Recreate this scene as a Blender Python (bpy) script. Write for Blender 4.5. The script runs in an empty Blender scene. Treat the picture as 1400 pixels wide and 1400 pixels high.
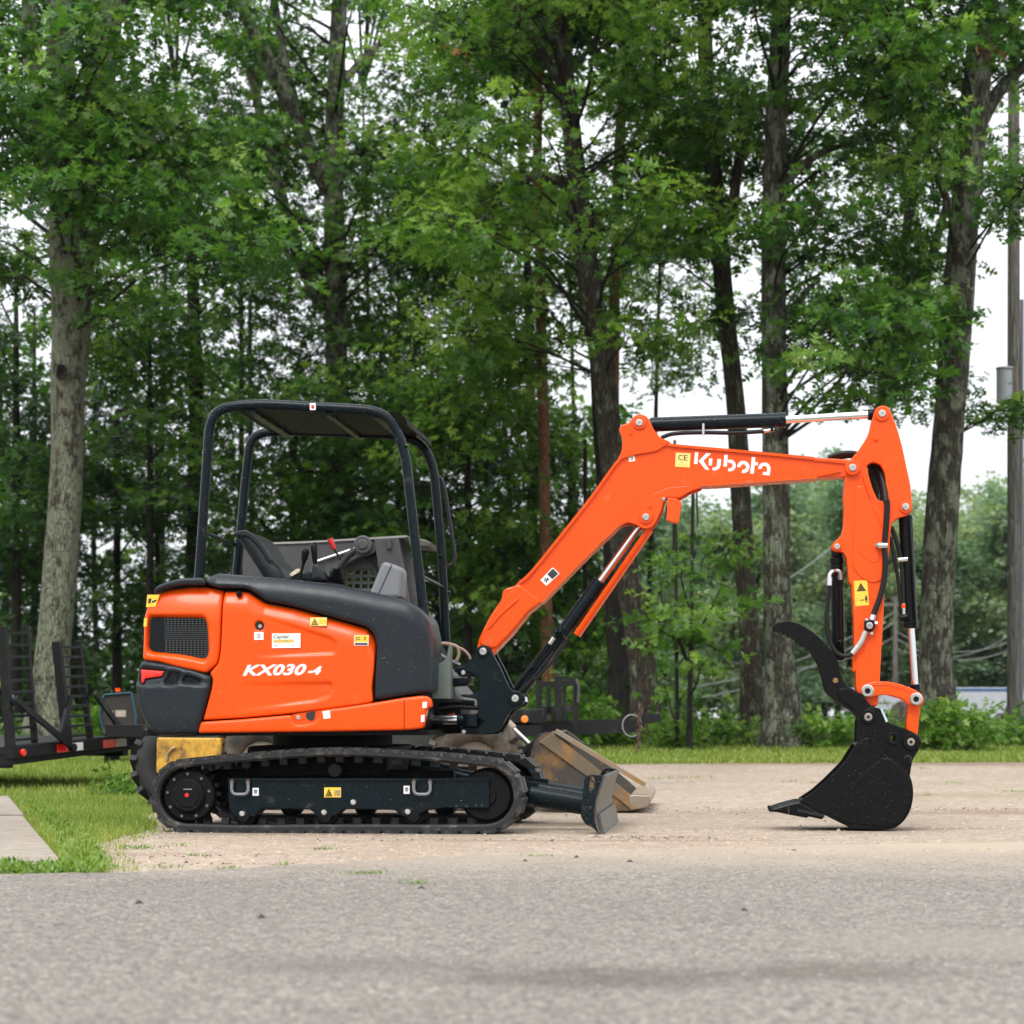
import bpy, bmesh, math, random
import numpy as np
from mathutils import Vector, Matrix
from mathutils.geometry import tessellate_polygon, delaunay_2d_cdt

random.seed(7)
RNG = np.random.default_rng(7)
SC = bpy.context.scene
COL = SC.collection

# ------------------------------------------------------------------ camera
F, CH, CD, HY = 2917.0, 0.67, 12.93, 980.0      # focal (px of a 1400 frame), camera height, distance, horizon row
cam_d = bpy.data.cameras.new('camera')
cam = bpy.data.objects.new('camera', cam_d); COL.objects.link(cam)
cam.location = (0, -CD, CH); cam.rotation_euler = (math.radians(90), 0, 0)
cam_d.sensor_fit = 'HORIZONTAL'; cam_d.sensor_width = 24.0; cam_d.lens = 50.0
cam_d.shift_y = 0.2
cam_d.clip_start = 0.1; cam_d.clip_end = 2000
cam_d.dof.use_dof = True; cam_d.dof.focus_distance = 12.2; cam_d.dof.aperture_fstop = 2.4
SC.camera = cam

# ------------------------------------------------------------------ sky (bright overcast), sun, exposure
W_ = bpy.data.worlds.new('World'); SC.world = W_; W_.use_nodes = True
nt = W_.node_tree; nt.nodes.clear()
SUN_EL, SUN_AZ = math.radians(50), math.radians(200)
out = nt.nodes.new('ShaderNodeOutputWorld'); bg = nt.nodes.new('ShaderNodeBackground')
sky = nt.nodes.new('ShaderNodeTexSky'); sky.sky_type = 'NISHITA'; sky.sun_disc = False
sky.sun_elevation = SUN_EL; sky.sun_rotation = SUN_AZ
tc = nt.nodes.new('ShaderNodeTexCoord'); sx = nt.nodes.new('ShaderNodeSeparateXYZ')
mr = nt.nodes.new('ShaderNodeMapRange'); mr.inputs[1].default_value = 0.0; mr.inputs[2].default_value = 1.0
mr.inputs[3].default_value = 6.4; mr.inputs[4].default_value = 20.0     # overcast: brighter overhead, a third of that at the horizon
cn = nt.nodes.new('ShaderNodeTexNoise'); cn.inputs['Scale'].default_value = 1.6; cn.inputs['Detail'].default_value = 5
cm = nt.nodes.new('ShaderNodeMapRange'); cm.inputs[3].default_value = 0.9; cm.inputs[4].default_value = 1.1
ml = nt.nodes.new('ShaderNodeMath'); ml.operation = 'MULTIPLY'
cc = nt.nodes.new('ShaderNodeVectorMath'); cc.operation = 'SCALE'; cc.inputs[0].default_value = (0.965, 0.99, 1.03)
mx = nt.nodes.new('ShaderNodeMixRGB'); mx.inputs[0].default_value = 0.93
nt.links.new(tc.outputs['Generated'], sx.inputs[0]); nt.links.new(sx.outputs['Z'], mr.inputs[0])
nt.links.new(tc.outputs['Generated'], cn.inputs['Vector']); nt.links.new(cn.outputs['Fac'], cm.inputs[0])
nt.links.new(mr.outputs[0], ml.inputs[0]); nt.links.new(cm.outputs[0], ml.inputs[1])
nt.links.new(ml.outputs[0], cc.inputs['Scale'])
nt.links.new(sky.outputs[0], mx.inputs[1]); nt.links.new(cc.outputs[0], mx.inputs[2])
nt.links.new(mx.outputs[0], bg.inputs['Color']); bg.inputs['Strength'].default_value = 0.1
nt.links.new(bg.outputs[0], out.inputs['Surface'])
sl = bpy.data.lights.new('sun', 'SUN'); sl.energy = 1.5; sl.angle = math.radians(22); sl.color = (1, 0.96, 0.9)
so = bpy.data.objects.new('sun', sl); COL.objects.link(so)
sdir = Vector((math.sin(SUN_AZ) * math.cos(SUN_EL), math.cos(SUN_AZ) * math.cos(SUN_EL), math.sin(SUN_EL)))
so.rotation_euler = sdir.to_track_quat('Z', 'Y').to_euler()
SC.view_settings.view_transform = 'Standard'; SC.view_settings.look = 'None'
SC.view_settings.gamma = 1.0; SC.view_settings.use_curve_mapping = False
SC.view_settings.exposure = 0.6
SC.render.engine = 'CYCLES'
SC.cycles.use_denoising = True
try: SC.cycles.denoiser = 'OPENIMAGEDENOISE'
except Exception: pass
SC.cycles.max_bounces = 6; SC.cycles.diffuse_bounces = 3; SC.cycles.glossy_bounces = 3
SC.cycles.transmission_bounces = 3; SC.cycles.transparent_max_bounces = 4; SC.cycles.volume_bounces = 0

# ------------------------------------------------------------------ helpers: places
def zt(y):                                   # terrain height: level yard, a gentle rise to the tree line
    t = min(1.0, max(0.0, (y + CD - 16.5) / 13.5)); return 0.28 * t * t * (3 - 2 * t)
def W(px, py, d):                            # a point seen at (px, py), d metres in front of the camera
    return Vector(((px - 700) / F * d, d - CD, CH - (py - HY) / F * d))
def G(px, py):                               # a point of the level ground
    d = CH * F / (py - HY); return ((px - 700) / F * d, d - CD)
class Frame:                                 # a machine's own axes: u forward, v sideways (away), z up
    def __init__(s, ox, oy, yaw): s.ox, s.oy, s.c, s.s, s.a = ox, oy, math.cos(yaw), math.sin(yaw), yaw
    def E(s, px, py, v):
        k = (px - 700) / F
        u = (k * (CD + s.oy + v * s.c) - s.ox - v * s.s) / (s.c + k * s.s)
        d = CD + s.oy - u * s.s + v * s.c
        return (u, CH - (py - HY) / F * d)
    def L(s, pts, v): return [s.E(x, y, v) for x, y in pts]
    def P(s, px, py, v):
        u, z = s.E(px, py, v); return Vector((u, v, z))
def zoom(ox, oy, k): return lambda *pts: [(ox + x * k, oy + y * k) for x, y in pts]
z1 = zoom(170, 760, .32143); z2 = zoom(240, 530, .3); z3 = zoom(540, 820, .27143); z4 = zoom(640, 540, .25723)
z5 = zoom(880, 540, .27857); z6 = zoom(1030, 680, .18571); z7 = zoom(1030, 880, .19288); zl = zoom(910, 600, 1 / 8.75)

def rnd(pts, r, n=4, closed=True):           # round the corners of an outline
    o = []; N = len(pts)
    for i, p in enumerate(pts):
        if not closed and i in (0, N - 1): o.append(tuple(p)); continue
        a, b = pts[i - 1], pts[(i + 1) % N]
        da = math.dist(a, p); db = math.dist(b, p)
        if da < 1e-9 or db < 1e-9: continue
        ra, rb = min(r, da * .45), min(r, db * .45)
        A = [p[k] + (a[k] - p[k]) / da * ra for k in range(len(p))]; B = [p[k] + (b[k] - p[k]) / db * rb for k in range(len(p))]
        for j in range(n + 1):
            t = j / n
            o.append(tuple((1 - t) ** 2 * A[k] + 2 * t * (1 - t) * p[k] + t * t * B[k] for k in range(len(p))))
    return o
def spl(pts, n=6):                           # Catmull-Rom through points (any dimension)
    P = [np.array(p, float) for p in pts]; P = [2 * P[0] - P[1]] + P + [2 * P[-1] - P[-2]]; o = []
    for i in range(1, len(P) - 2):
        a, b, c, d = P[i - 1:i + 3]
        for j in range(n):
            t = j / n
            o.append(.5 * (2 * b + (c - a) * t + (2 * a - 5 * b + 4 * c - d) * t * t + (3 * b - a - 3 * c + d) * t ** 3))
    o.append(P[-2]); return o
def resample(loop, step):                    # closed 2D loop -> evenly spaced
    L = [np.array(p) for p in loop]; o = []
    for a, b in zip(L, L[1:] + L[:1]):
        n = max(1, int(math.ceil(np.linalg.norm(b - a) / step)))
        for i in range(n): o.append(tuple(a + (b - a) * i / n))
    return o
def area(l): return sum(a[0] * b[1] - b[0] * a[1] for a, b in zip(l, l[1:] + l[:1])) / 2
def clean(l, eps=1e-5):
    o = []
    for p in l:
        if not o or math.dist(p, o[-1]) > eps: o.append(tuple(p))
    if math.dist(o[0], o[-1]) < eps: o.pop()
    return o
def ccw(l): l = clean(l); return l if area(l) > 0 else l[::-1]
def inset(l, d):                             # offset a ccw loop inwards (negative: outwards)
    o = []; N = len(l)
    for i in range(N):
        a, p, b = l[i - 1], l[i], l[(i + 1) % N]
        e1 = np.array((p[0] - a[0], p[1] - a[1])); e2 = np.array((b[0] - p[0], b[1] - p[1]))
        e1 /= max(1e-9, np.linalg.norm(e1)); e2 /= max(1e-9, np.linalg.norm(e2))
        m = np.array((-e1[1] - e2[1], e1[0] + e2[0])); k = np.linalg.norm(m)
        if k < 1e-6: m = np.array((-e1[1], e1[0])); k = 1
        m /= k; c = max(.45, m @ np.array((-e1[1], e1[0])))
        o.append((p[0] + m[0] * d / c, p[1] + m[1] * d / c))
    return o
def disc(c, r, n=20, sx=1): return [(c[0] + r * sx * math.cos(2 * math.pi * i / n), c[1] + r * math.sin(2 * math.pi * i / n)) for i in range(n)]
def arcpoly(c, ro, ri, a0, a1, n=14):
    A = [math.radians(a0 + (a1 - a0) * i / n) for i in range(n + 1)]
    return [(c[0] + ro * math.cos(t), c[1] - ro * math.sin(t)) for t in A] + [(c[0] + ri * math.cos(t), c[1] - ri * math.sin(t)) for t in A[::-1]]

# ------------------------------------------------------------------ helpers: meshes
def tag(o, label=None, cat=None, group=None, kind=None):
    if label: o['label'] = label
    if cat: o['category'] = cat
    if group: o['group'] = group
    if kind: o['kind'] = kind
    return o
def thing(name, loc, yaw, label, cat, group=None):
    o = bpy.data.objects.new(name, None); COL.objects.link(o); o.empty_display_size = .2
    o.location = loc; o.rotation_euler = (0, 0, yaw); return tag(o, label, cat, group)
def link(name, me, parent=None, **kw):
    o = bpy.data.objects.new(name, me); COL.objects.link(o)
    if parent is not None: o.parent = parent
    return tag(o, **kw)
def dup(o, parent, **kw):
    c = o.copy(); COL.objects.link(c); c.parent = parent; return tag(c, **kw)

class MB:
    def __init__(s): s.v = []; s.f = []; s.m = []; s.mi = 0
    def add(s, V, Fs, mi=None):
        b = len(s.v); s.v += [tuple(p) for p in V]; mi = s.mi if mi is None else mi
        for f in Fs: s.f.append(tuple(b + i for i in f)); s.m.append(mi)
        return s
    def build(s, name, mats, parent=None, smooth=40, wn=False, **kw):
        me = bpy.data.meshes.new(name); me.from_pydata(s.v, [], s.f)
        for m in (mats if isinstance(mats, (list, tuple)) else [mats]): me.materials.append(m)
        me.polygons.foreach_set('material_index', s.m)
        if smooth:
            me.polygons.foreach_set('use_smooth', [True] * len(s.f)); me.set_sharp_from_angle(angle=math.radians(smooth))
        me.validate(); me.update()
        o = link(name, me, parent, **kw)
        if wn:
            w = o.modifiers.new('normals', 'WEIGHTED_NORMAL'); w.keep_sharp = True; w.weight = 100
        return o
    # --- plate with bevelled rims; outline in (u, z); faces at v0 (towards us) and v1
    def plate(s, outline, v0, v1, r=.004, holes=(), back=True):
        o = ccw(outline); hs = [ccw(h)[::-1] for h in holes]
        r = min(r, abs(v1 - v0) * .45)
        def ring(l, d): return inset(l, d) if d else l
        prof = [(0, r), (r * .3, r * .3), (r, 0)] if r > 0 else [(0, 0)]
        for l in [o] + hs:
            N = len(l); rows = []
            for dd, dv in prof[::-1]: rows.append([(p[0], v0 + dv, p[1]) for p in ring(l, dd)])
            for dd, dv in prof: rows.append([(p[0], v1 - dv, p[1]) for p in ring(l, dd)])
            V = [p for row in rows for p in row]; Fs = []
            for j in range(len(rows) - 1):
                for i in range(N):
                    k = (i + 1) % N
                    Fs.append((j * N + i, (j + 1) * N + i, (j + 1) * N + k, j * N + k))
            s.add(V, Fs)
        loops = [[(p[0], p[1], 0) for p in ring(l, r)] for l in [o] + hs]
        flat = [p for l in loops for p in l]
        tris = tessellate_polygon([[Vector(p) for p in l] for l in loops])
        T = []
        for t in tris:
            a, b, c = (flat[i] for i in t)
            T.append(t if (b[0] - a[0]) * (c[1] - a[1]) - (b[1] - a[1]) * (c[0] - a[0]) > 0 else t[::-1])
        s.add([(p[0], v0, p[1]) for p in flat], T)
        if back: s.add([(p[0], v1, p[1]) for p in flat], [t[::-1] for t in T])
        return s
    def tube(s, pts, r, n=10, cap=True):
        P = [Vector(p) for p in pts]; R = r if isinstance(r, (list, tuple)) else [r] * len(P)
        T = [(P[min(i + 1, len(P) - 1)] - P[max(i - 1, 0)]).normalized() for i in range(len(P))]
        ref = Vector((0, 1, 0)) if abs(T[0].y) < .9 else Vector((1, 0, 0))
        A = (ref - T[0] * ref.dot(T[0])).normalized(); V = []; Fs = []
        for i, p in enumerate(P):
            A = (A - T[i] * A.dot(T[i])).normalized(); B = T[i].cross(A)
            for k in range(n):
                t = 2 * math.pi * k / n; V.append(p + A * (R[i] * math.cos(t)) + B * (R[i] * math.sin(t)))
            if i:
                for k in range(n):
                    a, b = (i - 1) * n + k, (i - 1) * n + (k + 1) % n; Fs.append((a, b, b + n, a + n))
        if cap:
            Fs.append(tuple(range(n))[::-1]); Fs.append(tuple((len(P) - 1) * n + k for k in range(n)))
        return s.add(V, Fs)
    def cyl(s, a, b, r, n=20, r2=None, bev=0):
        a, b = Vector(a), Vector(b); d = (b - a).normalized(); r2 = r if r2 is None else r2
        if bev: return s.tube([a, a + d * 1e-4, a + d * bev, b - d * bev, b - d * 1e-4, b], [r - bev, r - bev, r, r2, r2 - bev, r2 - bev], n)
        return s.tube([a, b], [r, r2], n)
    def box(s, lo, hi, bev=0):
        x0, y0, z0 = lo; x1, y1, z1_ = hi
        if bev: return s.plate(rnd([(x0, z0), (x1, z0), (x1, z1_), (x0, z1_)], bev, 2), y0, y1, bev)
        V = [(x0, y0, z0), (x1, y0, z0), (x1, y1, z0), (x0, y1, z0), (x0, y0, z1_), (x1, y0, z1_), (x1, y1, z1_), (x0, y1, z1_)]
        return s.add(V, [(0, 3, 2, 1), (4, 5, 6, 7), (0, 1, 5, 4), (1, 2, 6, 5), (2, 3, 7, 6), (3, 0, 4, 7)])
    def prism(s, a, b, wa, ha, up=Vector((0, 0, 1))):          # bar of width wa (across) and height ha from a to b
        a, b = Vector(a), Vector(b); d = (b - a).normalized(); up = up if abs(d.dot(up.normalized())) < .985 else Vector((0, 1, 0)); x = d.cross(up).normalized() * wa / 2; y = x.cross(d).normalized() * ha / 2
        V = [p + i * x + j * y for p in (a, b) for i, j in ((-1, -1), (1, -1), (1, 1), (-1, 1))]
        return s.add(V, [(3, 2, 1, 0), (4, 5, 6, 7), (0, 1, 5, 4), (1, 2, 6, 5), (2, 3, 7, 6), (3, 0, 4, 7)])
    def ribbon(s, path, v0, v1, t):                            # strip along a (u,z) path, thickness t to the path's right
        N = len(path); q = []
        for i in range(N):
            a, b = np.array(path[max(0, i - 1)]), np.array(path[min(N - 1, i + 1)]); e = (b - a) / max(1e-9, np.linalg.norm(b - a))
            q.append((path[i][0] + e[1] * t, path[i][1] - e[0] * t))
        V = []; Fs = []
        for p, o in zip(path, q): V += [(p[0], v0, p[1]), (o[0], v0, o[1]), (o[0], v1, o[1]), (p[0], v1, p[1])]
        for i in range(N - 1):
            for k in range(4): a, b = i * 4 + k, i * 4 + (k + 1) % 4; Fs.append((a, b, b + 4, a + 4))
        Fs += [(0, 3, 2, 1), tuple((N - 1) * 4 + k for k in range(4))]
        return s.add(V, Fs)

def pip(p, l):
    c = False
    for a, b in zip(l, l[1:] + l[:1]):
        if (a[1] > p[1]) != (b[1] > p[1]) and p[0] < (b[0] - a[0]) * (p[1] - a[1]) / (b[1] - a[1]) + a[0]: c = not c
    return c
def cdt(loops, step, rings=()):
    """dense triangulation inside outlines (first is outer): points, distance to the rim, triangles"""
    B = [ccw(resample(l, step)) for l in loops]; A0 = np.concatenate([np.array(l) for l in B])
    A1 = np.concatenate([np.array(l[1:] + l[:1]) for l in B])
    def dist(Q):
        out = np.full(len(Q), 1e9)
        for a, b in zip(A0, A1):
            ab = b - a; t = np.clip(((Q - a) @ ab) / (ab @ ab), 0, 1)
            out = np.minimum(out, np.hypot(*(Q - a - t[:, None] * ab).T))
        return out
    mn, mxx = A0.min(0), A0.max(0); xs = np.arange(mn[0], mxx[0], step); ys = np.arange(mn[1], mxx[1], step * .866)
    Q = np.array([(x + (j % 2) * step / 2, y) for j, y in enumerate(ys) for x in xs]); Q += RNG.normal(0, step * .03, Q.shape)
    lim = max(list(rings) + [0]) + step * .45; Q = Q[dist(Q) > lim]
    R = [Q]
    for d in rings:
        for k, l in enumerate(B):
            q = np.array(inset(l, d if k == 0 else -d)); R.append(q[dist(q) > d * .93])
    pts = np.concatenate([A0] + R); ed = []; b = 0
    for l in B: n = len(l); ed += [(b + i, b + (i + 1) % n) for i in range(n)]; b += n
    vs, _, fs, _, _, _ = delaunay_2d_cdt([Vector(p) for p in pts], ed, [], 1, 1e-6)
    vs = np.array([(v.x, v.y) for v in vs]); T = []
    for t in fs:
        for i in range(1, len(t) - 1):
            a, b_, c = vs[t[0]], vs[t[i]], vs[t[i + 1]]
            if any(pip((a + b_ + c) / 3, l) for l in B[1:]): continue
            T.append((t[0], t[i], t[i + 1]) if (b_[0] - a[0]) * (c[1] - a[1]) - (b_[1] - a[1]) * (c[0] - a[0]) > 0 else (t[0], t[i + 1], t[i]))
    return vs, dist(vs), T, B
def ss(x, a, b): t = np.clip((x - a) / (b - a), 0, 1); return t * t * (3 - 2 * t)

def panel(name, outline, v0, depth, r, mats, parent, step=.014, holes=(), height=None, **kw):
    """moulded panel: soft rim of radius r, optional relief, walls going back"""
    vs, d, T, B = cdt([outline] + list(holes), step, (r * .1, r * .38, r * .8))
    t = np.clip(d / r, 0, 1); v = v0 + r - np.sqrt(np.maximum(0, r * r - (r - t * r) ** 2))
    if height is not None: v = v + height(vs[:, 0], vs[:, 1], d)
    m = MB(); m.add([(p[0], q, p[1]) for p, q in zip(vs, v)], T)
    idx = {(round(p[0], 5), round(p[1], 5)): q for p, q in zip(vs, v)}
    for k, l in enumerate(B):
        N = len(l); vv = [idx.get((round(p[0], 5), round(p[1], 5)), v0 + r) for p in l]
        V = [(p[0], q, p[1]) for p, q in zip(l, vv)] + [(p[0], q + depth, p[1]) for p, q in zip(l, vv)]
        Fs = [(i, N + i, N + (i + 1) % N, (i + 1) % N) for i in range(N)]
        if k: Fs = [f[::-1] for f in Fs]
        m.add(V, Fs)
    return m.build(name, mats, parent, smooth=60, **kw)

def np_mesh(name, V, T, mats, tint=None, parent=None, **kw):
    me = bpy.data.meshes.new(name); nv, ntri = len(V), len(T)
    me.vertices.add(nv); me.vertices.foreach_set('co', np.asarray(V, np.float32).ravel())
    me.loops.add(ntri * 3); me.loops.foreach_set('vertex_index', np.asarray(T, np.int32).ravel())
    me.polygons.add(ntri); me.polygons.foreach_set('loop_start', np.arange(0, ntri * 3, 3, dtype=np.int32))
    if tint is not None:
        a = me.attributes.new('tint', 'FLOAT', 'POINT'); a.data.foreach_set('value', np.asarray(tint, np.float32))
    me.update(calc_edges=True)
    for m in (mats if isinstance(mats, (list, tuple)) else [mats]): me.materials.append(m)
    return link(name, me, parent, **kw) if name else me

# ------------------------------------------------------------------ materials
def nodes(name):
    m = bpy.data.materials.new(name); m.use_nodes = True; t = m.node_tree
    return m, t, t.nodes['Principled BSDF'], lambda k, **kw: newn(t, k, **kw), t.links.new
def newn(t, k, **kw):
    n = t.nodes.new('ShaderNode' + k)
    for a, v in kw.items():
        if a.startswith('i_'):
            a = a[2:].replace('_', ' '); n.inputs[int(a) if a.isdigit() else a].default_value = v
        else: setattr(n, a, v)
    return n
def c4(c): return (c[0], c[1], c[2], 1)
def mat(name, col, rough=.5, metal=0, var=.12, vs=6, bump=0, bs=120, drops=0, dirt=None, spec=.5, coat=0, emit=0):
    """paint/plastic/steel: soft colour variation, fine grain, rain beads, rubbed-on dirt"""
    m, t, p, N, L = nodes(name); tc = N('TexCoord'); co = tc.outputs['Object']
    n1 = N('TexNoise', i_Scale=vs, i_Detail=6, i_Roughness=.6); L(co, n1.inputs['Vector'])
    a = N('MixRGB', i_1=c4([x * (1 - var) for x in col]), i_2=c4([min(1, x * (1 + var)) for x in col])); L(n1.outputs['Fac'], a.inputs[0]); src = a.outputs[0]
    rsrc = None
    if dirt:
        dc, amt, ds = dirt
        n2 = N('TexNoise', i_Scale=ds, i_Detail=8, i_Roughness=.7); L(co, n2.inputs['Vector'])
        rp = N('MapRange', i_1=.62 - amt * .35, i_2=.72 - amt * .2); L(n2.outputs['Fac'], rp.inputs[0])
        b = N('MixRGB', i_2=c4(dc)); L(rp.outputs[0], b.inputs[0]); L(src, b.inputs[1]); src = b.outputs[0]
    L(src, p.inputs['Base Color'])
    n3 = N('TexNoise', i_Scale=vs * 4, i_Detail=4); L(co, n3.inputs['Vector'])
    rr = N('MapRange', i_3=max(.02, rough - .1), i_4=min(1, rough + .1)); L(n3.outputs['Fac'], rr.inputs[0]); rsrc = rr.outputs[0]
    p.inputs['Metallic'].default_value = metal; p.inputs['Specular IOR Level'].default_value = spec
    if coat: p.inputs['Coat Weight'].default_value = coat; p.inputs['Coat Roughness'].default_value = .08
    nrm = None
    if bump:
        n4 = N('TexNoise', i_Scale=bs, i_Detail=3); L(co, n4.inputs['Vector'])
        bp = N('Bump', i_Strength=bump, i_Distance=.002); L(n4.outputs['Fac'], bp.inputs['Height']); nrm = bp.outputs[0]
    if drops:
        hs = None
        for sc, th in ((48, .17), (115, .23)):
            vo = N('TexVoronoi', i_Scale=sc); L(co, vo.inputs['Vector'])
            sp = N('SeparateColor'); L(vo.outputs['Color'], sp.inputs[0])
            cut = N('Math', operation='LESS_THAN', i_1=drops * .5); L(sp.outputs[0], cut.inputs[0])
            mrn = N('MapRange', i_1=th, i_2=th * .25, i_3=0, i_4=1); L(vo.outputs['Distance'], mrn.inputs[0])
            mu = N('Math', operation='MULTIPLY'); L(mrn.outputs[0], mu.inputs[0]); L(cut.outputs[0], mu.inputs[1])
            if hs is None: hs = mu.outputs[0]
            else:
                mx = N('Math', operation='MAXIMUM'); L(hs, mx.inputs[0]); L(mu.outputs[0], mx.inputs[1]); hs = mx.outputs[0]
        b2 = N('Bump', i_Strength=.9, i_Distance=.004); L(hs, b2.inputs['Height'])
        if nrm: L(nrm, b2.inputs['Normal'])
        nrm = b2.outputs[0]
        rm = N('MixRGB', i_2=(.03, .03, .03, 1)); L(hs, rm.inputs[0]); L(rsrc, rm.inputs[1]); rsrc = rm.outputs[0]
        sm = N('MapRange', i_3=spec, i_4=1.0); L(hs, sm.inputs[0]); L(sm.outputs[0], p.inputs['Specular IOR Level'])
    L(rsrc, p.inputs['Roughness'])
    if nrm: L(nrm, p.inputs['Normal'])
    return m
ORANGE = mat('orange paint', (.82, .076, .002), .27, var=.05, vs=3, bump=.05, bs=900, coat=.12, spec=.25, dirt=((.5, .12, .04), .05, 7))
DKGREY = mat('charcoal moulded cover', (.013, .0175, .0225), .36, var=.1, bump=.08, bs=700, spec=.26)
BLUEBK = mat('blue black frame paint', (.0045, .0095, .0125), .25, var=.2, vs=10, bump=.03, bs=300, dirt=((.05, .045, .037), .05, 9), spec=.15)
BLACK = mat('gloss black paint', (.0035, .0036, .004), .3, var=.2, spec=.16)
HOSE = mat('black hose rubber', (.008, .008, .009), .45, spec=.25, var=.2, bump=.2, bs=400)
RUBBER = mat('track rubber', (.016, .016, .018), .45, spec=.35, var=.25, vs=14, bump=.25, bs=200, dirt=((.11, .1, .085), .22, 12))
DARKIN = mat('dark inner steel', (.006, .006, .0065), .6, var=.3, dirt=((.03, .027, .023), .15, 10), spec=.12)
STEEL = mat('bright steel', (.62, .62, .62), .22, 1.0, var=.08, vs=20)
PIN = mat('zinc pin', (.55, .55, .53), .32, .9, var=.2, vs=40, dirt=((.2, .15, .1), .15, 40))
CHROME = mat('chromed rod', (.8, .8, .8), .1, 1.0, var=.03)
REDL = mat('red lens', (.75, .02, .01), .15, coat=.6, var=.1)
REDP = mat('red plastic', (.6, .02, .015), .35, var=.08)
WHITE = mat('white vinyl', (.78, .78, .77), .4, var=.03)
YELLOW = mat('yellow vinyl', (.85, .53, .05), .4, var=.03)
YPALE = mat('pale yellow vinyl', (.85, .63, .2), .4, var=.03)
INK = mat('black ink', (.015, .015, .015), .5, var=.05)
INKG = mat('grey ink', (.25, .25, .25), .5, var=.05)
SEAT = mat('grey seat vinyl', (.012, .0145, .018), .4, var=.15, bump=.15, bs=500, spec=.3)
CONS = mat('light grey console plastic', (.17, .175, .19), .55, var=.06, bump=.15, bs=700)
SMOKE = mat('smoked roof sheet', (.0035, .003, .0028), .4, var=.2, spec=.06)
FINS = mat('radiator fins', (.24, .24, .23), .45, .5, var=.3, vs=30)

WATER, _t, _p, _N, _L = nodes('water bead')
_p.inputs['Base Color'].default_value = (1, 1, 1, 1); _p.inputs['Transmission Weight'].default_value = 1; _p.inputs['Roughness'].default_value = .03; _p.inputs['IOR'].default_value = 1.33; _p.inputs['Coat Weight'].default_value = 1; _p.inputs['Coat Roughness'].default_value = .05
def rain_drops(par, sources, n, r0=.0015, r1=.0046, up=.0):
    """domed rain beads resting on the outward faces of a part"""
    A = []; T = []; Nn = []
    for o in sources:
        me = o.data; me.calc_loop_triangles(); v = np.array([q.co[:] for q in me.vertices])
        for t in me.loop_triangles:
            a, b, c = v[list(t.vertices)]; nr = np.cross(b - a, c - a); ar = np.linalg.norm(nr)
            if ar < 1e-9: continue
            nr = nr / ar
            if nr[1] < -.35 or nr[2] > .5: A.append(ar); T.append((a, b, c)); Nn.append(nr)
    if not A: return
    A = np.array(A); k = RNG.choice(len(A), n, p=A / A.sum()); T = np.array(T)[k]; Nn = np.array(Nn)[k]; u, w = RNG.random(n), RNG.random(n); f = u + w > 1; u[f], w[f] = 1 - u[f], 1 - w[f]
    P = T[:, 0] + (T[:, 1] - T[:, 0]) * u[:, None] + (T[:, 2] - T[:, 0]) * w[:, None]; R = r0 + (r1 - r0) * RNG.random(n) ** 2.5
    x = np.cross(Nn, (.1, .2, 1.0)); x = x / np.linalg.norm(x, axis=1, keepdims=True); y = np.cross(Nn, x); V = []
    for h, q in ((0, 1), (.45, .8)):
        for i in range(6): t = i * math.pi / 3; V.append(P + R[:, None] * (q * (math.cos(t) * x + math.sin(t) * y) + h * Nn))
    V.append(P + R[:, None] * .65 * Nn); V = np.stack(V, 1).reshape(-1, 3); F_ = []
    for i in range(6): j = (i + 1) % 6; F_ += [(i, j, 6 + j), (i, 6 + j, 6 + i), (6 + i, 6 + j, 12)]
    T = (np.array(F_)[None] + 13 * np.arange(n)[:, None, None]).reshape(-1, 3); o = np_mesh('rain_drops', V, T, WATER, None, par, kind='stuff'); o.data.polygons.foreach_set('use_smooth', [True] * len(o.data.polygons)); return o
# ================================================================== EXCAVATOR
XF = Frame(-1.064, 0.0, math.radians(6))
E, EL, EP = XF.E, XF.L, XF.P
exc = thing('excavator', (XF.ox, XF.oy, 0), -XF.a, 'bright orange mini excavator with black canopy parked on the dirt lot, digging arm stretched right', 'excavator')
def pm(px, d=12.3): return px * d / F           # pixels to metres at the machine

def text_mb(s, shear=0, bold=0.0):
    c = bpy.data.curves.new('t', 'FONT'); c.body = s; c.size = 1; c.shear = shear; c.offset = bold; c.resolution_u = 3; c.fill_mode = 'FRONT'
    o = bpy.data.objects.new('t', c); COL.objects.link(o)
    dg = bpy.context.evaluated_depsgraph_get(); dg.update(); me = bpy.data.meshes.new_from_object(o.evaluated_get(dg))
    V = np.array([v.co[:2] for v in me.vertices]); Fs = [tuple(p.vertices) for p in me.polygons]
    bpy.data.objects.remove(o); bpy.data.curves.remove(c); bpy.data.meshes.remove(me); return V, Fs
def put_text(m, s, quad, v, mi, shear=0, bold=0.0, fr=XF):
    """flat print: text stretched over quad (bl, br, tl in pixels) on the plane at v"""
    V, Fs = text_mb(s, shear, bold); mn, mx = V.min(0), V.max(0); V = (V - mn) / (mx - mn)
    bl, br, tl = (np.array(fr.E(*q, v)) for q in quad)
    P = [bl + a * (br - bl) + b * (tl - bl) for a, b in V]
    Fq = []
    for f in Fs:
        ar = sum(P[f[i]][0] * P[f[(i + 1) % len(f)]][1] - P[f[(i + 1) % len(f)]][0] * P[f[i]][1] for i in range(len(f)))
        Fq.append(f if ar > 0 else f[::-1])
    m.add([(p[0], v, p[1]) for p in P], Fq, mi)
def put_poly(m, pts, v, mi, fr=XF, t=.0012):
    s = m.mi; m.mi = mi; m.plate(fr.L(pts, v), v, v + t, 0); m.mi = s
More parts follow.
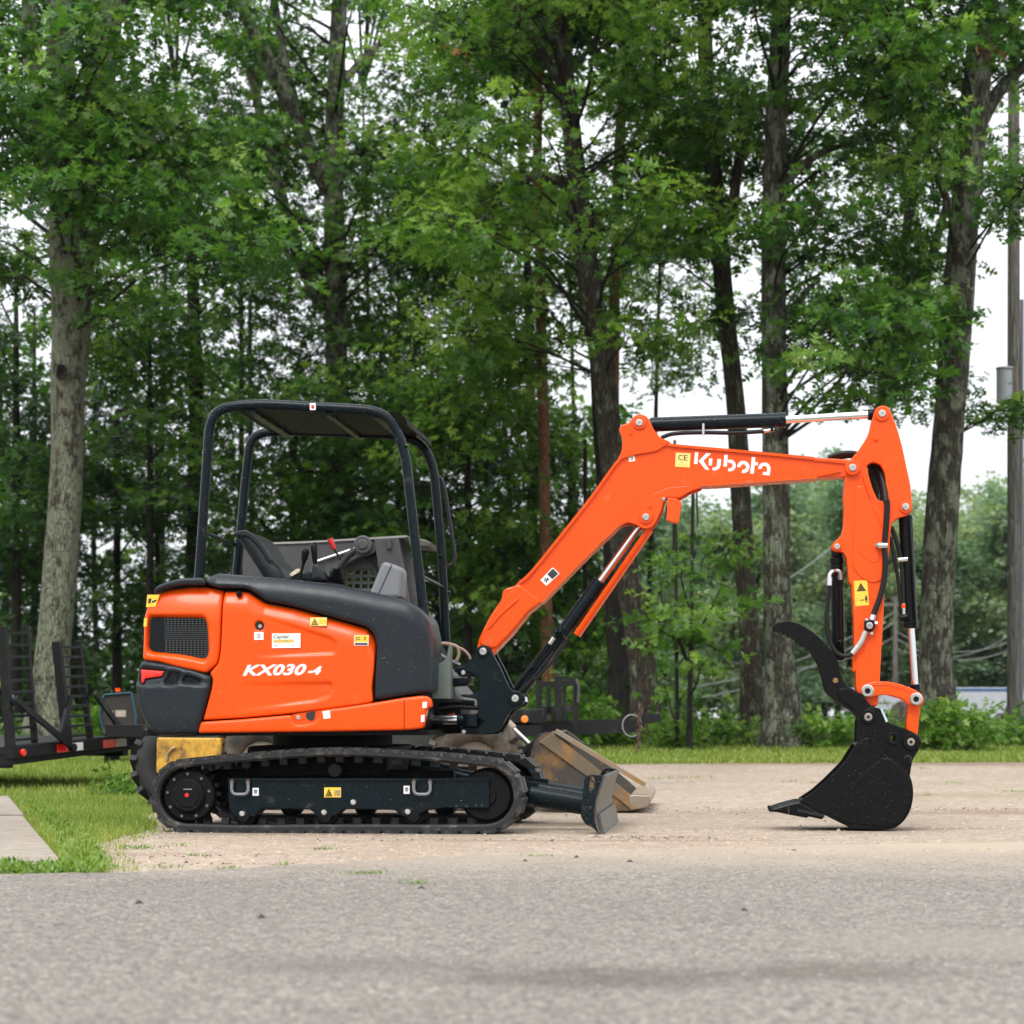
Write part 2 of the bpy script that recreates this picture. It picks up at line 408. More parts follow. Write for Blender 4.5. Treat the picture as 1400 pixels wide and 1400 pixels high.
def lerp4(q, x, y):                              # q = tl, tr, br, bl
    a = (q[0][0] + (q[1][0] - q[0][0]) * x, q[0][1] + (q[1][1] - q[0][1]) * x); b = (q[3][0] + (q[2][0] - q[3][0]) * x, q[3][1] + (q[2][1] - q[3][1]) * x)
    return (a[0] + (b[0] - a[0]) * y, a[1] + (b[1] - a[1]) * y)
def decal(name, q, v, parent, base, marks=(), texts=(), fr=XF, mats=None):
    """sticker over the pixel quad q; marks: (unit polygon, material no.), texts: (string, x0, y0, x1, y1, material no.)"""
    m = MB(); m.mi = 0; m.plate(fr.L(q, v), v, v + .003, 0)
    for pts, mi in marks: put_poly(m, [lerp4(q, *p) for p in pts], v - .0012, mi, fr)
    for s, x0, y0, x1, y1, mi, *sh in texts:
        put_text(m, s, (lerp4(q, x0, y1), lerp4(q, x1, y1), lerp4(q, x0, y0)), v - .0014, mi, sh[0] if sh else 0, sh[1] if len(sh) > 1 else 0, fr)
    return m.build(name, mats or [base, INK, WHITE, REDP, YELLOW, INKG], parent, smooth=0)
def rect(x0, y0, x1, y1): return [(x0, y0), (x1, y0), (x1, y1), (x0, y1)]
TRI = [([(.06, .9), (.28, .1), (.5, .9)], 1), ([(.13, .82), (.28, .26), (.43, .82)], 4), ([(.24, .75), (.28, .4), (.34, .5), (.36, .75)], 1)]
BOOK = [([(.58, .25), (.95, .25), (.95, .85), (.58, .85)], 5), ([(.61, .31), (.755, .31), (.755, .79), (.61, .79)], 4), ([(.775, .31), (.92, .31), (.92, .79), (.775, .79)], 4)]

def pin(px, py, v, rp, parent, boss=ORANGE, br=None, name='pin'):
    """boss collar with a turned pin head, facing us at v"""
    u, z = E(px, py, v); r = pm(rp)
    m = MB(); m.mi = 0
    m.cyl((u, v + .01, z), (u, v - .012, z), br and pm(br) or r * 1.7, 26, bev=.004)
    m.mi = 1; m.cyl((u, v, z), (u, v - .024, z), r, 20, bev=.003); m.mi = 2; m.cyl((u, v, z), (u, v - .0255, z), r * .28, 10)
    return m.build(name, [boss, PIN, INKG], parent, wn=True)

# ---- undercarriage
VN = -.775                                       # outer face of the near track
spr = E(255, 1088, VN); idl = E(663, 1088, VN); car = E(454, 1030, VN); R0 = .188
def track_path():
    o = []
    for i in range(13): t = math.radians(262 - 165 * i / 12); o.append((spr[0] + R0 * math.cos(t), spr[1] + R0 * math.sin(t)))
    o += [(spr[0] + .3, spr[1] + R0 + .03), (car[0], car[1] + .008), (idl[0] - .35, idl[1] + R0 + .035)]
    for i in range(13): t = math.radians(83 - 170 * i / 12); o.append((idl[0] + R0 * math.cos(t), idl[1] + R0 * math.sin(t)))
    o += [(idl[0] - .3, idl[1] - R0 - .004), ((spr[0] + idl[0]) / 2, idl[1] - R0 - .006), (spr[0] + .3, spr[1] - R0 - .006)]
    o = [tuple(p) for p in spl(o + [o[0]], 6)[:-1]]
    L = resample(o, .02)
    P = np.array(L + [L[0]]); s = np.r_[0, np.cumsum(np.hypot(*np.diff(P, axis=0).T))]; n = 126
    return [(np.interp(s[-1] * i / n, s, P[:, 0]), np.interp(s[-1] * i / n, s, P[:, 1])) for i in range(n)]
TP = track_path(); NT = len(TP)
TN = []
for i in range(NT):
    a, b = np.array(TP[i - 1]), np.array(TP[(i + 1) % NT]); e = (b - a) / np.linalg.norm(b - a); TN.append((e, np.array((-e[1], e[0]))))
def make_track(v0, v1):
    m = MB(); prof = [(v0, .008), (v0 + .01, .018), (v1 - .01, .018), (v1, .008), (v1, -.014), (v1 - .012, -.026), (v0 + .012, -.026), (v0, -.014)]; k = len(prof); V = []; Fs = []
    for p, (e, n) in zip(TP, TN):
        for v, h in prof: V.append((p[0] + n[0] * h, v, p[1] + n[1] * h))
    for i in range(NT):
        j = (i + 1) % NT
        for q in range(k): r = (q + 1) % k; Fs.append((i * k + q, i * k + r, j * k + r, j * k + q))
    return m.add(V, Fs).build('rubber_track', RUBBER, exc, smooth=35)
lug_m = MB()                                     # tread bar: splayed ends, ramped sides, in local x along the belt, z outwards
for y0, y1, xs in ((-.152, -.02, (.051, .043)), (.02, .152, (.051, .043))):
    for side in (1,):
        V = []
        for y, w, w2 in ((y0, xs[0], xs[1]), (y1, xs[0], xs[1])):
            V += [(-w, y, 0.006), (w, y, 0.006), (w2, y, .026), (-w2, y, .026)]
        lug_m.add(V, [(0, 1, 2, 3), (7, 6, 5, 4), (0, 4, 5, 1), (1, 5, 6, 2), (2, 6, 7, 3), (3, 7, 4, 0)])
lug_m.add([(-.02, -.02, .006), (.02, -.02, .006), (.012, -.02, .024), (-.012, -.02, .024), (-.02, .02, .006), (.02, .02, .006), (.012, .02, .024), (-.012, .02, .024)],
          [(0, 1, 2, 3), (7, 6, 5, 4), (0, 4, 5, 1), (1, 5, 6, 2), (2, 6, 7, 3), (3, 7, 4, 0)])
tooth_m = MB().box((-.022, -.03, -.06), (.022, .03, -.02))
lug_me = tooth_me = None
for v0 in (VN, .475):
    tr = make_track(v0, v0 + .3)
    if v0 > 0: tr['label'] = 'rubber track on the far side'
    for i in range(42):
        j = i * 3; p = TP[j]; e, n = TN[j]
        M = Matrix(((e[0], 0, n[0], p[0]), (0, 1, 0, v0 + .15), (e[1], 0, n[1], p[1]), (0, 0, 0, 1)))
        if lug_me is None:
            o = lug_m.build('tread_lug', RUBBER, tr, smooth=0); lug_me = o.data
        else: o = link('tread_lug', lug_me, tr)
        o.matrix_local = M
        if v0 < 0:
            if tooth_me is None:
                o = tooth_m.build('guide_tooth', RUBBER, tr, smooth=0); tooth_me = o.data
            else: o = link('guide_tooth', tooth_me, tr)
            o.matrix_local = M
OLDBOLT = mat('dull bolt', (.16, .155, .15), .5, .6, var=.3, vs=40)
def wheelset(v0, v1, near):
    s = 1 if near else -1; vo = v0 if near else v1
    vin = lambda x: vo + s * x
    m = MB(); teeth = []
    for i in range(76):
        t = 2 * math.pi * i / 76; r = (.178, .178, .146, .146)[i % 4]; teeth.append((spr[0] + r * math.cos(t), spr[1] + r * math.sin(t)))
    a, b = sorted((vin(.10), vin(.17))); m.plate(teeth, a, b, .003)
    sp = m.build('sprocket', DARKIN, exc, wn=True)
    m = MB(); m.cyl((spr[0], vin(.12), spr[1]), (spr[0], vin(.045), spr[1]), .15, 36, bev=.01); m.cyl((spr[0], vin(.06), spr[1]), (spr[0], vin(.012), spr[1]), .098, 36, bev=.012)
    m.cyl((spr[0], vin(.02), spr[1]), (spr[0], vin(.006), spr[1]), .07, 30, bev=.004)
    m.build('hub_cover', DARKIN, sp, wn=True)
    bo = None
    for i in range(9):
        t = 2 * math.pi * (i + .3) / 9; c = (spr[0] + .124 * math.cos(t), spr[1] + .124 * math.sin(t))
        m = MB(); m.cyl((c[0], vin(.05), c[1]), (c[0], vin(.036), c[1]), .0085, 6); m.build('hub_bolt', OLDBOLT, sp)
    if near:
        m = MB(); m.cyl((spr[0], vin(.012), spr[1] + .004), (spr[0], vin(.002), spr[1] + .004), .013, 6); m.build('plug', REDP, sp)
        m = MB(); m.box((spr[0] - .02, vin(.005), spr[1] + .035), (spr[0] + .03, vin(.008), spr[1] + .04)); m.build('stamp_plate', INKG, sp)
    m = MB(); m.cyl((idl[0], vin(.24), idl[1]), (idl[0], vin(.06), idl[1]), .155, 40, bev=.02); m.cyl((idl[0], vin(.08), idl[1]), (idl[0], vin(.05), idl[1]), .06, 24, bev=.005)
    m.build('idler_wheel', DARKIN, exc, wn=True)
    for px in (331, 443, 564):
        c = E(px, 1116, VN); m = MB(); m.cyl((c[0], vin(.06), c[1]), (c[0], vin(.24), c[1]), .062, 24, bev=.01); m.cyl((c[0], vin(.03), c[1]), (c[0], vin(.07), c[1]), .035, 18)
        m.build('track_roller', DARKIN, exc, wn=True)
    c = E(455, 1054, VN); m = MB(); m.cyl((c[0], vin(.05), c[1]), (c[0], vin(.24), c[1]), .04, 24, bev=.006); m.build('carrier_roller', DARKIN, exc, wn=True)
    fr = EL(rnd([(309, 1066), (668, 1066), (668, 1106), (606, 1105)] + z1((1275, 1085), (1235, 1112), (1180, 1112), (1145, 1082), (925, 1078), (890, 1110), (820, 1112), (785, 1080), (580, 1075), (545, 1110), (470, 1115), (440, 1080)), 3, 3), VN)
    a, b = sorted((vin(.035), vin(.2))); m = MB(); m.plate(fr, a, b, .006)
    tf = m.build('track_frame', BLUEBK, exc, wn=True)
    if near:
        m = MB(); m.ribbon([E(309, 1064.5, VN), E(668, 1064.5, VN)], a - .012, b, .012); m.build('frame_edge', BLUEBK, tf)
        for cx in (328, 577):
            p = [(cx - 11, 1067), (cx - 11.5, 1081), (cx - 8, 1086), (cx + 8, 1086), (cx + 11.5, 1081), (cx + 11, 1067)]
            m = MB(); m.tube([EP(x, y, a - .03) for x, y in rnd(p, 4, 3, False)], .009, 8)
            for q in (p[0], p[-1]): m.cyl(EP(q[0], q[1] + 2, a), EP(q[0], q[1] + 2, a - .035), .012, 10)
            m.build('tie_down_loop', CONS, tf)
            for q in (p[0], p[-1]): m = MB(); m.cyl(EP(q[0], q[1], a), EP(q[0], q[1], a - .044), .009, 6); m.build('loop_bolt', mat('rusty bolt', (.10, .06, .04), .6, .3) if 'rusty bolt' not in bpy.data.materials else bpy.data.materials['rusty bolt'], tf)
        for px, py in ((331, 1112.5), (443, 1111), (557.5, 1110), (483, 1097)):
            m = MB(); m.cyl(EP(px, py, a + .01), EP(px, py, a - .014), .0165, 16, bev=.004); m.build('frame_bolt', PIN, tf, wn=True)
        for px in (624, 638, 651, 659):
            m = MB(); m.cyl(EP(px, 1102 - (px > 650), a), EP(px, 1102 - (px > 650), a - .0015), .008, 10); m.build('frame_hole', INK, tf)
        decal('warning_decal', z1((850, 985), (921, 985), (921, 1027), (850, 1027)), a - .004, tf, YELLOW, TRI + BOOK)
        for q in (z1((545, 987), (571, 987), (571, 1020), (545, 1020)), z1((1188, 978), (1213, 978), (1213, 1012), (1188, 1012))):
            decal('tie_down_decal', q, a - .004, tf, WHITE, [([(.2, .2), (.8, .2), (.8, .6), (.5, .85), (.2, .6)], 5), ([(.32, .3), (.68, .3), (.68, .42), (.32, .42)], 1)])
wheelset(VN, VN + .3, True); wheelset(.475, .775, False)
c0 = (E(455, 1000, 0)[0], 0)
m = MB(); m.box((c0[0] - .42, -.5, .3), (c0[0] + .42, .5, .5), .03); m.box((c0[0] - .75, -.46, .22), (c0[0] + .8, -.36, .36), .01); m.box((c0[0] - .75, .36, .22), (c0[0] + .8, .46, .36), .01)
m.build('centre_frame', DARKIN, exc, wn=True)
m = MB(); m.cyl((c0[0], 0, .49), (c0[0], 0, .62), .36, 40, bev=.01); m.build('swing_bearing', DARKIN, exc, wn=True)

# ---- dozer blade
for v in (-.32, .32):
    m = MB(); pts = [EP(x, y, -.36) for x, y in ((640, 1075), (722, 1086), (800, 1099))]
    for p in pts: p.y = v
    m.tube([pts[0], pts[1]], .055, 4, True) if False else m.prism(pts[0], pts[1] + (pts[1] - pts[0]) * .15, .09, .15)
    m.cyl(pts[1], pts[2], .068, 20, bev=.01); m.build('blade_arm', BLUEBK, exc, wn=True)
bl = EL(rnd(z3((1048, 885), (1022, 950), (1008, 1010), (1003, 1065), (1012, 1125), (1034, 1184)), 6, 3, False), -.72)
m = MB(); m.ribbon(bl[::-1], -.72, .74, .016); m.build('blade_shell', mat('worn blade face', (.075, .073, .068), .4, .3, var=.3, vs=10, bump=.2, bs=80, dirt=((.15, .125, .095), .35, 8)), exc, smooth=30)
m = MB(); cut = EL(z3((1006, 1080), (1034, 1184)), -.72); m.ribbon([(cut[1][0] + .012, cut[1][1] - .004), (cut[0][0] + .018, cut[0][1])], -.73, .75, .014); m.build('cutting_edge', STEEL if False else bpy.data.materials['worn blade face'], exc)
for v in (-.735, .74):
    ep = EL(rnd(z3((952, 905), (982, 879), (1046, 884), (1036, 920), (1012, 990), (1002, 1060), (1010, 1130), (1030, 1186), (1000, 1150), (958, 1130), (935, 1092), (944, 1000)), 3, 3), -.735)
    sl_ = EL(rnd(z3((982, 897), (1006, 893), (1002, 960), (985, 975), (975, 970)), 3, 3), -.735)
    m = MB(); m.plate(ep, v, v + .018, .003, [sl_]); m.build('blade_end_plate', BLUEBK, exc, wn=True)
m = MB(); m.cyl(EP(560, 1045, 0), EP(690, 1075, 0), .045, 16, bev=.005); m.build('blade_cylinder', BLUEBK, exc, wn=True)

# ---- upper body
VB = -.72
fill = rnd([(200, 1002), (192, 940), (206, 850), (222, 812), (270, 803), (300, 796), (400, 800), (540, 835), (575, 880), (584, 950), (572, 1002)], 8, 3)
m = MB(); m.plate(EL(fill, -.62), -.64, .70, .05); m.build('body_shell', DARKIN, exc, wn=True)
m = MB(); m.plate(EL([(205, 998), (590, 998), (590, 1005), (205, 1006)], -.6), -.68, .7, .004); m.build('floor_plate', DARKIN, exc)
grille = rnd(z1((122, 160), (92, 205), (77, 262), (71, 442), (142, 450), (212, 470), (346, 499), (394, 456), (404, 400), (413, 146), (332, 128), (250, 131), (182, 141)), 4, 3)
ghole = rnd(z1((101, 260), (338, 264), (346, 292), (354, 405), (341, 440), (250, 420), (96, 402)), 6, 3)
gc = np.array(E(240, 870, VB)); ur = E(205, 880, VB)[0]
def rearcurve(x0, k): return lambda u, z, d: k * np.maximum(0, x0 - u) ** 2
x0 = E(262, 880, VB)[0]
gl = EL(rnd(z1((88, 244), (345, 246), (362, 290), (370, 410), (350, 462), (250, 440), (84, 420)), 6, 3), VB)
def inpoly(u, z, poly):
    c = np.zeros(len(u), bool)
    for (ax, az), (bx, bz) in zip(poly, poly[1:] + poly[:1]):
        k = ((az > z) != (bz > z)) & (u < (bx - ax) * (z - az) / (bz - az + 1e-12) + ax); c ^= k
    return c
def pdist(u, z, poly):
    Q = np.stack([u, z], 1); out = np.full(len(Q), 1e9)
    for a, b in zip(poly, poly[1:] + poly[:1]):
        a, b = np.array(a), np.array(b); ab = b - a; t = np.clip(((Q - a) @ ab) / (ab @ ab + 1e-12), 0, 1); out = np.minimum(out, np.hypot(*(Q - a - t[:, None] * ab).T))
    return out
def grille_h(u, z, d):
    s = np.where(inpoly(u, z, gl), 1, -1) * pdist(u, z, gl)
    return .3 * np.maximum(0, x0 - u) ** 2 + .018 * ss(s, 0, .02) + 1.6 * np.maximum(0, z - gc[1] - .085) ** 2
gp = panel('rear_side_panel', EL(grille, VB), VB, .05, .02, ORANGE, exc, step=.011, holes=[EL(ghole, VB)], height=grille_h)
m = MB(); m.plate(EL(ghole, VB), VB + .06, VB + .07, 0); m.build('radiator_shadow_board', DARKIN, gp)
mg = MB(); a0 = E(222, 840, VB); a1 = E(283, 903, VB); k = 0
z_ = a1[1]
while z_ < a0[1]:
    mg.box((a0[0], VB + .045, z_), (a1[0], VB + .056, z_ + .006)); z_ += .0125
mg.build('radiator_fins', FINS, gp, smooth=0, kind='stuff')
mm = MB(); gL = EL(ghole, VB); us = [p[0] for p in gL]; zs = [p[1] for p in gL]; st = .013
for sgn in (1, -1):                               # expanded metal mesh
    cst = np.arange(-1.2, 1.2, st)
    for c_ in cst:
        uu = np.linspace(min(us), max(us), 46); zz = sgn * .62 * (uu - gc[0]) + gc[1] + c_
        ok = inpoly(uu, zz, gL)
        if ok.sum() > 3:
            u0, u1 = uu[ok][0], uu[ok][-1]; zz0, zz1 = zz[ok][0], zz[ok][-1]
            mm.prism((u0, VB + .028, zz0), (u1, VB + .028, zz1), .0024, .003)
mm.build('grille_mesh', DKGREY, gp, smooth=0, kind='stuff')
decal('warning_decal', z1((98, 165), (150, 165), (132, 216), (92, 218)), VB + .024, gp, YELLOW, [([(.5, .5), (.9, .4), (.9, .55), (.5, .7)], 1), ([(.15, .3), (.4, .3), (.4, .7), (.15, .7)], 1)])
decal('warning_decal', z1((84, 265), (97, 264), (95, 300), (81, 301)), VB + .004, gp, YELLOW)

door = rnd(z1((420, 149), (455, 150), (520, 152), (556, 178), (590, 199), (720, 224), (850, 260), (960, 290), (1028, 311), (1056, 337), (1064, 380), (1064, 425), (1060, 490), (1052, 560), (1056, 618), (1038, 626), (940, 641), (700, 671), (500, 689), (333, 698), (336, 690), (371, 560), (375, 522), (362, 499), (399, 457), (409, 401)), 3, 3)
r1 = EL(rnd(z1((560, 245), (700, 285), (885, 345), (905, 365), (903, 420), (560, 436)), 5, 3), VB)      # upper relief
r2 = EL(rnd(z1((500, 538), (885, 533), (890, 560), (880, 600), (820, 622), (450, 668)), 6, 3), VB)      # lower relief
ua, ub = E(300, 900, VB)[0], E(455, 900, VB)[0]
zc = E(400, 850, VB)[1]
kh = disc((354, 855.5), 6.2, 16)
def door_h(u, z, d):
    f = ss(u, ua, ub)                             # the relief dies out towards the rear
    h = 0
    for r_, s_ in ((r1, .014), (r2, .014)):
        s = np.where(inpoly(u, z, r_), 1, -1) * pdist(u, z, r_); h = h + s_ * f * ss(s, -.001, .016)
    top = np.interp(u, [p[0] for p in topl], [p[1] for p in topl])
    return h + 3.4 * np.maximum(0, z - (top - .115)) ** 2
topl = sorted(EL(z1((420, 149), (520, 152), (590, 199), (720, 224), (850, 260), (960, 290), (1028, 311), (1064, 380)), VB))
dr = panel('engine_door', EL(door, VB), VB, .05, .012, ORANGE, exc, step=.0105, holes=[EL(kh, VB)], height=door_h)
m = MB(); m.cyl(EP(354, 855.5, VB + .03), EP(354, 855.5, VB + .02), .03, 20); m.mi = 1; m.cyl(EP(355.5, 856, VB + .02), EP(355.5, 856, VB + .008), .011, 12)
m.build('door_lock', [INK, PIN], dr)
m = MB(); kx = z1((488, 163))[0]; m.cyl(EP(*kx, VB + .03), EP(*kx, VB - .002), .017, 16, bev=.004); m.build('latch', BLACK, dr, wn=True)
m = MB(); put_text(m, 'KX030', (z1((503, 511))[0], z1((775, 507))[0], z1((503, 463))[0]), VB - .0015, 0, .32, .034)
put_text(m, '-4', (z1((780, 506))[0], z1((840, 505))[0], z1((780, 470))[0]), VB - .0015, 0, .32, .06)
m.build('lettering', WHITE, dr, smooth=0)
decal('dealer_sticker', z1((628, 330), (749, 329), (749, 391), (628, 392)), VB + .003, dr, WHITE,
      [([(.05, .42), (.77, .42), (.77, .64), (.05, .64)], 4), ([(.06, .8), (.2, .8), (.2, .83), (.06, .83)], 5), ([(.66, .8), (.78, .8), (.78, .83), (.66, .83)], 5)],
      [('Capital', .05, .08, .60, .42, 1, .35, .004), ('EQUIPMENT', .06, .45, .75, .61, 5, 0, .01)])
decal('small_decal', z1((552, 324), (592, 324), (592, 357), (552, 357)), VB - .001, dr, WHITE, [([(.35, .2), (.65, .2), (.65, .8), (.35, .8)], 5), ([(.42, .3), (.58, .3), (.58, .7), (.42, .7)], 2)])
decal('warning_decal', z1((790, 262), (861, 262), (860, 298), (790, 298)), VB - .0015, dr, YPALE, TRI + [([(.55, .2), (.95, .2), (.95, .75), (.55, .75)], 4)])
decal('warning_decal', z1((977, 337), (1040, 337), (1038, 381), (977, 381)), VB - .003, dr, WHITE,
      [(rect(.02, .02, .98, .68), 4), (rect(.06, .76, .94, .94), 1), (rect(.12, .15, .22, .55), 5), (rect(.25, .2, .42, .3), 1), (rect(.25, .38, .42, .48), 1), ([(.62, .12), (.68, .12), (.86, .55), (.8, .55)], 3), ([(.8, .12), (.86, .12), (.68, .55), (.62, .55)], 1)])

skirt = rnd(z1((324, 706), (500, 695), (713, 676), (724, 712), (745, 718), (800, 708), (822, 690), (832, 656), (940, 643), (1058, 625), (1190, 603), (1274, 594), (1300, 604), (1309, 640), (1287, 651), (1271, 734), (1200, 741), (900, 747), (313, 754)), 4, 3)
sk = panel('lower_skirt', EL(skirt, VB), VB - .012, .06, .016, ORANGE, exc, step=.012)
m = MB(); m.plate(EL(z1((712, 674), (832, 655), (826, 690), (800, 712), (745, 722), (724, 716)), VB), VB + .012, VB + .02, 0); m.build('recess_plate', ORANGE, sk)
m = MB(); m.cyl(EP(408, 981, VB + .012), EP(408, 981, VB + .002), .014, 12, bev=.003); m.build('skirt_bolt', PIN, sk)
m = MB(); m.plate(EL(rnd(z1((770, 668), (812, 660), (806, 697), (790, 703), (772, 690)), 2, 2), VB), VB + .008, VB + .0115, 0); m.build('hook_slot', INK, sk)
m = MB(); m.box((E(424, 980, VB)[0], VB - .013, E(424, 1000, VB)[1] ), (E(424, 980, VB)[0] + .001, VB - .012, E(424, 985, VB)[1])); 
for q in (z1((842, 662), (874, 658), (877, 690), (848, 694)), z1((1268, 622), (1287, 620), (1286, 646), (1268, 648)), z1((1262, 678), (1277, 675), (1276, 705), (1262, 707))):
    decal('reflector', q, VB - .016, sk, WHITE)
sm_ = MB(); sm_.box((E(552.5, 990, VB)[0], VB - .0135, E(552, 997, VB)[1]), (E(553.4, 990, VB)[0], VB - .0115, E(552, 957, VB)[1])); sm_.build('panel_seam', DARKIN, sk)

bump_ = rnd(z1((60, 452), (80, 446), (105, 446), (205, 466), (275, 481), (369, 511), (366, 560), (342, 650), (311, 757), (152, 766), (112, 752), (76, 690), (50, 620), (41, 545), (48, 500)), 4, 3)
slotA = rnd(z1((172, 540), (196, 497), (236, 502), (222, 540), (196, 545)), 2, 3); slotB = rnd(z1((246, 535), (262, 512), (322, 528), (318, 537)), 2, 3); slotL = rnd(z1((64, 482), (168, 491), (158, 512), (84, 522), (74, 542), (66, 540)), 1.5, 3)
step_line = EL(z1((30, 545), (110, 560), (230, 548), (375, 560)), VB); xb = E(258, 950, VB)[0]
def bump_h(u, z, d):
    ln = np.interp(u, [p[0] for p in step_line], [p[1] for p in step_line]); zb = E(250, 1003, VB)[1]
    return .45 * np.maximum(0, xb - u) ** 2 + .018 * ss(z, ln - .004, ln + .02) + .8 * np.maximum(0, zb + .11 - z) ** 2
cw = panel('rear_bumper', EL(bump_, VB), VB - .03, .09, .03, DKGREY, exc, step=.0105, holes=[EL(s, VB) for s in (slotA, slotB, slotL)], height=bump_h)
m = MB(); m.plate(EL(z1((160, 490), (330, 515), (330, 550), (160, 550)), VB), VB + .02, VB + .03, 0); 
for i in range(16):
    a = E(*z1((175 + 10 * i, 540))[0], VB); m.mi = 1; m.box((a[0], VB + .012, a[1] - .004), (a[0] + .004, VB + .0195, a[1] + .05))
m.build('vent_louvres', [INK, BLACK], cw, smooth=0)
lens_h = lambda u, z, d: .45 * np.maximum(0, xb - u) ** 2
panel('tail_light', EL(slotL, VB), VB - .018, .03, .006, REDL, cw, step=.01, height=lambda u, z, d: .45 * np.maximum(0, xb - u) ** 2 + .008)

cap = rnd(z1((118, 157), (128, 138), (142, 124), (190, 108), (242, 95), (335, 92), (348, 112), (338, 124), (252, 122), (185, 132)), 4, 3)
panel('rear_top_cap', EL(cap, VB), VB - .006, .6, .014, DKGREY, exc, step=.012, height=lambda u, z, d: .25 * np.maximum(0, x0 - u) ** 2)
cover = rnd(z1((342, 116), (344, 92), (386, 71), (452, 76), (700, 96), (900, 121), (1050, 151), (1150, 175), (1205, 193), (1252, 222), (1288, 272), (1302, 350), (1304, 500), (1300, 577), (1200, 591), (1082, 610), (1064, 606), (1066, 520), (1072, 428), (1072, 372), (1062, 332), (1034, 302), (960, 279), (850, 249), (720, 213), (602, 190), (562, 160), (524, 138), (445, 133), (392, 134)), 5, 4)
ct = sorted(EL(z1((344, 92), (386, 71), (452, 76), (700, 96), (900, 121), (1050, 151), (1150, 175), (1205, 193), (1252, 222), (1288, 272), (1302, 350)), VB))
xr = E(569, 900, VB)[0]
def cover_h(u, z, d):
    top = np.interp(u, [p[0] for p in ct], [p[1] for p in ct]); low = np.maximum(0, z - (top - .11))
    return 4.2 * low ** 2 * (1 - .35 * ss(u, xr - .25, xr)) + 1.6 * np.maximum(0, u - (xr - .03)) ** 2 * 4
cv = panel('side_cover', EL(cover, VB), VB - .012, .34, .022, DKGREY, exc, step=.0115, height=cover_h)

# ---- canopy
def hoop(pts, v, r, name, parent):
    m = MB(); m.tube([EP(x, y, v) for x, y in rnd(pts, 34, 7, False)], r, 14); return m.build(name, BLUEBK, parent, smooth=60)
h1 = hoop([(271, 800), (273, 778), (288, 560), (346, 551.5), (430, 556), (528, 561.5), (553, 610), (570, 760), (581, 850)], -.5, .0285, 'canopy_hoop', exc)
h2 = hoop([(322, 800), (327, 750), (337, 640), (344, 592), (400, 589), (480, 592), (566, 596), (592, 628), (604, 760), (611, 905)], .5, .0285, 'canopy_hoop', exc)
m = MB(); T4 = [EP(318, 558, -.49), EP(530, 566, -.49), EP(566, 597, .49), EP(372, 592, .49)]
def quad_slab(m, q, t):
    V = [Vector(p) for p in q] + [Vector(p) + Vector((0, 0, t)) for p in q]
    m.add(V, [(3, 2, 1, 0), (4, 5, 6, 7), (0, 1, 5, 4), (1, 2, 6, 5), (2, 3, 7, 6), (3, 0, 4, 7)])
quad_slab(m, T4, .02); rf = m.build('canopy_roof', SMOKE, exc, smooth=0)
fl = [T4[1], T4[2]]; m = MB()
fp = [(0, .012), (.06, .01), (.10, -.02), (.115, -.06)]
V = [];
for du, dz in fp: V += [T4[1] + Vector((du, 0, dz)), T4[2] + Vector((du, 0, dz))]
m.add(V + [p + Vector((-.006, 0, -.008)) for p in V], [(2 * i, 2 * i + 1, 2 * i + 3, 2 * i + 2) for i in range(3)] + [(8 + 2 * i, 8 + 2 * i + 2, 8 + 2 * i + 3, 8 + 2 * i + 1) for i in range(3)] + [(0, 2, 10, 8), (2, 4, 12, 10), (4, 6, 14, 12), (1, 9, 11, 3), (3, 11, 13, 5), (5, 13, 15, 7), (6, 7, 15, 14)])
m.build('roof_visor', SMOKE, rf, smooth=50)
for f_ in (.12, .62, .93):
    a = T4[0].lerp(T4[1], f_); b = T4[3].lerp(T4[2], f_); m = MB(); m.prism(a - Vector((0, 0, .014)), b - Vector((0, 0, .014)), .05 if f_ != .62 else .035, .024); m.build('roof_rib', BLUEBK, rf)
m = MB(); m.box((T4[0].x + .3, -.1, T4[0].z - .012), (T4[0].x + .5, .1, T4[0].z + .0)); m.build('roof_label', CONS, rf)
decal('warning_decal', [(423.5, 551), (431.5, 551), (431.5, 560.5), (423.5, 560.5)], -.531, h1, WHITE, [(rect(.25, .3, .75, .8), 3)])
m = MB(); m.tube([EP(x, y, -.5) for x, y in [(420, 551), (424, 546), (428, 543.5), (433, 545), (438, 551)]], .004, 6); m.build('wire_guard', BLACK, h1)
m = MB(); m.tube([EP(x, y, .55) for x, y in rnd([(588, 649), (603, 652), (609, 672), (622, 760), (621, 771), (608, 776)], 8, 4, False)], .011, 8); m.build('grab_rail', SEAT, h2, smooth=60)
for a, b in (((279, 728), (322, 745)), ((578, 789), (606, 803))):
    m = MB(); m.tube([EP(*a, -.5), EP(*b, .5)], .012, 8); m.build('cross_bar', BLUEBK, exc)
for x, y, v in ((554, 609, -.53), (586, 637, .46), (600, 760, .46), (581, 795, -.53), (612, 810, .46)):
    m = MB(); m.cyl(EP(x, y, v), EP(x + 4, y, v), .011, 8); m.build('hoop_bolt', BLACK, h1 if v < 0 else h2)

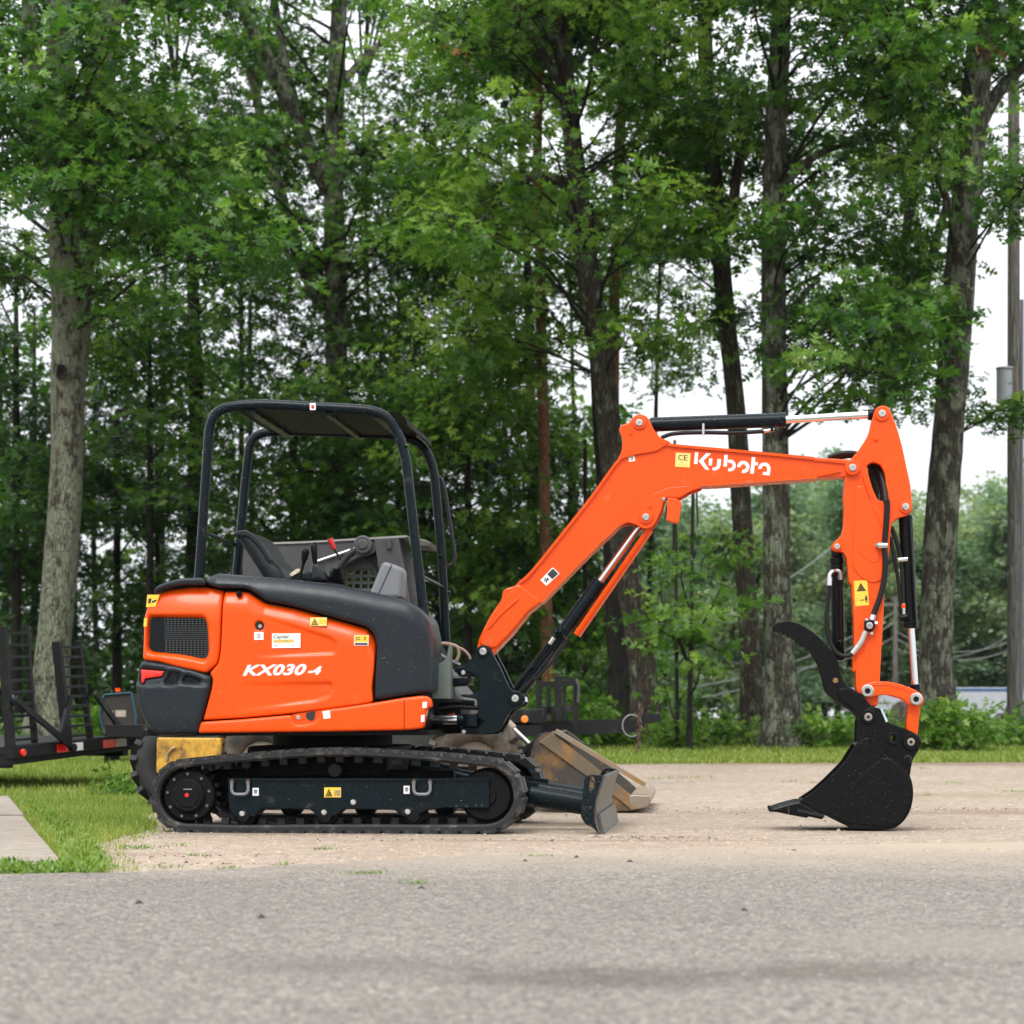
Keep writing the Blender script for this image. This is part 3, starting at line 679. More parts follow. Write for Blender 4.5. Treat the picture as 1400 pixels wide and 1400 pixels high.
# ---- operator's place
seat = rnd(z2((258, 672), (272, 658), (318, 648), (352, 664), (384, 696), (412, 735), (444, 785), (484, 822), (500, 862), (500, 900), (420, 900), (386, 850), (330, 765), (288, 700)), 5, 4)
panel('seat_back', EL(seat, -.16), -.16, .42, .05, SEAT, exc, step=.02)
m = MB(); m.plate(EL(rnd(z2((258, 674), (270, 655), (322, 646), (368, 678), (412, 735), (440, 785), (424, 800), (380, 728), (330, 680)), 4, 3), -.17), -.172, -.15, .008); m.build('seat_side_panel', CONS if False else SEAT, exc, wn=True)
m = MB(); m.plate(EL([(375, 800), (430, 790), (440, 812), (375, 815)], -.1), -.2, .25, .03); m.build('seat_cushion', SEAT, exc, wn=True)
con = rnd(z2((610, 875), (622, 800), (560, 800), (520, 812), (556, 788), (632, 796), (664, 812), (684, 850), (690, 880)), 3, 3)
m = MB(); m.plate(EL(rnd(z2((612, 885), (626, 798), (652, 800), (676, 826), (688, 862), (690, 885)), 6, 4), -.3), -.32, -.12, .03); m.build('control_console', SEAT, exc, wn=True)
m = MB(); m.plate(EL(rnd(z2((500, 862), (545, 838), (600, 830), (620, 850), (620, 885), (500, 885)), 5, 3), -.25), -.26, -.1, .02); m.build('armrest_base', SEAT, exc, wn=True)
m = MB(); m.plate(EL(rnd(z2((520, 850), (552, 828), (568, 824), (572, 838), (530, 862)), 2, 2), -.27), -.285, -.262, .002); m.build('orange_label_plate', mat('orange white label', (.75, .5, .35), .5, var=.8, vs=40), exc)
for pts, r_, nm, M_ in ((((595, 735), (585, 790), (566, 872)), .02, 'paddle_lever', BLACK), (((630, 706), (636, 800)), .022, 'control_lever', BLACK)):
    m = MB(); P = [EP(*q, -.3) for q in z2(*pts)]; 
    if nm == 'paddle_lever':
        m.tube(spl([P[0], P[0].lerp(P[1], .5), P[1], P[2]], 4), [.012] + [.024] * 3 + [.021] * 4 + [.012] + [.009] * 4 + [.008], 10)
    else: m.tube([P[0], P[0].lerp(P[1], .1), P[0].lerp(P[1], .5), P[1]], [.012, .024, .018, .014], 10)
    m.build(nm, M_, exc, smooth=60)
P = [EP(*q, -.2) for q in z2((762, 800), (735, 752), (722, 734), (705, 690))]
m = MB(); m.tube([P[0], P[2]], .006, 8); m.mi = 1; m.tube([P[1].lerp(P[2], .8), P[2], P[3], P[3] + (P[3] - P[2]) * .05], [.009, .013, .018, .01], 8); m.build('blade_lever', [BLACK, REDP], exc, smooth=60)
P = [EP(*q, -.22) for q in z2((735, 845), (752, 812), (786, 768), (812, 744), (826, 746))]
m = MB(); m.tube(P, [.02, .018, .021, .024, .014], 12); tl = m.build('joystick', SEAT, exc, smooth=60)
m = MB(); a, b = EP(*z2((730, 892))[0], -.22), EP(*z2((738, 826))[0], -.22); n = 13
m.tube([a.lerp(b, i / n) for i in range(n + 1)], [(.062 - .03 * i / n) * (1 if i % 2 else .86) for i in range(n + 1)], 14); m.build('lever_boot', BLACK, exc, smooth=20)
m = MB(); m.plate(EL(rnd(z2((890, 935), (945, 800), (962, 795), (1022, 815), (1038, 835), (1032, 960), (890, 960)), 4, 3), -.3), -.34, -.14, .02); m.build('side_console', CONS, exc, wn=True)
m = MB(); m.box((E(*z2((958, 800))[0], -.34)[0], -.344, 0), (E(*z2((958, 800))[0], -.34)[0] + .001, -.343, .001))
m = MB(); P = [EP(*q, -.343) for q in z2((985, 806), (925, 938))]; m.prism(P[0], P[1], .003, .006, Vector((0, 1, 0))); m.build('console_seam', INK, exc)
gp_ = mat('reflection tinted pillar foot', (.12, .15, .13), .45, var=.2, bump=.2, bs=200, drops=.9)  # greenish grey reflection put into the foot's base colour
m = MB(); m.plate(EL(rnd(z3((186, 300), (190, 320), (240, 320), (262, 290), (276, 230), (284, 230), (284, 500), (186, 500)), 3, 2), -.36), -.4, -.3, .006); m.build('pillar_foot', gp_, exc, wn=True)

# ---- swing post and its brackets
sw = rnd(z3((405, 262), (412, 243), (428, 232), (446, 227), (466, 232), (482, 246), (500, 285), (532, 342), (556, 398), (577, 440), (590, 456), (606, 456), (634, 464), (652, 482), (655, 506), (642, 530), (610, 545), (586, 560), (562, 588), (545, 630), (520, 664), (492, 678), (346, 677), (334, 664), (340, 640), (420, 640), (450, 615), (400, 590), (420, 560), (410, 500), (330, 486), (332, 476), (392, 474), (418, 458), (424, 415), (404, 382), (370, 366), (300, 366), (296, 345), (345, 332), (380, 306), (398, 280)), 2.2, 3)
m = MB(); m.plate(EL(sw, -.14), -.14, -.1, .006); m.plate(EL(sw, -.14), .1, .14, .006)
core = rnd(z3((430, 300), (480, 300), (560, 450), (580, 545), (540, 620), (500, 672), (350, 672), (420, 560), (420, 480), (430, 380)), 3, 3)
m.plate(EL(core, -.1), -.1, .1, .02); swp = m.build('swing_post', BLUEBK, exc, wn=True)
pin(660.7, 890.7, -.142, 5.2, swp, BLUEBK, 8.5); pin(704.5, 955, -.142, 5.2, swp, BLUEBK, 10.5)
m = MB(); m.plate(EL(rnd(z3((205, 440), (240, 392), (262, 386), (372, 386), (372, 430), (280, 436), (250, 455), (228, 500), (212, 560), (245, 590), (230, 598), (205, 560), (198, 500)), 3, 3), -.12), -.13, .13, .01); m.build('frame_nose', BLUEBK, exc, wn=True)
m = MB(); m.cyl(EP(*z3((150, 605))[0], -.16), EP(*z3((318, 605))[0], -.16), .031, 20); m.mi = 1; m.cyl(EP(*z3((314, 605))[0], -.16), EP(*z3((352, 605))[0], -.16), .036, 16, bev=.004); m.cyl(EP(*z3((378, 575))[0], -.16), EP(*z3((378, 640))[0], -.16), .05, 16, bev=.006)
m.build('swing_cylinder', [CHROME, BLUEBK], exc, wn=True)
for q in z3((343, 367), (346, 664)):
    m = MB(); m.cyl(EP(*q, -.135), EP(*q, -.148), .014, 12, bev=.003); m.build('grease_bolt', PIN, swp)
for i, (q, r_, M_) in enumerate(((((205, 225), (190, 250), (250, 290), (330, 330)), .011, CONS), (((225, 222), (262, 222), (312, 238), (322, 275), (310, 310)), .012, mat('tan hose', (.28, .2, .15), .6)), (((290, 232), (340, 250), (372, 280), (380, 300)), .009, bpy.data.materials['tan hose']), (((160, 530), (260, 512), (400, 520)), .014, HOSE), (((170, 560), (280, 540), (420, 545)), .014, HOSE), (((200, 500), (210, 560), (240, 590)), .012, HOSE))):
    m = MB(); m.tube(spl([EP(*p, -.05 if i < 3 else -.09) for p in z3(*q)], 6), r_, 8); m.build('hydraulic_hose', M_, exc, smooth=60)
m = MB(); m.plate(EL(z3((262, 580), (300, 572), (306, 590), (268, 590)), -.1), -.12, -.08, .003); m.build('lock_tab', ORANGE, exc)
m = MB(); m.box((E(575, 1000, 0)[0], -.08, E(575, 1003, -.3)[1]), (E(632, 1000, 0)[0], .4, E(575, 960, -.3)[1]), .01); m.build('frame_front', DARKIN, exc, wn=True)

# ---- boom
boom_out = z4((140, 1368), (112, 1400), (78, 1410), (46, 1388), (48, 1335), (60, 1290), (78, 1250), (122, 1165), (176, 1090), (184, 1045), (196, 1030), (250, 1014), (268, 994), (330, 938), (500, 730), (650, 540), (740, 415), (792, 348), (850, 294), (920, 264), (1000, 252), (1060, 251)) + \
    z5((150, 243), (400, 265), (700, 293), (840, 307), (960, 313), (1005, 317), (1042, 324), (1060, 345), (1060, 375), (1042, 395), (1000, 402), (850, 407), (700, 417), (500, 432), (310, 444), (190, 444), (105, 456), (50, 482)) + \
    z4((933, 558), (850, 640), (805, 692), (700, 790), (550, 940), (390, 1104), (320, 1160), (235, 1268))
m = MB(); m.plate(EL(rnd(boom_out, 3.5, 3), -.08), -.08, .08, .008); bm_ = m.build('boom', ORANGE, exc, wn=True)
top = EL(spl(z4((268, 992), (330, 938), (500, 729), (650, 539), (740, 414), (792, 346), (850, 292), (920, 262), (1000, 250), (1060, 249)) + z5((150, 241), (400, 263), (700, 291), (840, 305)), 5), -.09)
m = MB(); m.ribbon(top, -.097, .097, .016); m.build('top_flange', ORANGE, bm_, smooth=50)
bot = EL(spl(z5((850, 409), (700, 419), (500, 434), (310, 446), (190, 446), (105, 458), (50, 484)) + z4((933, 560), (850, 642), (805, 694), (700, 792), (550, 942), (390, 1106)), 5), -.09)
m = MB(); m.ribbon(bot, -.097, .097, .016); m.build('bottom_flange', ORANGE, bm_, smooth=50)
root = EL(rnd(z4((95, 1262), (130, 1180), (275, 1062), (385, 1090), (385, 1105), (330, 1140), (240, 1240), (165, 1310), (110, 1300)), 5, 3), -.08)
m = MB(); m.plate(EL(rnd(z4((58, 1330), (76, 1258), (124, 1170), (180, 1092), (268, 1000), (395, 1098), (318, 1152), (236, 1255), (140, 1352)), 6, 3), -.09), -.093, .093, .012); m.build('boom_foot', ORANGE, bm_, wn=True)
m = MB(); P = [EP(*q, -.094) for q in z4((102, 1250), (170, 1170), (272, 1078))]; m.tube(spl(P, 5), [.002] + [.009] * 9 + [.002], 8); m.build('foot_rib', ORANGE, bm_, smooth=70)
ear = rnd(z4((790, 352), (816, 300), (821, 240), (801, 186), (812, 162), (860, 146), (882, 112), (910, 100), (948, 112), (970, 142), (986, 182), (1020, 225), (1080, 252), (1000, 300), (880, 320)), 3, 3)
lug = rnd(z4((800, 696), (850, 677), (895, 690), (922, 708), (948, 712), (976, 704), (1000, 672), (1030, 612), (1046, 545), (1122, 547), (1180, 512), (1240, 492), (1240, 476), (1060, 490), (940, 545), (850, 632)), 3, 3)
for a in (-.096, .07):
    m = MB(); m.plate(EL(ear, -.09), a, a + .026, .005); m.build('cylinder_ear', ORANGE, bm_, wn=True)
    m = MB(); m.plate(EL(lug, -.09), a, a + .026, .005); m.build('cylinder_lug', ORANGE, bm_, wn=True)
m = MB(); m.plate(EL(rnd(z4((1060, 546), (1112, 552), (1135, 572), (1117, 684), (1054, 668)), 2, 2), -.12), -.135, -.03, .006); m.mi = 1; m.plate(EL(z4((1050, 585), (1058, 590), (1048, 660), (1042, 655)), -.12), -.12, -.04, 0); m.build('work_light', [ORANGE, INK], bm_, wn=True)
pin(*z4((910, 149))[0], -.097, 4.9, bm_, br=9.4); pin(*z4((945, 650))[0], -.097, 5.0, bm_, br=9.6)
for q in z4((1040, 554), (967, 594), (865, 203)):
    m = MB(); m.cyl(EP(*q, -.09), EP(*q, -.104), .011, 12, bev=.002); m.build('boss', PIN if q[1] > 680 and q[0] > 900 else ORANGE, bm_)
pin(*z5((1025, 357))[0], -.1, 5.0, bm_, br=10.5)
m = MB(); m.ribbon(EL(z5((838, 318), (900, 322), (990, 332)), -.09), -.094, -.08, .006); m.ribbon(EL(z5((840, 402), (900, 392), (968, 376)), -.09)[::-1], -.094, -.08, .006); m.build('nose_weld', ORANGE, bm_)
V9 = -.0815; m = MB()
for pg in ([(352, 158), (392, 160), (380, 302), (340, 300)], [(395, 265), (490, 168), (545, 175), (452, 262), (525, 372), (478, 368)], [(520, 232), (560, 235), (555, 318), (515, 315)],
           [(622, 240), (665, 243), (659, 315), (643, 352), (612, 374), (560, 376), (563, 342), (594, 340), (612, 325)], [(703, 188), (745, 192), (733, 333), (690, 330)],
           arcpoly((770, 318), 70, 32, 118, -112), arcpoly((930, 336), 74, 33, 182, -106), [(1032, 216), (1075, 220), (1056, 418), (1012, 414)], [(1073, 276), (1105, 280), (1101, 318), (1069, 314)],
           arcpoly((1182, 356), 74, 33, 182, -4) + [(1214, 402), (1168, 396), (1156, 428), (1242, 438), (1256, 362)][:0], [(1216, 358), (1256, 360), (1244, 438), (1158, 428), (1170, 394), (1208, 400)]):
    put_poly(m, zl(*pg), V9, 0, t=.001)
m.build('lettering', WHITE, bm_, smooth=0)
decal('marking_decal', zl((122, 164), (299, 172), (289, 341), (114, 332)), V9 - .001, bm_, YPALE, [(rect(.35, .63, .55, .67), 5), (rect(.15, .8, .85, .84), 4)], [('C', .18, .14, .5, .52, 1), ('E', .56, .14, .82, .52, 1)])
decal('small_decal', z4((850, 318), (882, 312), (888, 350), (856, 356)), V9, bm_, WHITE, [], [('3', .3, .15, .7, .85, 1)])
dq = z4((384, 984), (450, 915), (486, 950), (416, 1015))
decal('warning_decal', dq, V9 - .004, bm_, WHITE, [(rect(.5, .1, .95, .9), 1)] + [(rect(.54, .18 + .16 * i, .9, .24 + .16 * i), 5) for i in range(4)] + [([(.12, .3), (.4, .6), (.36, .7), (.1, .4)], 1), ([(.1, .65), (.38, .35), (.42, .45), (.16, .75)], 1), (rect(.2, .2, .3, .35), 1)])

def ram(a, b, c, rb, rr, v, name, parent, eye=True):
    """hydraulic cylinder: barrel a-b, rod b-c"""
    A, B, C = EP(*a, v), EP(*b, v), EP(*c, v); d = (B - A).normalized()
    m = MB(); m.cyl(A, B, rb, 24, bev=.008); m.cyl(B - d * .035, B + d * .004, rb * 1.08, 24, bev=.004); o = m.build(name, BLACK if name == 'bucket_cylinder' else BLUEBK, parent, wn=True)
    m = MB(); m.cyl(B - d * .02, C, rr, 20); m.build('rod', CHROME, o)
    m = MB(); m.cyl(C - d * .06, C + d * .01, rr * 1.5, 18, bev=.005); m.cyl(C + Vector((0, -.055, 0)), C + Vector((0, .055, 0)), rr * 1.6, 20, bev=.004); m.build('rod_eye', o.data.materials[0], o, wn=True)
    return o
bc = ram(z3((620, 475))[0], (820, 795), (883, 707), .04, .021, 0, 'boom_cylinder', exc)
m = MB(); A, B = EP(*z4((966, 716))[0], 0), EP(*z4((578, 1276))[0], 0); dd = (B - A).normalized(); nn = Vector((-dd.z, 0, dd.x)); nn = nn if nn.x > 0 else -nn
V = []; ns = 9
for P in (A, B):
    for i in range(ns): t = math.radians(-8 + 196 * i / (ns - 1)); V.append(P + nn * (.036 * math.sin(t) - .012) + Vector((0, -.062 * math.cos(t), 0)))
    for i in range(ns)[::-1]: t = math.radians(-8 + 196 * i / (ns - 1)); V.append(P + nn * (.031 * math.sin(t) - .012) + Vector((0, -.057 * math.cos(t), 0)))
k = 2 * ns; m.add(V, [(i, (i + 1) % k, k + (i + 1) % k, k + i) for i in range(k)] + [tuple(range(k))[::-1], tuple(range(k, 2 * k))]); m.build('rod_guard', ORANGE, bc, smooth=50)
for q in (((808, 178), (760, 230), (690, 325), (600, 440)), ((845, 180), (858, 210), (820, 280), (700, 405)), ((620, 470), (690, 400), (800, 260))):
    m = MB(); m.tube(spl([EP(*p, -.06) for p in z3(*q)], 6), .0095, 8); m.build('cylinder_hose', HOSE, bc, smooth=60)
m = MB(); m.cyl(EP(*z3((800, 190))[0], -.06), EP(*z3((778, 222))[0], -.06), .014, 10); m.mi = 1; m.cyl(EP(*z3((826, 150))[0], -.03), EP(*z3((826, 175))[0], -.07), .026, 10, bev=.004); m.cyl(EP(*z3((684, 332))[0], -.05), EP(*z3((692, 345))[0], -.05), .02, 10); m.build('hose_fitting', [STEEL, BLUEBK], bc)
m = MB(); m.cyl(EP(*z3((655, 490))[0], -.08), EP(*z3((660, 515))[0], -.08), .012, 8); m.build('grease_nipple', STEEL, bc)
ac = ram(z5((30, 146))[0], z5((695, 122))[0], z5((1150, 95))[0], .043, .0225, 0, 'arm_cylinder', exc)
m = MB(); m.tube(spl([EP(*p, -.03) for p in z5((85, 210), (150, 190), (290, 184), (450, 186), (590, 178))], 6), .0125, 10); m.build('cylinder_hose', HOSE, ac, smooth=60)
m = MB(); m.cyl(EP(*z5((585, 178))[0], -.03), EP(*z5((640, 170))[0], -.03), .012, 10); m.mi = 1; m.cyl(EP(*z5((626, 150))[0], -.03), EP(*z5((632, 180))[0], -.03), .015, 10, bev=.003); m.build('hose_fitting', [STEEL, BLACK], ac)
m = MB(); m.cyl(EP(*z5((293, 140))[0], -.046), EP(*z5((293, 198))[0], -.046), .009, 8); m.build('hose_clamp', STEEL, ac)

# ---- arm
arm_out = z5((1128, 95), (1136, 70), (1155, 54), (1178, 50), (1200, 58), (1216, 84), (1232, 130), (1250, 180), (1272, 262), (1290, 350), (1310, 440), (1318, 528), (1318, 560), (1306, 585), (1278, 598), (1250, 602)) + \
    z6((1040, 170), (1018, 205), (1010, 260), (1002, 400), (985, 520), (966, 620), (962, 800), (945, 1100)) + z7((910, 0), (896, 270), (882, 440), (830, 445), (770, 400), (728, 330), (720, 60)) + \
    z6((745, 1292), (738, 900), (722, 640), (702, 622), (692, 500), (684, 440), (660, 405), (630, 402), (596, 400), (575, 378), (576, 350), (600, 322), (632, 296), (654, 262), (664, 210), (668, 100), (662, 0)) + \
    z5((985, 430), (988, 395), (1000, 340), (1020, 310), (1052, 275), (1085, 225), (1108, 180))
hole = rnd(z5((1094, 345), (1126, 328), (1162, 342), (1184, 385), (1190, 450), (1186, 520), (1152, 518), (1128, 470), (1108, 405)), 3, 3)
m = MB(); m.plate(EL(rnd(arm_out, 3, 3), -.075), -.075, .075, .007, [EL(hole, -.075)]); arm = m.build('dipper_arm', ORANGE, exc, wn=True)
m = MB(); m.plate(EL(rnd([(1168, 690), (1167.5, 740), (1165, 774), (1176, 789), (1190, 796.5), (1200, 796), (1207, 790), (1213, 754), (1215, 726), (1216, 712), (1206, 698), (1192, 690), (1180, 664), (1171, 665)], 4, 3), -.083), -.083, -.074, .004); m.build('doubler_plate', ORANGE, arm, wn=True)
m = MB(); P = [EP(*q, -.083) for q in z6((762, 388), (812, 428), (880, 476), (918, 470), (926, 400))]; m.tube(P, .004, 6); P = [EP(*q, -.083) for q in [(1186, 660), (1192, 690), (1206, 722)]]; m.tube(P, .004, 6); m.build('weld_bead', ORANGE, arm)
m = MB(); P = [EP(*q, -.076) for q in z5((1078, 395), (1092, 440), (1110, 492))]; m.tube(P, .011, 8); m.build('stiffener', ORANGE, arm)
pin(*z5((1170, 92))[0], -.077, 5.0, arm, br=10.5); pin(*z5((1285, 550))[0], -.077, 5.0, arm, br=9); pin(*z6((615, 362))[0], -.077, 4.2, arm, br=6.8)
m = MB(); q = z5((1140, 218))[0]; m.cyl(EP(*q, -.07), EP(*q, -.084), .014, 14, bev=.004); m.build('boss', ORANGE, arm)
decal('warning_decal', z6((740, 615), (838, 610), (852, 793), (750, 801)), -.0775, arm, YELLOW,
      [([(.16, .42), (.5, .08), (.86, .42)], 1), ([(.26, .385), (.5, .15), (.76, .385)], 4), ([(.4, .36), (.5, .2), (.6, .36)], 1), (rect(.78, .6, .88, .68), 1), (rect(.74, .68, .92, .78), 1), (rect(.77, .78, .82, .88), 1), (rect(.85, .78, .9, .88), 1), (rect(.42, .765, .66, .785), 1), ([(.36, .775), (.46, .74), (.46, .81)], 1), ([(.72, .775), (.62, .74), (.62, .81)], 1), (rect(.1, .68, .22, .7), 5), (rect(.1, .7, .12, .86), 5)])
def hose(pts, r, name='arm_hose', M_=HOSE, par=None, n=7):
    m = MB(); m.tube(spl([EP(x, y, v) for x, y, v in pts], n), r, 10); return m.build(name, M_, par or arm, smooth=60)
z5v = lambda v, *p: [(*q, v) for q in z5(*p)]; z6v = lambda v, *p: [(*q, v) for q in z6(*p)]
hose(z5v(0, (905, 308), (960, 290), (1035, 288)) + z5v(.02, (1100, 318)) + z5v(0, (1150, 365)) + z5v(-.05, (1176, 430)) + z5v(-.1, (1190, 520)) + z6v(-.105, (985, 40), (978, 200), (966, 350), (972, 480), (962, 610), (938, 720), (905, 810), (884, 868)), .017)
hose(z5v(.04, (900, 320), (965, 304), (1030, 300), (1090, 330), (1140, 390), (1168, 460), (1172, 540)), .015)
m = MB(); a = z6((940, 355))[0]; m.cyl(EP(a[0] - 5, a[1], -.105), EP(a[0] + 9, a[1], -.105), .021, 12, bev=.004); m.cyl(EP(a[0] - 6, a[1] - 1, -.075), EP(a[0] - 6, a[1] - 1, -.115), .01, 8); m.build('hose_clamp', STEEL, arm)
c = z6((855, 945))[0]; m = MB(); m.plate(EL(rnd([(c[0] - 7, c[1] - 7), (c[0] + 6, c[1] - 8), (c[0] + 8, c[1] + 2), (c[0] + 2, c[1] + 9), (c[0] - 7, c[1] + 5)], 2, 2), -.12), -.13, -.07, .006); m.mi = 1
m.cyl(EP(*c, -.12), EP(*c, -.142), .021, 8, bev=.003); 
for dx, dy in ((8, -3), (-4, -7), (2, 9)): m.cyl(EP(c[0] + dx, c[1] + dy, -.1), EP(c[0] + dx * 1.35, c[1] + dy * 1.35, -.1), .013, 8)
m.cyl(EP(*z6((886, 864))[0], -.105), EP(*z6((872, 910))[0], -.11), .02, 10, bev=.004); m.build('valve_block', [BLACK, STEEL], arm, wn=True)
hose(z6v(-.105, (828, 985), (795, 1060), (760, 1110), (728, 1150)), .016, 'braided_hose', mat('braided steel', (.45, .45, .43), .5, .5, var=.4, vs=60, bump=.3, bs=300))
hose(z6v(-.105, (728, 1152), (700, 1166), (650, 1164), (608, 1138), (570, 1075), (546, 980), (540, 880), (548, 760), (558, 650)), .0135)
m = MB(); m.tube(spl([EP(*q, v) for q, v in zip(z6((562, 640), (562, 575), (578, 548), (604, 538), (634, 545), (640, 580), (640, 605)), (-.105, -.1, -.09, -.07, -.06, -.05, -.045))], 5), .012, 10); m.cyl(EP(*z6((561, 650))[0], -.105), EP(*z6((562, 590))[0], -.1), .017, 8); m.cyl(EP(*z6((641, 605))[0], -.045), EP(*z6((641, 562))[0], -.05), .016, 8); m.build('hose_fitting', STEEL, arm, smooth=50)

# ---- bucket linkage
bk = ram(z6((1120, 128))[0], z6((1160, 960))[0], z7((1150, 360))[0], .041, .0205, 0, 'bucket_cylinder', exc)
for q, r_ in ((((1015, 215), (1056, 330), (1086, 450), (1100, 600), (1106, 780)), .0135), (((1010, 290), (1035, 440), (1062, 580), (1082, 740), (1094, 880)), .011)):
    m = MB(); m.tube(spl([EP(*p, -.03) for p in z6(*q)], 5), r_, 10); m.build('cylinder_hose', HOSE, bk, smooth=60)
m = MB(); m.cyl(EP(*z6((1065, 460))[0], -.04), EP(*z6((1135, 455))[0], -.04), .016, 10); m.cyl(EP(*z6((1106, 780))[0], -.03), EP(*z6((1108, 860))[0], -.03), .013, 10); m.mi = 1; m.cyl(EP(*z6((1078, 890))[0], -.03), EP(*z6((1140, 880))[0], -.03), .022, 10, bev=.004); m.mi = 2; m.cyl(EP(*z6((1104, 785))[0], -.033), EP(*z6((1105, 815))[0], -.033), .014, 10)
m.build('hose_fitting', [STEEL, BLACK, ORANGE], bk)
m = MB(); m.cyl(EP(*z6((1150, 160))[0], -.045), EP(*z6((1196, 960))[0], -.045), .008, 8); m.build('oil_pipe', BLACK, bk)
lk = rnd(z7((752, 345), (756, 312), (782, 290), (860, 268), (950, 268), (1040, 286), (1130, 320), (1190, 352), (1210, 395), (1202, 432), (1165, 450), (1115, 432), (1052, 386), (960, 362), (880, 365), (830, 384), (780, 372)), 3, 4)
for a in (-.115, .085):
    m = MB(); m.plate(EL(lk, -.115), a, a + .03, .005); l_ = m.build('bucket_link', ORANGE, exc, wn=True)
    if a < 0:
        m = MB(); P = [EP(*q, -.117) for q in z7((850, 292), (950, 292), (1040, 312), (1110, 344))]; m.tube(spl(P, 4), .003, 6); m.build('link_rim', ORANGE, l_)
        for q in z7((810, 335), (1154, 393)):
            m = MB(); m.cyl(EP(*q, -.11), EP(*q, -.13), pm(8.8), 24, bev=.006); m.mi = 1; m.cyl(EP(*q, -.11), EP(*q, -.1315), pm(4), 14); m.build('pin', [PIN, DARKIN], l_, wn=True)
m = MB(); m.plate(EL(rnd(z7((1098, 420), (1186, 425), (1166, 640), (1135, 700), (1082, 600)), 3, 3), -.06), -.06, .06, .008); m.build('tipping_link', ORANGE, exc, wn=True)

# ---- bucket
VK = -.225
side = EL(rnd(z7((728, 712), (790, 672), (840, 668), (880, 700), (930, 788), (1030, 850), (1090, 910), (1116, 960), (1132, 1040), (1128, 1120), (1100, 1208), (1040, 1280), (960, 1312), (720, 1312), (650, 1286), (510, 1216), (330, 1116), (430, 1050), (520, 970), (640, 850)), 3.5, 4), VK)
m = MB(); m.plate(side, VK, VK + .014, .003); bkt = m.build('bucket', BLACK, exc, wn=True)
m = MB(); m.plate(side, .211, .225, .003); m.build('side_plate', BLACK, bkt, wn=True)
shell = EL(spl(z7((728, 712), (800, 668), (880, 700), (930, 788), (1030, 850), (1090, 910), (1120, 965), (1133, 1040), (1128, 1120), (1100, 1208), (1040, 1282), (960, 1313), (720, 1313), (650, 1287), (510, 1217), (335, 1118)), 5), VK)
m = MB(); m.ribbon(shell, VK + .002, .223, .012); m.build('bucket_shell', BLACK, bkt, smooth=50)
sd = EL(rnd(z7((930, 800), (1020, 860), (1086, 920), (1108, 970), (1122, 1040), (1118, 1120), (1092, 1200), (1034, 1270), (958, 1302), (600, 1262), (606, 1180), (640, 1090), (700, 1000), (800, 900)), 6, 4), VK)
m = MB(); m.plate(sd, VK - .009, VK + .002, .004); m.build('wear_plate', BLACK, bkt, wn=True)
ears = rnd(z7((735, 560), (738, 530), (768, 500), (790, 470), (840, 447), (900, 460), (930, 500), (960, 560), (1020, 585), (1082, 606), (1140, 630), (1175, 655), (1190, 690), (1178, 745), (1145, 795), (1126, 830), (1114, 900), (1108, 945), (1000, 900), (930, 830), (800, 760), (728, 740)), 3, 3)
eh = EL(disc(z7((988, 672))[0], 4.6, 14), -.12)
for a in (-.135, .113):
    m = MB(); m.plate(EL(ears, -.12), a, a + .022, .004, [eh]); m.build('bucket_ear', BLACK, bkt, wn=True)
def boss(q, v, rb, rp, name, M1, M2, par):
    m = MB(); m.cyl(EP(*q, v + .02), EP(*q, v - .014), pm(rb), 24, bev=.005); m.mi = 1; m.cyl(EP(*q, v), EP(*q, v - .022), pm(rp), 18, bev=.003); m.mi = 2; m.cyl(EP(*q, v), EP(*q, v - .0235), pm(rp) * .4, 10); m.build(name, [M1, M2, DARKIN], par, wn=True)
OLDPIN = mat('greased pin', (.3, .27, .23), .5, .6, var=.3, vs=40)
boss(z7((815, 520))[0], -.137, 10.5, 5.6, 'pin', BLACK, OLDPIN, bkt); boss(z7((1118, 697))[0], -.137, 12, 5.4, 'pin', BLACK, OLDPIN, bkt); boss(z7((1095, 820))[0], -.137, 6, 3.6, 'pin', DKGREY, BLACK, bkt)
m = MB(); m.plate(EL(rnd(z7((900, 465), (912, 462), (955, 550), (940, 560)), 1, 2), -.14), -.15, -.137, .002); m.build('ear_label', mat('pale blue tag', (.4, .55, .62), .5), bkt)
m = MB(); q = z7((988, 672))[0]; th = []; m.plate(EL(disc(q, 9, 22), -.137), -.146, -.135, .003, [EL(disc(q, 4.6, 14), -.137)]); m.build('hole_collar', BLACK, bkt)
tooth = z7((100, 1180), (180, 1152), (250, 1132), (300, 1120), (330, 1118), (505, 1214), (490, 1246), (392, 1226), (378, 1236), (250, 1212))
for i in range(4):
    v = VK - .012 + i * .13; m = MB(); m.plate(EL(rnd(tooth, 1.2, 2), VK), v, v + .06, .012); tt = m.build('bucket_tooth', BLACK, bkt, wn=True)
    if i == 0:
        m = MB(); m.prism(EP(*z7((310, 1178))[0], v), EP(*z7((505, 1222))[0], v), .02, .016); m.build('tooth_weld', DKGREY, tt); m = MB(); m.prism(EP(*z7((250, 1140))[0], v), EP(*z7((250, 1208))[0], v), .008, .003); m.build('tooth_joint', INK, tt)

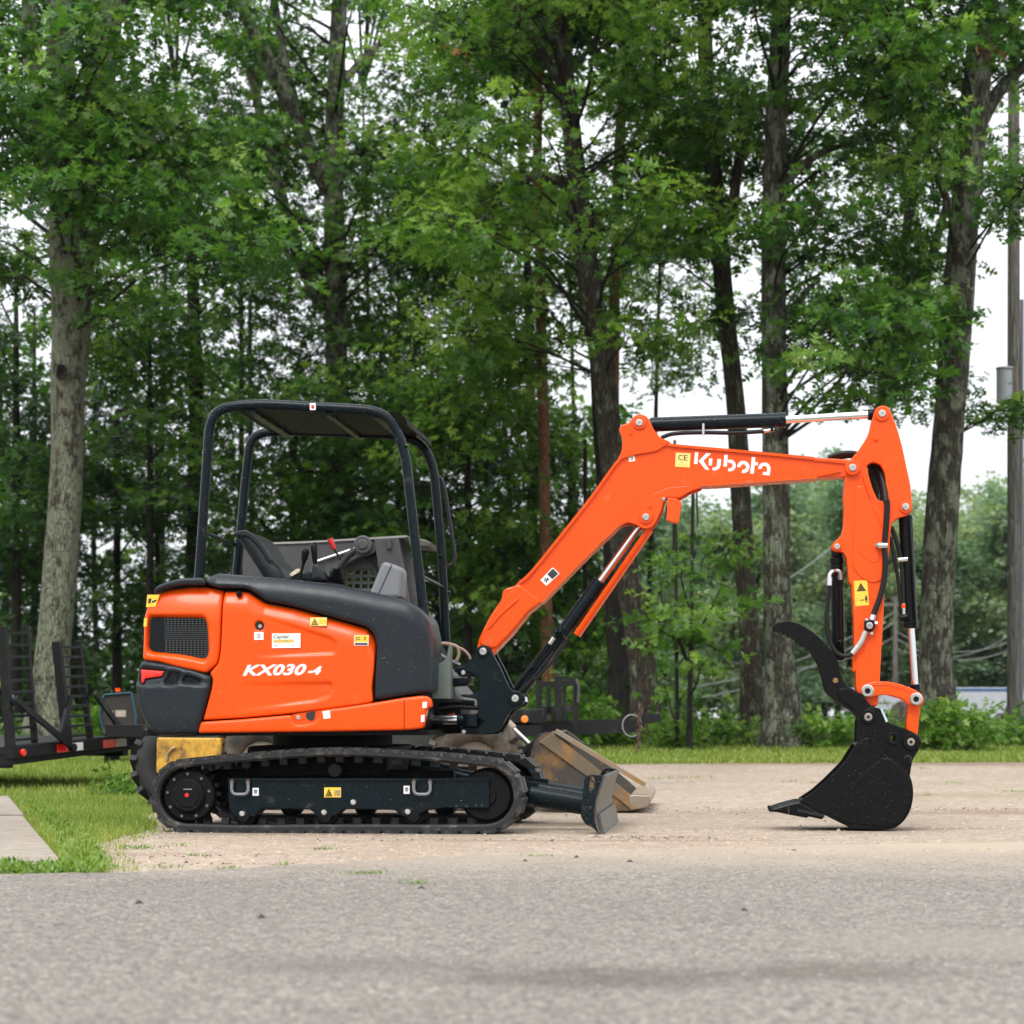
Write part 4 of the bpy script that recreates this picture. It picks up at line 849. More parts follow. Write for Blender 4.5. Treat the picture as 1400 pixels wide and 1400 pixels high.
# ---- thumb
th_top = z6((138, 955), (148, 935), (182, 918), (260, 911), (340, 930), (440, 990), (540, 1080), (590, 1150)) + z7((605, 130), (610, 190), (630, 245), (668, 305), (720, 330), (770, 362), (810, 410), (838, 445), (862, 500), (850, 560), (800, 580), (752, 560), (742, 528), (700, 478), (620, 430), (540, 370), (510, 330), (490, 240), (460, 140), (410, 60)) + \
    z6((400, 1120), (372, 1092), (352, 1096), (344, 1066), (322, 1068), (312, 1040), (290, 1042), (280, 1018), (254, 1028), (242, 1000), (220, 1006), (206, 984), (186, 998), (172, 978), (152, 985))
m = MB()
for a in (-.11, .09): m.plate(EL(rnd(th_top, .8, 2), -.11), a, a + .02, .003)
th = m.build('thumb', BLACK, exc, wn=True)
m = MB(); m.plate(EL(z7((560, 330), (600, 310), (800, 470), (770, 520), (640, 420)), -.1), -.09, .09, .01); m.build('thumb_web', BLACK, th, wn=True)
m = MB(); m.plate(EL(rnd(z7((596, 340), (620, 318), (668, 318), (760, 362), (836, 440), (800, 500), (745, 520), (690, 440), (610, 390)), 3, 3), -.12), -.128, -.11, .004); m.build('thumb_arm', BLACK, th, wn=True)
m = MB(); q = z7((582, 262))[0]; m.cyl(EP(*q, -.1), EP(*q, -.114), pm(3.8), 16, bev=.003); m.build('pin', mat('brass pin', (.3, .17, .06), .45, .7), th)
A, B = EP(*z6((612, 440))[0], 0), EP(*z6((628, 1200))[0], 0)
m = MB(); m.cyl(A, B, .036, 20, bev=.006); m.cyl(A, A.lerp(B, .07), .04, 20, bev=.005); m.cyl(EP(*z6((615, 372))[0], 0), A, .034, 16, bev=.005); tcy = m.build('thumb_cylinder', BLACK, exc, wn=True)
m = MB(); m.tube([EP(*q, -.04) for q in z6((640, 600), (640, 1060))], .009, 8); m.cyl(EP(*z6((640, 1050))[0], -.04), EP(*z6((640, 1130))[0], -.02), .02, 10, bev=.004)
for y in (685, 850, 1050): m.cyl(EP(*z6((640, y - 8))[0], -.04), EP(*z6((640, y + 8))[0], -.04), .014, 8)
m.build('oil_pipe', BLACK, tcy, wn=True)

for par, src, n in ((cv, [cv], 700), (cw, [cw], 420), (dr, [dr], 560), (gp, [gp], 60), (sk, [sk], 90), (bm_, [bm_], 1300), (arm, [arm], 420), (swp, [swp], 160), (bkt, [bkt] + [c for c in bkt.children if c.name.split('.')[0] in ('wear_plate', 'bucket_ear')], 700), (th, [th], 140), (ac, [ac], 120), (bc, [bc], 80), (h1, [h1], 260), (h2, [h2], 120)):
    rain_drops(par, src, n)
for o in [c for c in exc.children if c.name.split('.')[0] in ('track_frame', 'blade_arm', 'blade_end_plate')]:
    if o.data.vertices[0].co.y < .2: rain_drops(o, [o], 420 if 'frame' in o.name else 120)
# ================================================================== SETTING: ground, road, lot, path
def ground_mat(name, c1, c2, c3, s1, s2, bump, rough=.95, speck=None, dust=None, dist=.006, big=None):
    m, t, p, N, L = nodes(name); tc = N('TexCoord'); co = tc.outputs['Object']
    n1 = N('TexNoise', i_Scale=s1, i_Detail=8, i_Roughness=.65); L(co, n1.inputs['Vector'])
    n2 = N('TexNoise', i_Scale=s2, i_Detail=6, i_Roughness=.7); L(co, n2.inputs['Vector'])
    r1 = N('MapRange', i_1=.38, i_2=.64); L(n1.outputs['Fac'], r1.inputs[0])
    r2 = N('MapRange', i_1=.4, i_2=.68); L(n2.outputs['Fac'], r2.inputs[0])
    a = N('MixRGB', i_1=c4(c1), i_2=c4(c2)); L(r1.outputs[0], a.inputs[0])
    b = N('MixRGB', i_2=c4(c3)); L(r2.outputs[0], b.inputs[0]); L(a.outputs[0], b.inputs[1]); src = b.outputs[0]
    h = n2.outputs['Fac']
    if speck:                                     # aggregate: each stone its own tone
        for sc, lo, hi, k in speck:
            vo = N('TexVoronoi', i_Scale=sc); L(co, vo.inputs['Vector']); sp = N('SeparateColor'); L(vo.outputs['Color'], sp.inputs[0])
            mr_ = N('MapRange', i_3=lo, i_4=hi); L(sp.outputs[0], mr_.inputs[0])
            mm_ = N('MixRGB', blend_type='MULTIPLY', i_0=k); L(src, mm_.inputs[1]); L(mr_.outputs[0], mm_.inputs[2]); src = mm_.outputs[0]
            ad = N('Math', operation='MULTIPLY_ADD', i_1=-.6); L(vo.outputs['Distance'], ad.inputs[0]); L(h, ad.inputs[2]); h = ad.outputs[0]
    if dust:
        dc, y0, y1, amp = dust                    # sand carried over from the lot, thickest along the edge
        sx_ = N('SeparateXYZ'); L(co, sx_.inputs[0]); nz = N('TexNoise', i_Scale=1.6, i_Detail=7, i_Roughness=.7); L(co, nz.inputs['Vector'])
        ad = N('Math', operation='MULTIPLY_ADD', i_1=amp); L(nz.outputs['Fac'], ad.inputs[0]); L(sx_.outputs['Y'], ad.inputs[2])
        mr_ = N('MapRange', i_1=y0 + amp * .5, i_2=y1 + amp * .5); L(ad.outputs[0], mr_.inputs[0])
        mm_ = N('MixRGB', i_2=c4(dc)); L(mr_.outputs[0], mm_.inputs[0]); L(src, mm_.inputs[1]); src = mm_.outputs[0]
    if big:
        for cen, rx, ry, colr in big:
            mp = N('Mapping'); L(co, mp.inputs['Vector']); mp.inputs['Location'].default_value = (-cen[0] / rx, -cen[1] / ry, 0); mp.inputs['Scale'].default_value = (1 / rx, 1 / ry, 0)
            nz = N('TexNoise', i_Scale=2.2, i_Detail=6, i_Roughness=.65); L(co, nz.inputs['Vector'])
            ln = N('VectorMath', operation='LENGTH'); L(mp.outputs[0], ln.inputs[0])
            ad = N('Math', operation='MULTIPLY_ADD', i_1=1.1); L(nz.outputs['Fac'], ad.inputs[0]); L(ln.outputs['Value'], ad.inputs[2])
            mr_ = N('MapRange', i_1=1.55, i_2=.85); L(ad.outputs[0], mr_.inputs[0])
            mm_ = N('MixRGB', i_2=c4(colr)); hf = N('Math', operation='MULTIPLY', i_1=.6); L(mr_.outputs[0], hf.inputs[0]); L(hf.outputs[0], mm_.inputs[0]); L(src, mm_.inputs[1]); src = mm_.outputs[0]
    L(src, p.inputs['Base Color']); p.inputs['Roughness'].default_value = rough; p.inputs['Specular IOR Level'].default_value = .25
    bp = N('Bump', i_Strength=bump, i_Distance=dist); L(h, bp.inputs['Height']); L(bp.outputs[0], p.inputs['Normal'])
    return m
M_SOIL = ground_mat('lawn soil', (.07, .085, .03), (.1, .11, .045), (.12, .1, .06), 1.2, 14, .5)
M_DIRT = ground_mat('sandy dirt', (.325, .265, .205), (.40, .335, .265), (.26, .2, .15), .8, 9, .8, speck=[(45, .75, 1.22, .5), (150, .65, 1.3, .6)], big=[((-1.0, -.75), 1.5, .3, (.17, .125, .09)), ((2.5, -.3), .6, .15, (.16, .115, .085)), ((6, 10.7), 9, .75, (.17, .11, .07)), ((3.5, 1.9), 2.6, .5, (.18, .12, .08)), ((2.0, -.2), 1.2, .3, (.2, .14, .1)), ((5, 5), 3, .8, (.24, .18, .12)), ((.4, -1.5), 1.6, .12, (.2, .14, .1)), ((-2.4, -2.6), 1.5, .18, (.2, .14, .1)), ((-.4, .3), 1.6, .5, (.22, .16, .11))])  # brown soil patches; the one along the near track also paints in contact shadow
M_ROAD = ground_mat('weathered asphalt', (.188, .169, .147), (.226, .204, .178), (.158, .142, .124), .45, 26, .8, speck=[(62, .55, 1.45, .8), (125, .45, 1.55, .85)], dust=((.37, .305, .235), -4.4, -1.9, 2.6), dist=.008,
                    big=[((.22, -7.56), .55, .34, (.075, .06, .05)), ((.8, -7.42), .4, .3, (.10, .084, .07)), ((-.35, -7.3), .6, .3, (.115, .102, .09)), ((1.45, -6.7), .8, .5, (.238, .21, .178))])
M_CONC = ground_mat('old concrete', (.255, .22, .18), (.31, .27, .225), (.21, .18, .14), 1.1, 12, .35, speck=[(110, .8, 1.15, .5)])

def sheet(name, loop, step, mtl, dz, parent=None, **kw):
    vs, d, T, B = cdt([loop], step); m = MB(); m.add([(x, y, zt(y) + dz) for x, y in vs], T); return m.build(name, mtl, parent, smooth=60, **kw)
xs = sorted(set(list(np.linspace(-40, 40, 41)) + [-900, -300, -120, 120, 300, 900])); ys = sorted(set(list(np.linspace(-14, 30, 45)) + [-300, -80, -30, 45, 80, 160, 400, 1200]))
m = MB(); nx = len(xs)
m.add([(x, y, zt(y)) for y in ys for x in xs], [(j * nx + i, j * nx + i + 1, (j + 1) * nx + i + 1, (j + 1) * nx + i) for j in range(len(ys) - 1) for i in range(nx - 1)])
m.build('ground', M_SOIL, kind='structure')
def wob(pts, amp, step, seed):                    # make an edge ragged
    r = random.Random(seed); o = []
    for a, b in zip(pts, pts[1:]):
        n = max(1, int(math.dist(a, b) / step))
        for i in range(n):
            t = i / n; o.append((a[0] + (b[0] - a[0]) * t + r.uniform(-amp, amp), a[1] + (b[1] - a[1]) * t + r.uniform(-amp, amp)))
    o.append(pts[-1]); return o
lot_edge = [G(150, 1197), G(142, 1180), G(122, 1160), G(130, 1146), G(205, 1135), (-2.5, 1.2), (-2.6, 4.0), (-3.1, 8.3), (-1.5, 10.2), (2, 10.7), (6, 11.0), (12, 11.2), (30, 11.2)]
lot = wob(lot_edge, .05, .25, 3) + [(30, -4.6), (-1.9, -4.6), (-2.15, -3.9)]
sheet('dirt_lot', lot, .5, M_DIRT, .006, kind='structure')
road_edge = [(-45, -3.85), (-4, -3.9), G(0, 1198), G(150, 1197), G(330, 1190), G(520, 1180), G(700, 1170), G(900, 1163), G(1150, 1158), G(1400, 1154), (8, -1.75), (45, -1.6)]
rl = wob(road_edge, .03, .12, 5)
m = MB(); n = len(rl); m.add([(x, y, .012) for x, y in rl] + [(x, -45, .012) for x, y in rl], [(n + i, n + i + 1, i + 1, i) for i in range(n - 1)]); m.build('road', M_ROAD, kind='structure')
# concrete path of slabs
pth = bpy.data.objects.new('path', None); COL.objects.link(pth); tag(pth, kind='structure')
P0, P1 = np.array(G(86, 1187)), np.array(G(12, 1094)); dv = P1 - P0; pv = np.array((-dv[1], dv[0])); pv = pv / np.linalg.norm(pv); pv = pv if pv[0] < 0 else -pv
ts = [0, .26, .59, 1.0, 1.45, 1.9]
for a, b in zip(ts, ts[1:]):
    g = .03 / np.linalg.norm(dv); q = [P0 + dv * (a + g), P0 + dv * (b - g), P0 + dv * (b - g) + pv * 1.9, P0 + dv * (a + g) + pv * 1.9]
    q = inset(ccw([tuple(p) for p in q]), 0); lo = inset(q, -.006); m = MB(); hz = random.uniform(.02, .045)
    m.add([(x, y, hz) for x, y in inset(q, .008)] + [(x, y, hz - .008) for x, y in q] + [(x, y, -.05) for x, y in q], [(0, 1, 2, 3)] + [(4 + i, 4 + (i + 1) % 4, (i + 1) % 4, i) for i in range(4)] + [(8 + i, 8 + (i + 1) % 4, 4 + (i + 1) % 4, 4 + i) for i in range(4)])
    m.build('slab', M_CONC, pth, smooth=0)

M_RUST = mat('brown dead leaf', (.33, .15, .045), .7, var=.4)
# grass
def leaf_mat(name, cols, trans=.35, rough=.45):
    m, t, p, N, L = nodes(name); at = N('Attribute', attribute_name='tint'); cr = N('ValToRGB')
    while len(cr.color_ramp.elements) < len(cols): cr.color_ramp.elements.new(.5)
    for i, c in enumerate(cols): cr.color_ramp.elements[i].position = i / (len(cols) - 1); cr.color_ramp.elements[i].color = c4(c)
    L(at.outputs['Fac'], cr.inputs[0]); L(cr.outputs[0], p.inputs['Base Color']); p.inputs['Roughness'].default_value = rough; p.inputs['Specular IOR Level'].default_value = .35
    tr = N('BsdfTranslucent'); hs = N('MixRGB', blend_type='MULTIPLY', i_0=1, i_2=(1.15, 1.25, .6, 1)); L(cr.outputs[0], hs.inputs[1]); L(hs.outputs[0], tr.inputs['Color'])
    ms = N('MixShader', i_0=trans); L(p.outputs[0], ms.inputs[1]); L(tr.outputs[0], ms.inputs[2])
    L(ms.outputs[0], t.nodes['Material Output'].inputs['Surface']); return m
M_GRASS = leaf_mat('grass blade', [(.12, .18, .03), (.19, .27, .045), (.27, .33, .065), (.38, .35, .12)], .35)
M_WEED = leaf_mat('weed leaf', [(.08, .16, .022), (.13, .24, .035), (.2, .3, .05)], .35)
def inside(P, loop): return inpoly(P[:, 0], P[:, 1], loop)
ZT = np.vectorize(zt)
def grass(name, P, h0, h1, w, lean=.5, mtl=M_GRASS, **kw):
    n = len(P); h = RNG.uniform(h0, h1, n) * (.6 + .8 * RNG.random(n)); a = RNG.uniform(0, 2 * np.pi, n); b = RNG.uniform(0, 2 * np.pi, n); le = h * RNG.random(n) * lean
    base = np.c_[P, ZT(P[:, 1])]; sx_ = np.c_[np.cos(a), np.sin(a), np.zeros(n)]; ln = np.c_[np.cos(b), np.sin(b), np.zeros(n)]; up = np.array((0, 0, 1.0))
    ww = (w * RNG.uniform(.7, 1.3, n))[:, None]
    mid = base + ln * (le * .35)[:, None] + up * (h * .6)[:, None]; tip = base + ln * le[:, None] + up * (h * (1 - .3 * le / h))[:, None]
    V = np.stack([base - sx_ * ww, base + sx_ * ww, mid - sx_ * ww * .8, mid + sx_ * ww * .8, tip], 1).reshape(-1, 3)
    T = (np.array([(0, 1, 3), (0, 3, 2), (2, 3, 4)])[None] + 5 * np.arange(n)[:, None, None]).reshape(-1, 3)
    pat = .5 + .5 * np.sin(P[:, 0] * 2.1 + 1.3 * np.sin(P[:, 1] * 1.7)) * np.sin(P[:, 1] * 1.5 + P[:, 0])
    tint = np.repeat(np.clip(.25 * pat + .55 * RNG.random(n) + .1, 0, 1), 5)
    return np_mesh(name, V, T, mtl, tint, **kw)
def scatter(loop, dens, keep=None):
    L_ = np.array(loop); mn, mx = L_.min(0), L_.max(0); n = int(dens * np.prod(mx - mn)); P = RNG.uniform(mn, mx, (n, 2)); P = P[inside(P, loop)]
    return P if keep is None else P[keep(P)]
pathloop = [tuple(P0 - dv * .02), tuple(P0 + dv * 1.95), tuple(P0 + dv * 1.95 + pv * 1.95), tuple(P0 - dv * .02 + pv * 1.95)]
lawn_near = [G(150, 1197), G(126, 1160), G(215, 1133), (-2.45, 1.2), (-2.5, 4.2), (-6.0, 4.2), (-6.0, -3.75)]
notpath = lambda P: ~inside(P, pathloop)
P = np.concatenate([scatter(lawn_near, 3400, notpath)]); P = P[(P[:, 1] > -1.6) | (RNG.random(len(P)) < .8)]
grass('grass', P, .03, .065, .0028, .8, kind='stuff')
P = scatter([(-9, 4.2), (-2.5, 4.2), (-3.0, 8.4), (-1.4, 10.3), (-9, 12)], 1300); grass('grass', P, .04, .09, .005, .8, kind='stuff')
e = [(-1.6, 10.15), (2, 10.6), (6, 10.9), (12, 11.1), (12, 18.5), (-12, 18.5), (-12, 11)]
P = scatter(e, 620); P = np.concatenate([P, scatter([(-1.6, 10.1), (2, 10.5), (6, 10.85), (12, 11.1), (12, 13), (-1.6, 13)], 900)]); grass('grass', P[RNG.random(len(P)) < .8], .03, .075, .008, .9, kind='stuff')
P = scatter([(a * 1.0 + .14, b) for a, b in lawn_near[:5]] + [(-2.7, 4.2), (-2.65, 1.2), G(200, 1132), G(118, 1160), G(140, 1197)], 700); grass('grass', P, .015, .045, .0028, 1.0, kind='stuff')
# weeds along the slab and the road edge, tufts in the dirt
def weeds(name, P, L_, nl, hgt, mtl=M_WEED, e1=1.2, **kw):
    c = np.repeat(np.c_[P, ZT(P[:, 1])], nl, 0); n = len(c); a = RNG.uniform(0, 2 * np.pi, n); el = RNG.uniform(.12, e1, n); r = L_ * RNG.uniform(.5, 1.2, n)
    d = np.c_[np.cos(a) * np.cos(el), np.sin(a) * np.cos(el), np.sin(el)]; s_ = np.c_[-np.sin(a), np.cos(a), np.zeros(n)]; c = c + np.c_[RNG.normal(0, .02, (n, 2)), RNG.uniform(0, hgt, n)]
    rr = r[:, None]; V = np.stack([c, c + d * rr * .5 + s_ * rr * .26, c + d * rr * .5 - s_ * rr * .26, c + d * rr], 1).reshape(-1, 3); T = (np.array([(0, 1, 2), (1, 3, 2)])[None] + 4 * np.arange(n)[:, None, None]).reshape(-1, 3)
    return np_mesh(name, V, T, mtl, np.repeat(RNG.random(n), 4), **kw)
strip = [G(-10, 1186), G(95, 1186), G(86, 1165), G(60, 1130), G(30, 1100), G(45, 1100), G(120, 1150), G(150, 1192), G(140, 1198), G(-10, 1199)]
weeds('weeds', scatter(strip, 420), .035, 7, .03, kind='stuff')
r_ = random.Random(4); TUFT = iter(['low grass tuft in the dirt just right of the lawn corner, left of its twin', 'small tuft on the dirt at the asphalt edge, below the sprocket', 'largest green tuft growing on the asphalt below the middle of the track', 'second tuft on the asphalt, right of and below the largest one', 'wide thin tuft in the dirt beside the lawn corner', 'tuft in the dirt just below the middle of the rubber track', 'thin tuft in the dirt below the left end of the track frame', 'tiny tuft in the dirt below the left tie-down loop', 'faint tuft at the dirt and asphalt seam below the first roller', 'tiny tuft at the asphalt seam below the yellow track decal', 'tuft at the asphalt edge below the dozer blade, left side', 'tuft in the dirt directly right of the dozer blade tip', 'wide pale tuft in the dirt right of the loader bucket', 'sparse tuft between the loader bucket and the wide pale tuft', 'small tuft in the dirt left of the digging bucket, above its teeth', 'second small tuft just left of the digging bucket', 'tuft right behind the digging bucket, near its lower pin', 'wide faint tuft in the dirt right of the digging bucket', 'tiny tuft in the dirt right of the bucket, below the wide faint one', 'tuft at the right photo edge, lower of three', 'wide tuft at the right photo edge, middle of three', 'wide tuft near the right photo edge, closest to the grass verge', 'wide tuft at the verge left of the digging bucket', 'tuft at the verge just right of the bucket ears', 'faint tuft near the verge behind the bucket tooth tip', 'very small tuft in front of the bucket curve'])
for px, py, n, s_ in ((182, 1160, 26, .05), (223, 1188, 16, .05), (500, 1198, 60, .05), (568, 1212, 40, .04), (180, 1162, 30, .07), (445, 1163, 18, .03), (240, 1158, 14, .04), (268, 1172, 10, .03), (310, 1190, 14, .04), (388, 1186, 10, .02), (738, 1174, 22, .04), (770, 1078, 10, .1), (935, 1074, 30, .14), (905, 1075, 16, .1), (1080, 1077, 18, .05), (1108, 1078, 14, .04), (1260, 1067, 14, .05), (1305, 1078, 24, .12), (1262, 1090, 10, .05), (1385, 1086, 24, .1), (1385, 1062, 26, .18), (1340, 1056, 26, .2), (1050, 1050, 24, .2), (1288, 1058, 16, .12), (970, 1060, 16, .12), (1180, 1100, 8, .06)):
    g = np.array(G(px, py)); P = g + RNG.normal(0, 1, (n * 2, 2)) * np.array((s_ * 1.0, s_ * .8))
    o = grass('grass_tuft', P, .015, .032, .003, 1.2, M_WEED); tag(o, next(TUFT), 'grass tuft', 'grass tufts in the bare ground')
# stones and twigs lying on the ground
def stones(name, P, s0, s1, mtl, dz=.006, **kw):
    n = len(P); ph = np.array([(1, 0, 0), (.3, .95, 0), (-.8, .6, 0), (-.8, -.6, 0), (.3, -.95, 0), (.1, .1, .7)]); s_ = np.exp(RNG.uniform(np.log(s0), np.log(s1), n)); a = RNG.uniform(0, 6.28, n)
    ca, sa = np.cos(a), np.sin(a); q = ph[None] * (1 + RNG.normal(0, .18, (n, 6, 3))); x = (q[..., 0] * ca[:, None] - q[..., 1] * sa[:, None]) * s_[:, None]; y = (q[..., 0] * sa[:, None] + q[..., 1] * ca[:, None]) * s_[:, None]
    V = np.stack([x + P[:, :1], y + P[:, 1:], np.maximum(q[..., 2], 0) * s_[:, None] + ZT(P[:, 1])[:, None] + dz], -1).reshape(-1, 3)
    T = (np.array([(0, 1, 5), (1, 2, 5), (2, 3, 5), (3, 4, 5), (4, 0, 5)])[None] + 6 * np.arange(n)[:, None, None]).reshape(-1, 3)
    return np_mesh(name, V, T, mtl, np.repeat(RNG.random(n), 6), **kw)
M_STONE = leaf_mat('gravel stone', [(.22, .165, .12), (.33, .26, .19), (.42, .34, .26)], 0, .95)
stones('gravel', scatter([(-2.2, -3.6), (8, -2.4), (9, 10), (-2, 10), (-2.4, 0)], 40), .004, .016, M_STONE, kind='stuff')
stones('gravel', scatter([(-2.2, -3.8), (5, -2.6), (5, 0), (-2.2, -.4)], 160), .003, .011, M_STONE, kind='stuff')
M_DKST = leaf_mat('dark stone', [(.03, .027, .025), (.05, .045, .04)], 0, .9)
M_CLOD = leaf_mat('soil clod', [(.07, .045, .03), (.13, .085, .055), (.2, .14, .095)], 0, .95)
cl_ = [RNG.normal(0, 1, (n, 2)) * np.array((sx_, sy_)) + np.array(G(px, py)) for px, py, n, sx_, sy_ in ((1215, 1108, 260, .8, .09), (1000, 1106, 90, 1.2, .1), (905, 1148, 60, .25, .06), (870, 1146, 60, .2, .05), (760, 1110, 160, .6, .3), (640, 1150, 60, .5, .08), (1085, 1165, 30, .1, .03), (300, 1183, 90, .5, .05), (230, 1172, 60, .3, .08), (1200, 1052, 300, 4.5, .5), (900, 1046, 160, 2.2, .4), (700, 1178, 80, 2.4, .12))]
stones('soil_clods', np.concatenate(cl_), .004, .016, M_CLOD, dz=.004, kind='stuff')
M_CHIP = leaf_mat('asphalt chip', [(.07, .062, .055), (.2, .185, .168), (.33, .3, .265)], 0, .85)
stones('road_chips', scatter([(-3.5, -9.5), (3.5, -9.5), (5, -2.6), (-3.5, -4.0)], 260), .002, .006, M_CHIP, dz=.012, kind='stuff')
stones('gravel', np.array([(x, -.12 * x - 2.05 - abs(y)) for x, y in np.c_[RNG.uniform(-2.2, 5, 900), RNG.normal(0, .45, 900)]]), .003, .010, M_STONE, dz=.012, kind='stuff')
weeds('fallen_leaves', np.concatenate([scatter([(-2, -2), (6, -1.2), (8, 10), (-2, 10)], .8), scatter([(-6, -2), (-2.5, -2), (-2.5, 8), (-6, 8)], 2), scatter([(-1, 9.8), (9, 10.4), (9, 12.5), (-1, 12)], 6)]),   .045, 1, .004, M_RUST, .3, kind='stuff')
STN = iter(['dark stone at the dirt and asphalt seam, above the others, left of the bucket', 'leftmost of the three dark stones close together below the boom', 'rightmost of the three dark stones close together below the boom', 'middle one of the three dark stones close together below the boom', 'dark stone on the asphalt at the left, below the weedy strip', 'dark stone on the asphalt below the left end of the track', 'dark stone on the asphalt below the right end of the track', 'dark stone on the asphalt left of and below the bucket, on its own'])
for px, py in ((1085, 1166), (718, 1181), (862, 1182), (788, 1176), (190, 1240), (358, 1260), (576, 1219), (1018, 1250)):
    g = np.array([G(px, py)]); o = stones('dark_stone', g, .014, .02, M_DKST, dz=.012); tag(o, next(STN), 'stone', 'dark stones on the asphalt')

# ================================================================== TREES
def bark(name, c1, c2, lichen, amt, vert=7, scale=9, ls=4.5):
    m, t, p, N, L = nodes(name); tc = N('TexCoord'); mp = N('Mapping'); mp.inputs['Scale'].default_value = (1, 1, 1 / vert); L(tc.outputs['Object'], mp.inputs['Vector'])
    n1 = N('TexNoise', i_Scale=scale * 3, i_Detail=8, i_Roughness=.7, i_Distortion=.6); L(mp.outputs[0], n1.inputs['Vector'])
    vo = N('TexVoronoi', feature='DISTANCE_TO_EDGE', i_Scale=scale * 2.2); L(mp.outputs[0], vo.inputs['Vector'])
    a = N('MixRGB', i_1=c4(c1), i_2=c4(c2)); r1 = N('MapRange', i_1=.35, i_2=.65); L(n1.outputs['Fac'], r1.inputs[0]); L(r1.outputs[0], a.inputs[0]); src = a.outputs[0]
    mp2 = N('Mapping'); mp2.inputs['Scale'].default_value = (1, 1, .45); L(tc.outputs['Object'], mp2.inputs['Vector'])
    n2 = N('TexNoise', i_Scale=ls, i_Detail=9, i_Roughness=.78); L(mp2.outputs[0], n2.inputs['Vector']); r2 = N('MapRange', i_1=.66 - amt * .3, i_2=.7 - amt * .28); L(n2.outputs['Fac'], r2.inputs[0])
    n3 = N('TexNoise', i_Scale=30, i_Detail=3); L(mp2.outputs[0], n3.inputs['Vector']); lc = N('MixRGB', i_1=c4(lichen), i_2=c4([x * .7 for x in lichen])); L(n3.outputs['Fac'], lc.inputs[0])
    b = N('MixRGB'); L(r2.outputs[0], b.inputs[0]); L(src, b.inputs[1]); L(lc.outputs[0], b.inputs[2]); L(b.outputs[0], p.inputs['Base Color'])
    mr_ = N('MapRange', i_1=0, i_2=.12); L(vo.outputs['Distance'], mr_.inputs[0]); ad = N('Math', operation='MULTIPLY_ADD', i_1=.6); L(n1.outputs['Fac'], ad.inputs[0]); L(mr_.outputs[0], ad.inputs[2])
    bp = N('Bump', i_Strength=.9, i_Distance=.03); L(ad.outputs[0], bp.inputs['Height']); L(bp.outputs[0], p.inputs['Normal']); p.inputs['Roughness'].default_value = .9; p.inputs['Specular IOR Level'].default_value = .2
    return m
B_LICH = bark('pale lichened bark', (.03, .024, .017), (.10, .085, .065), (.215, .23, .16), .74, 5, 15, 9)
B_OAK = bark('dark oak bark', (.021, .018, .013), (.07, .059, .044), (.17, .19, .13), .40, 6, 11, 8)
B_GREY = bark('grey oak bark', (.024, .021, .016), (.07, .064, .049), (.19, .21, .15), .56, 6, 11, 8)
B_DARK = bark('dark wet bark', (.014, .012, .01), (.036, .031, .026), (.08, .09, .06), .15)
B_PINE = bark('red pine bark', (.13, .06, .032), (.30, .155, .085), (.2, .17, .13), .25, 3, 7)
LF = np.array([(0, 0), (0, .34), (0, .62), (0, 1), (.38, .22), (.52, .66), (.2, .78), (-.38, .22), (-.52, .66), (-.2, .78)])
LT = np.array([(0, 4, 1), (1, 5, 2), (2, 6, 3), (0, 1, 7), (1, 2, 8), (2, 3, 9)])
def norm(a): return a / np.maximum(1e-9, np.linalg.norm(a, axis=-1, keepdims=True))
def foliage(C, O, nper, spread, L_, tint_s, droop=.35, rng=RNG, simple=False, thin=.09):
    """leaf sprays: centres C, outward directions O -> vertices, triangles, tint"""
    S = len(C); O = norm(O * np.array((1, 1, .35)) + np.array((0, 0, .05))); up = np.array((0, 0, 1.0)); s_ = norm(np.cross(O, up)); nn = np.cross(s_, O)
    n = S * nper; idx = np.repeat(np.arange(S), nper); a = rng.uniform(-.6, .6, n); b = rng.normal(0, .26, n); h = rng.normal(0, thin, n)
    pos = C[idx] + (O[idx] * a[:, None] + s_[idx] * b[:, None] + nn[idx] * (h - .25 * np.abs(b) - .2 * np.maximum(a, 0) ** 2)[:, None]) * spread
    dr = norm(O[idx] * rng.uniform(.2, 1, (n, 1)) + s_[idx] * (np.sign(b) * rng.uniform(.1, 1.1, n))[:, None] + rng.normal(0, .35, (n, 3)) - up * droop * rng.random((n, 1)) * 1.6)
    nv = norm(nn[idx] + rng.normal(0, .5, (n, 3))); x = norm(np.cross(dr, nv)); z = np.cross(x, dr); ll = (L_ * rng.uniform(.6, 1.25, n))[:, None]
    lf, lt = (LF, LT) if not simple else (np.array([(0, 0), (.4, .45), (0, 1), (-.4, .45)]), np.array([(0, 1, 2), (0, 2, 3)]))
    V = pos[:, None] + ll[:, None] * (lf[None, :, :1] * x[:, None] + lf[None, :, 1:] * dr[:, None] + (.25 * np.abs(lf[None, :, :1]) - .12 * lf[None, :, 1:] ** 2) * z[:, None])
    k = len(lf); T = (lt[None] + k * np.arange(n)[:, None, None]).reshape(-1, 3)
    t = np.clip(tint_s[idx] + rng.normal(0, .1, n), 0, 1)
    return V.reshape(-1, 3), T, np.repeat(t, k)
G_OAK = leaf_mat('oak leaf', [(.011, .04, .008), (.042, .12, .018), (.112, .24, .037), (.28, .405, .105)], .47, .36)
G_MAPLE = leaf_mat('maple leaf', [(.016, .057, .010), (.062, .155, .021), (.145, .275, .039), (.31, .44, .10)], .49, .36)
G_PINE = leaf_mat('pine needle', [(.012, .032, .014), (.02, .05, .02), (.035, .075, .03)], .15)
G_FAR = leaf_mat('hazed far foliage', [(.14, .21, .13), (.2, .28, .17), (.27, .34, .21), (.36, .38, .24)], .5)  # paled and greyed to carry distance haze in the leaf colour
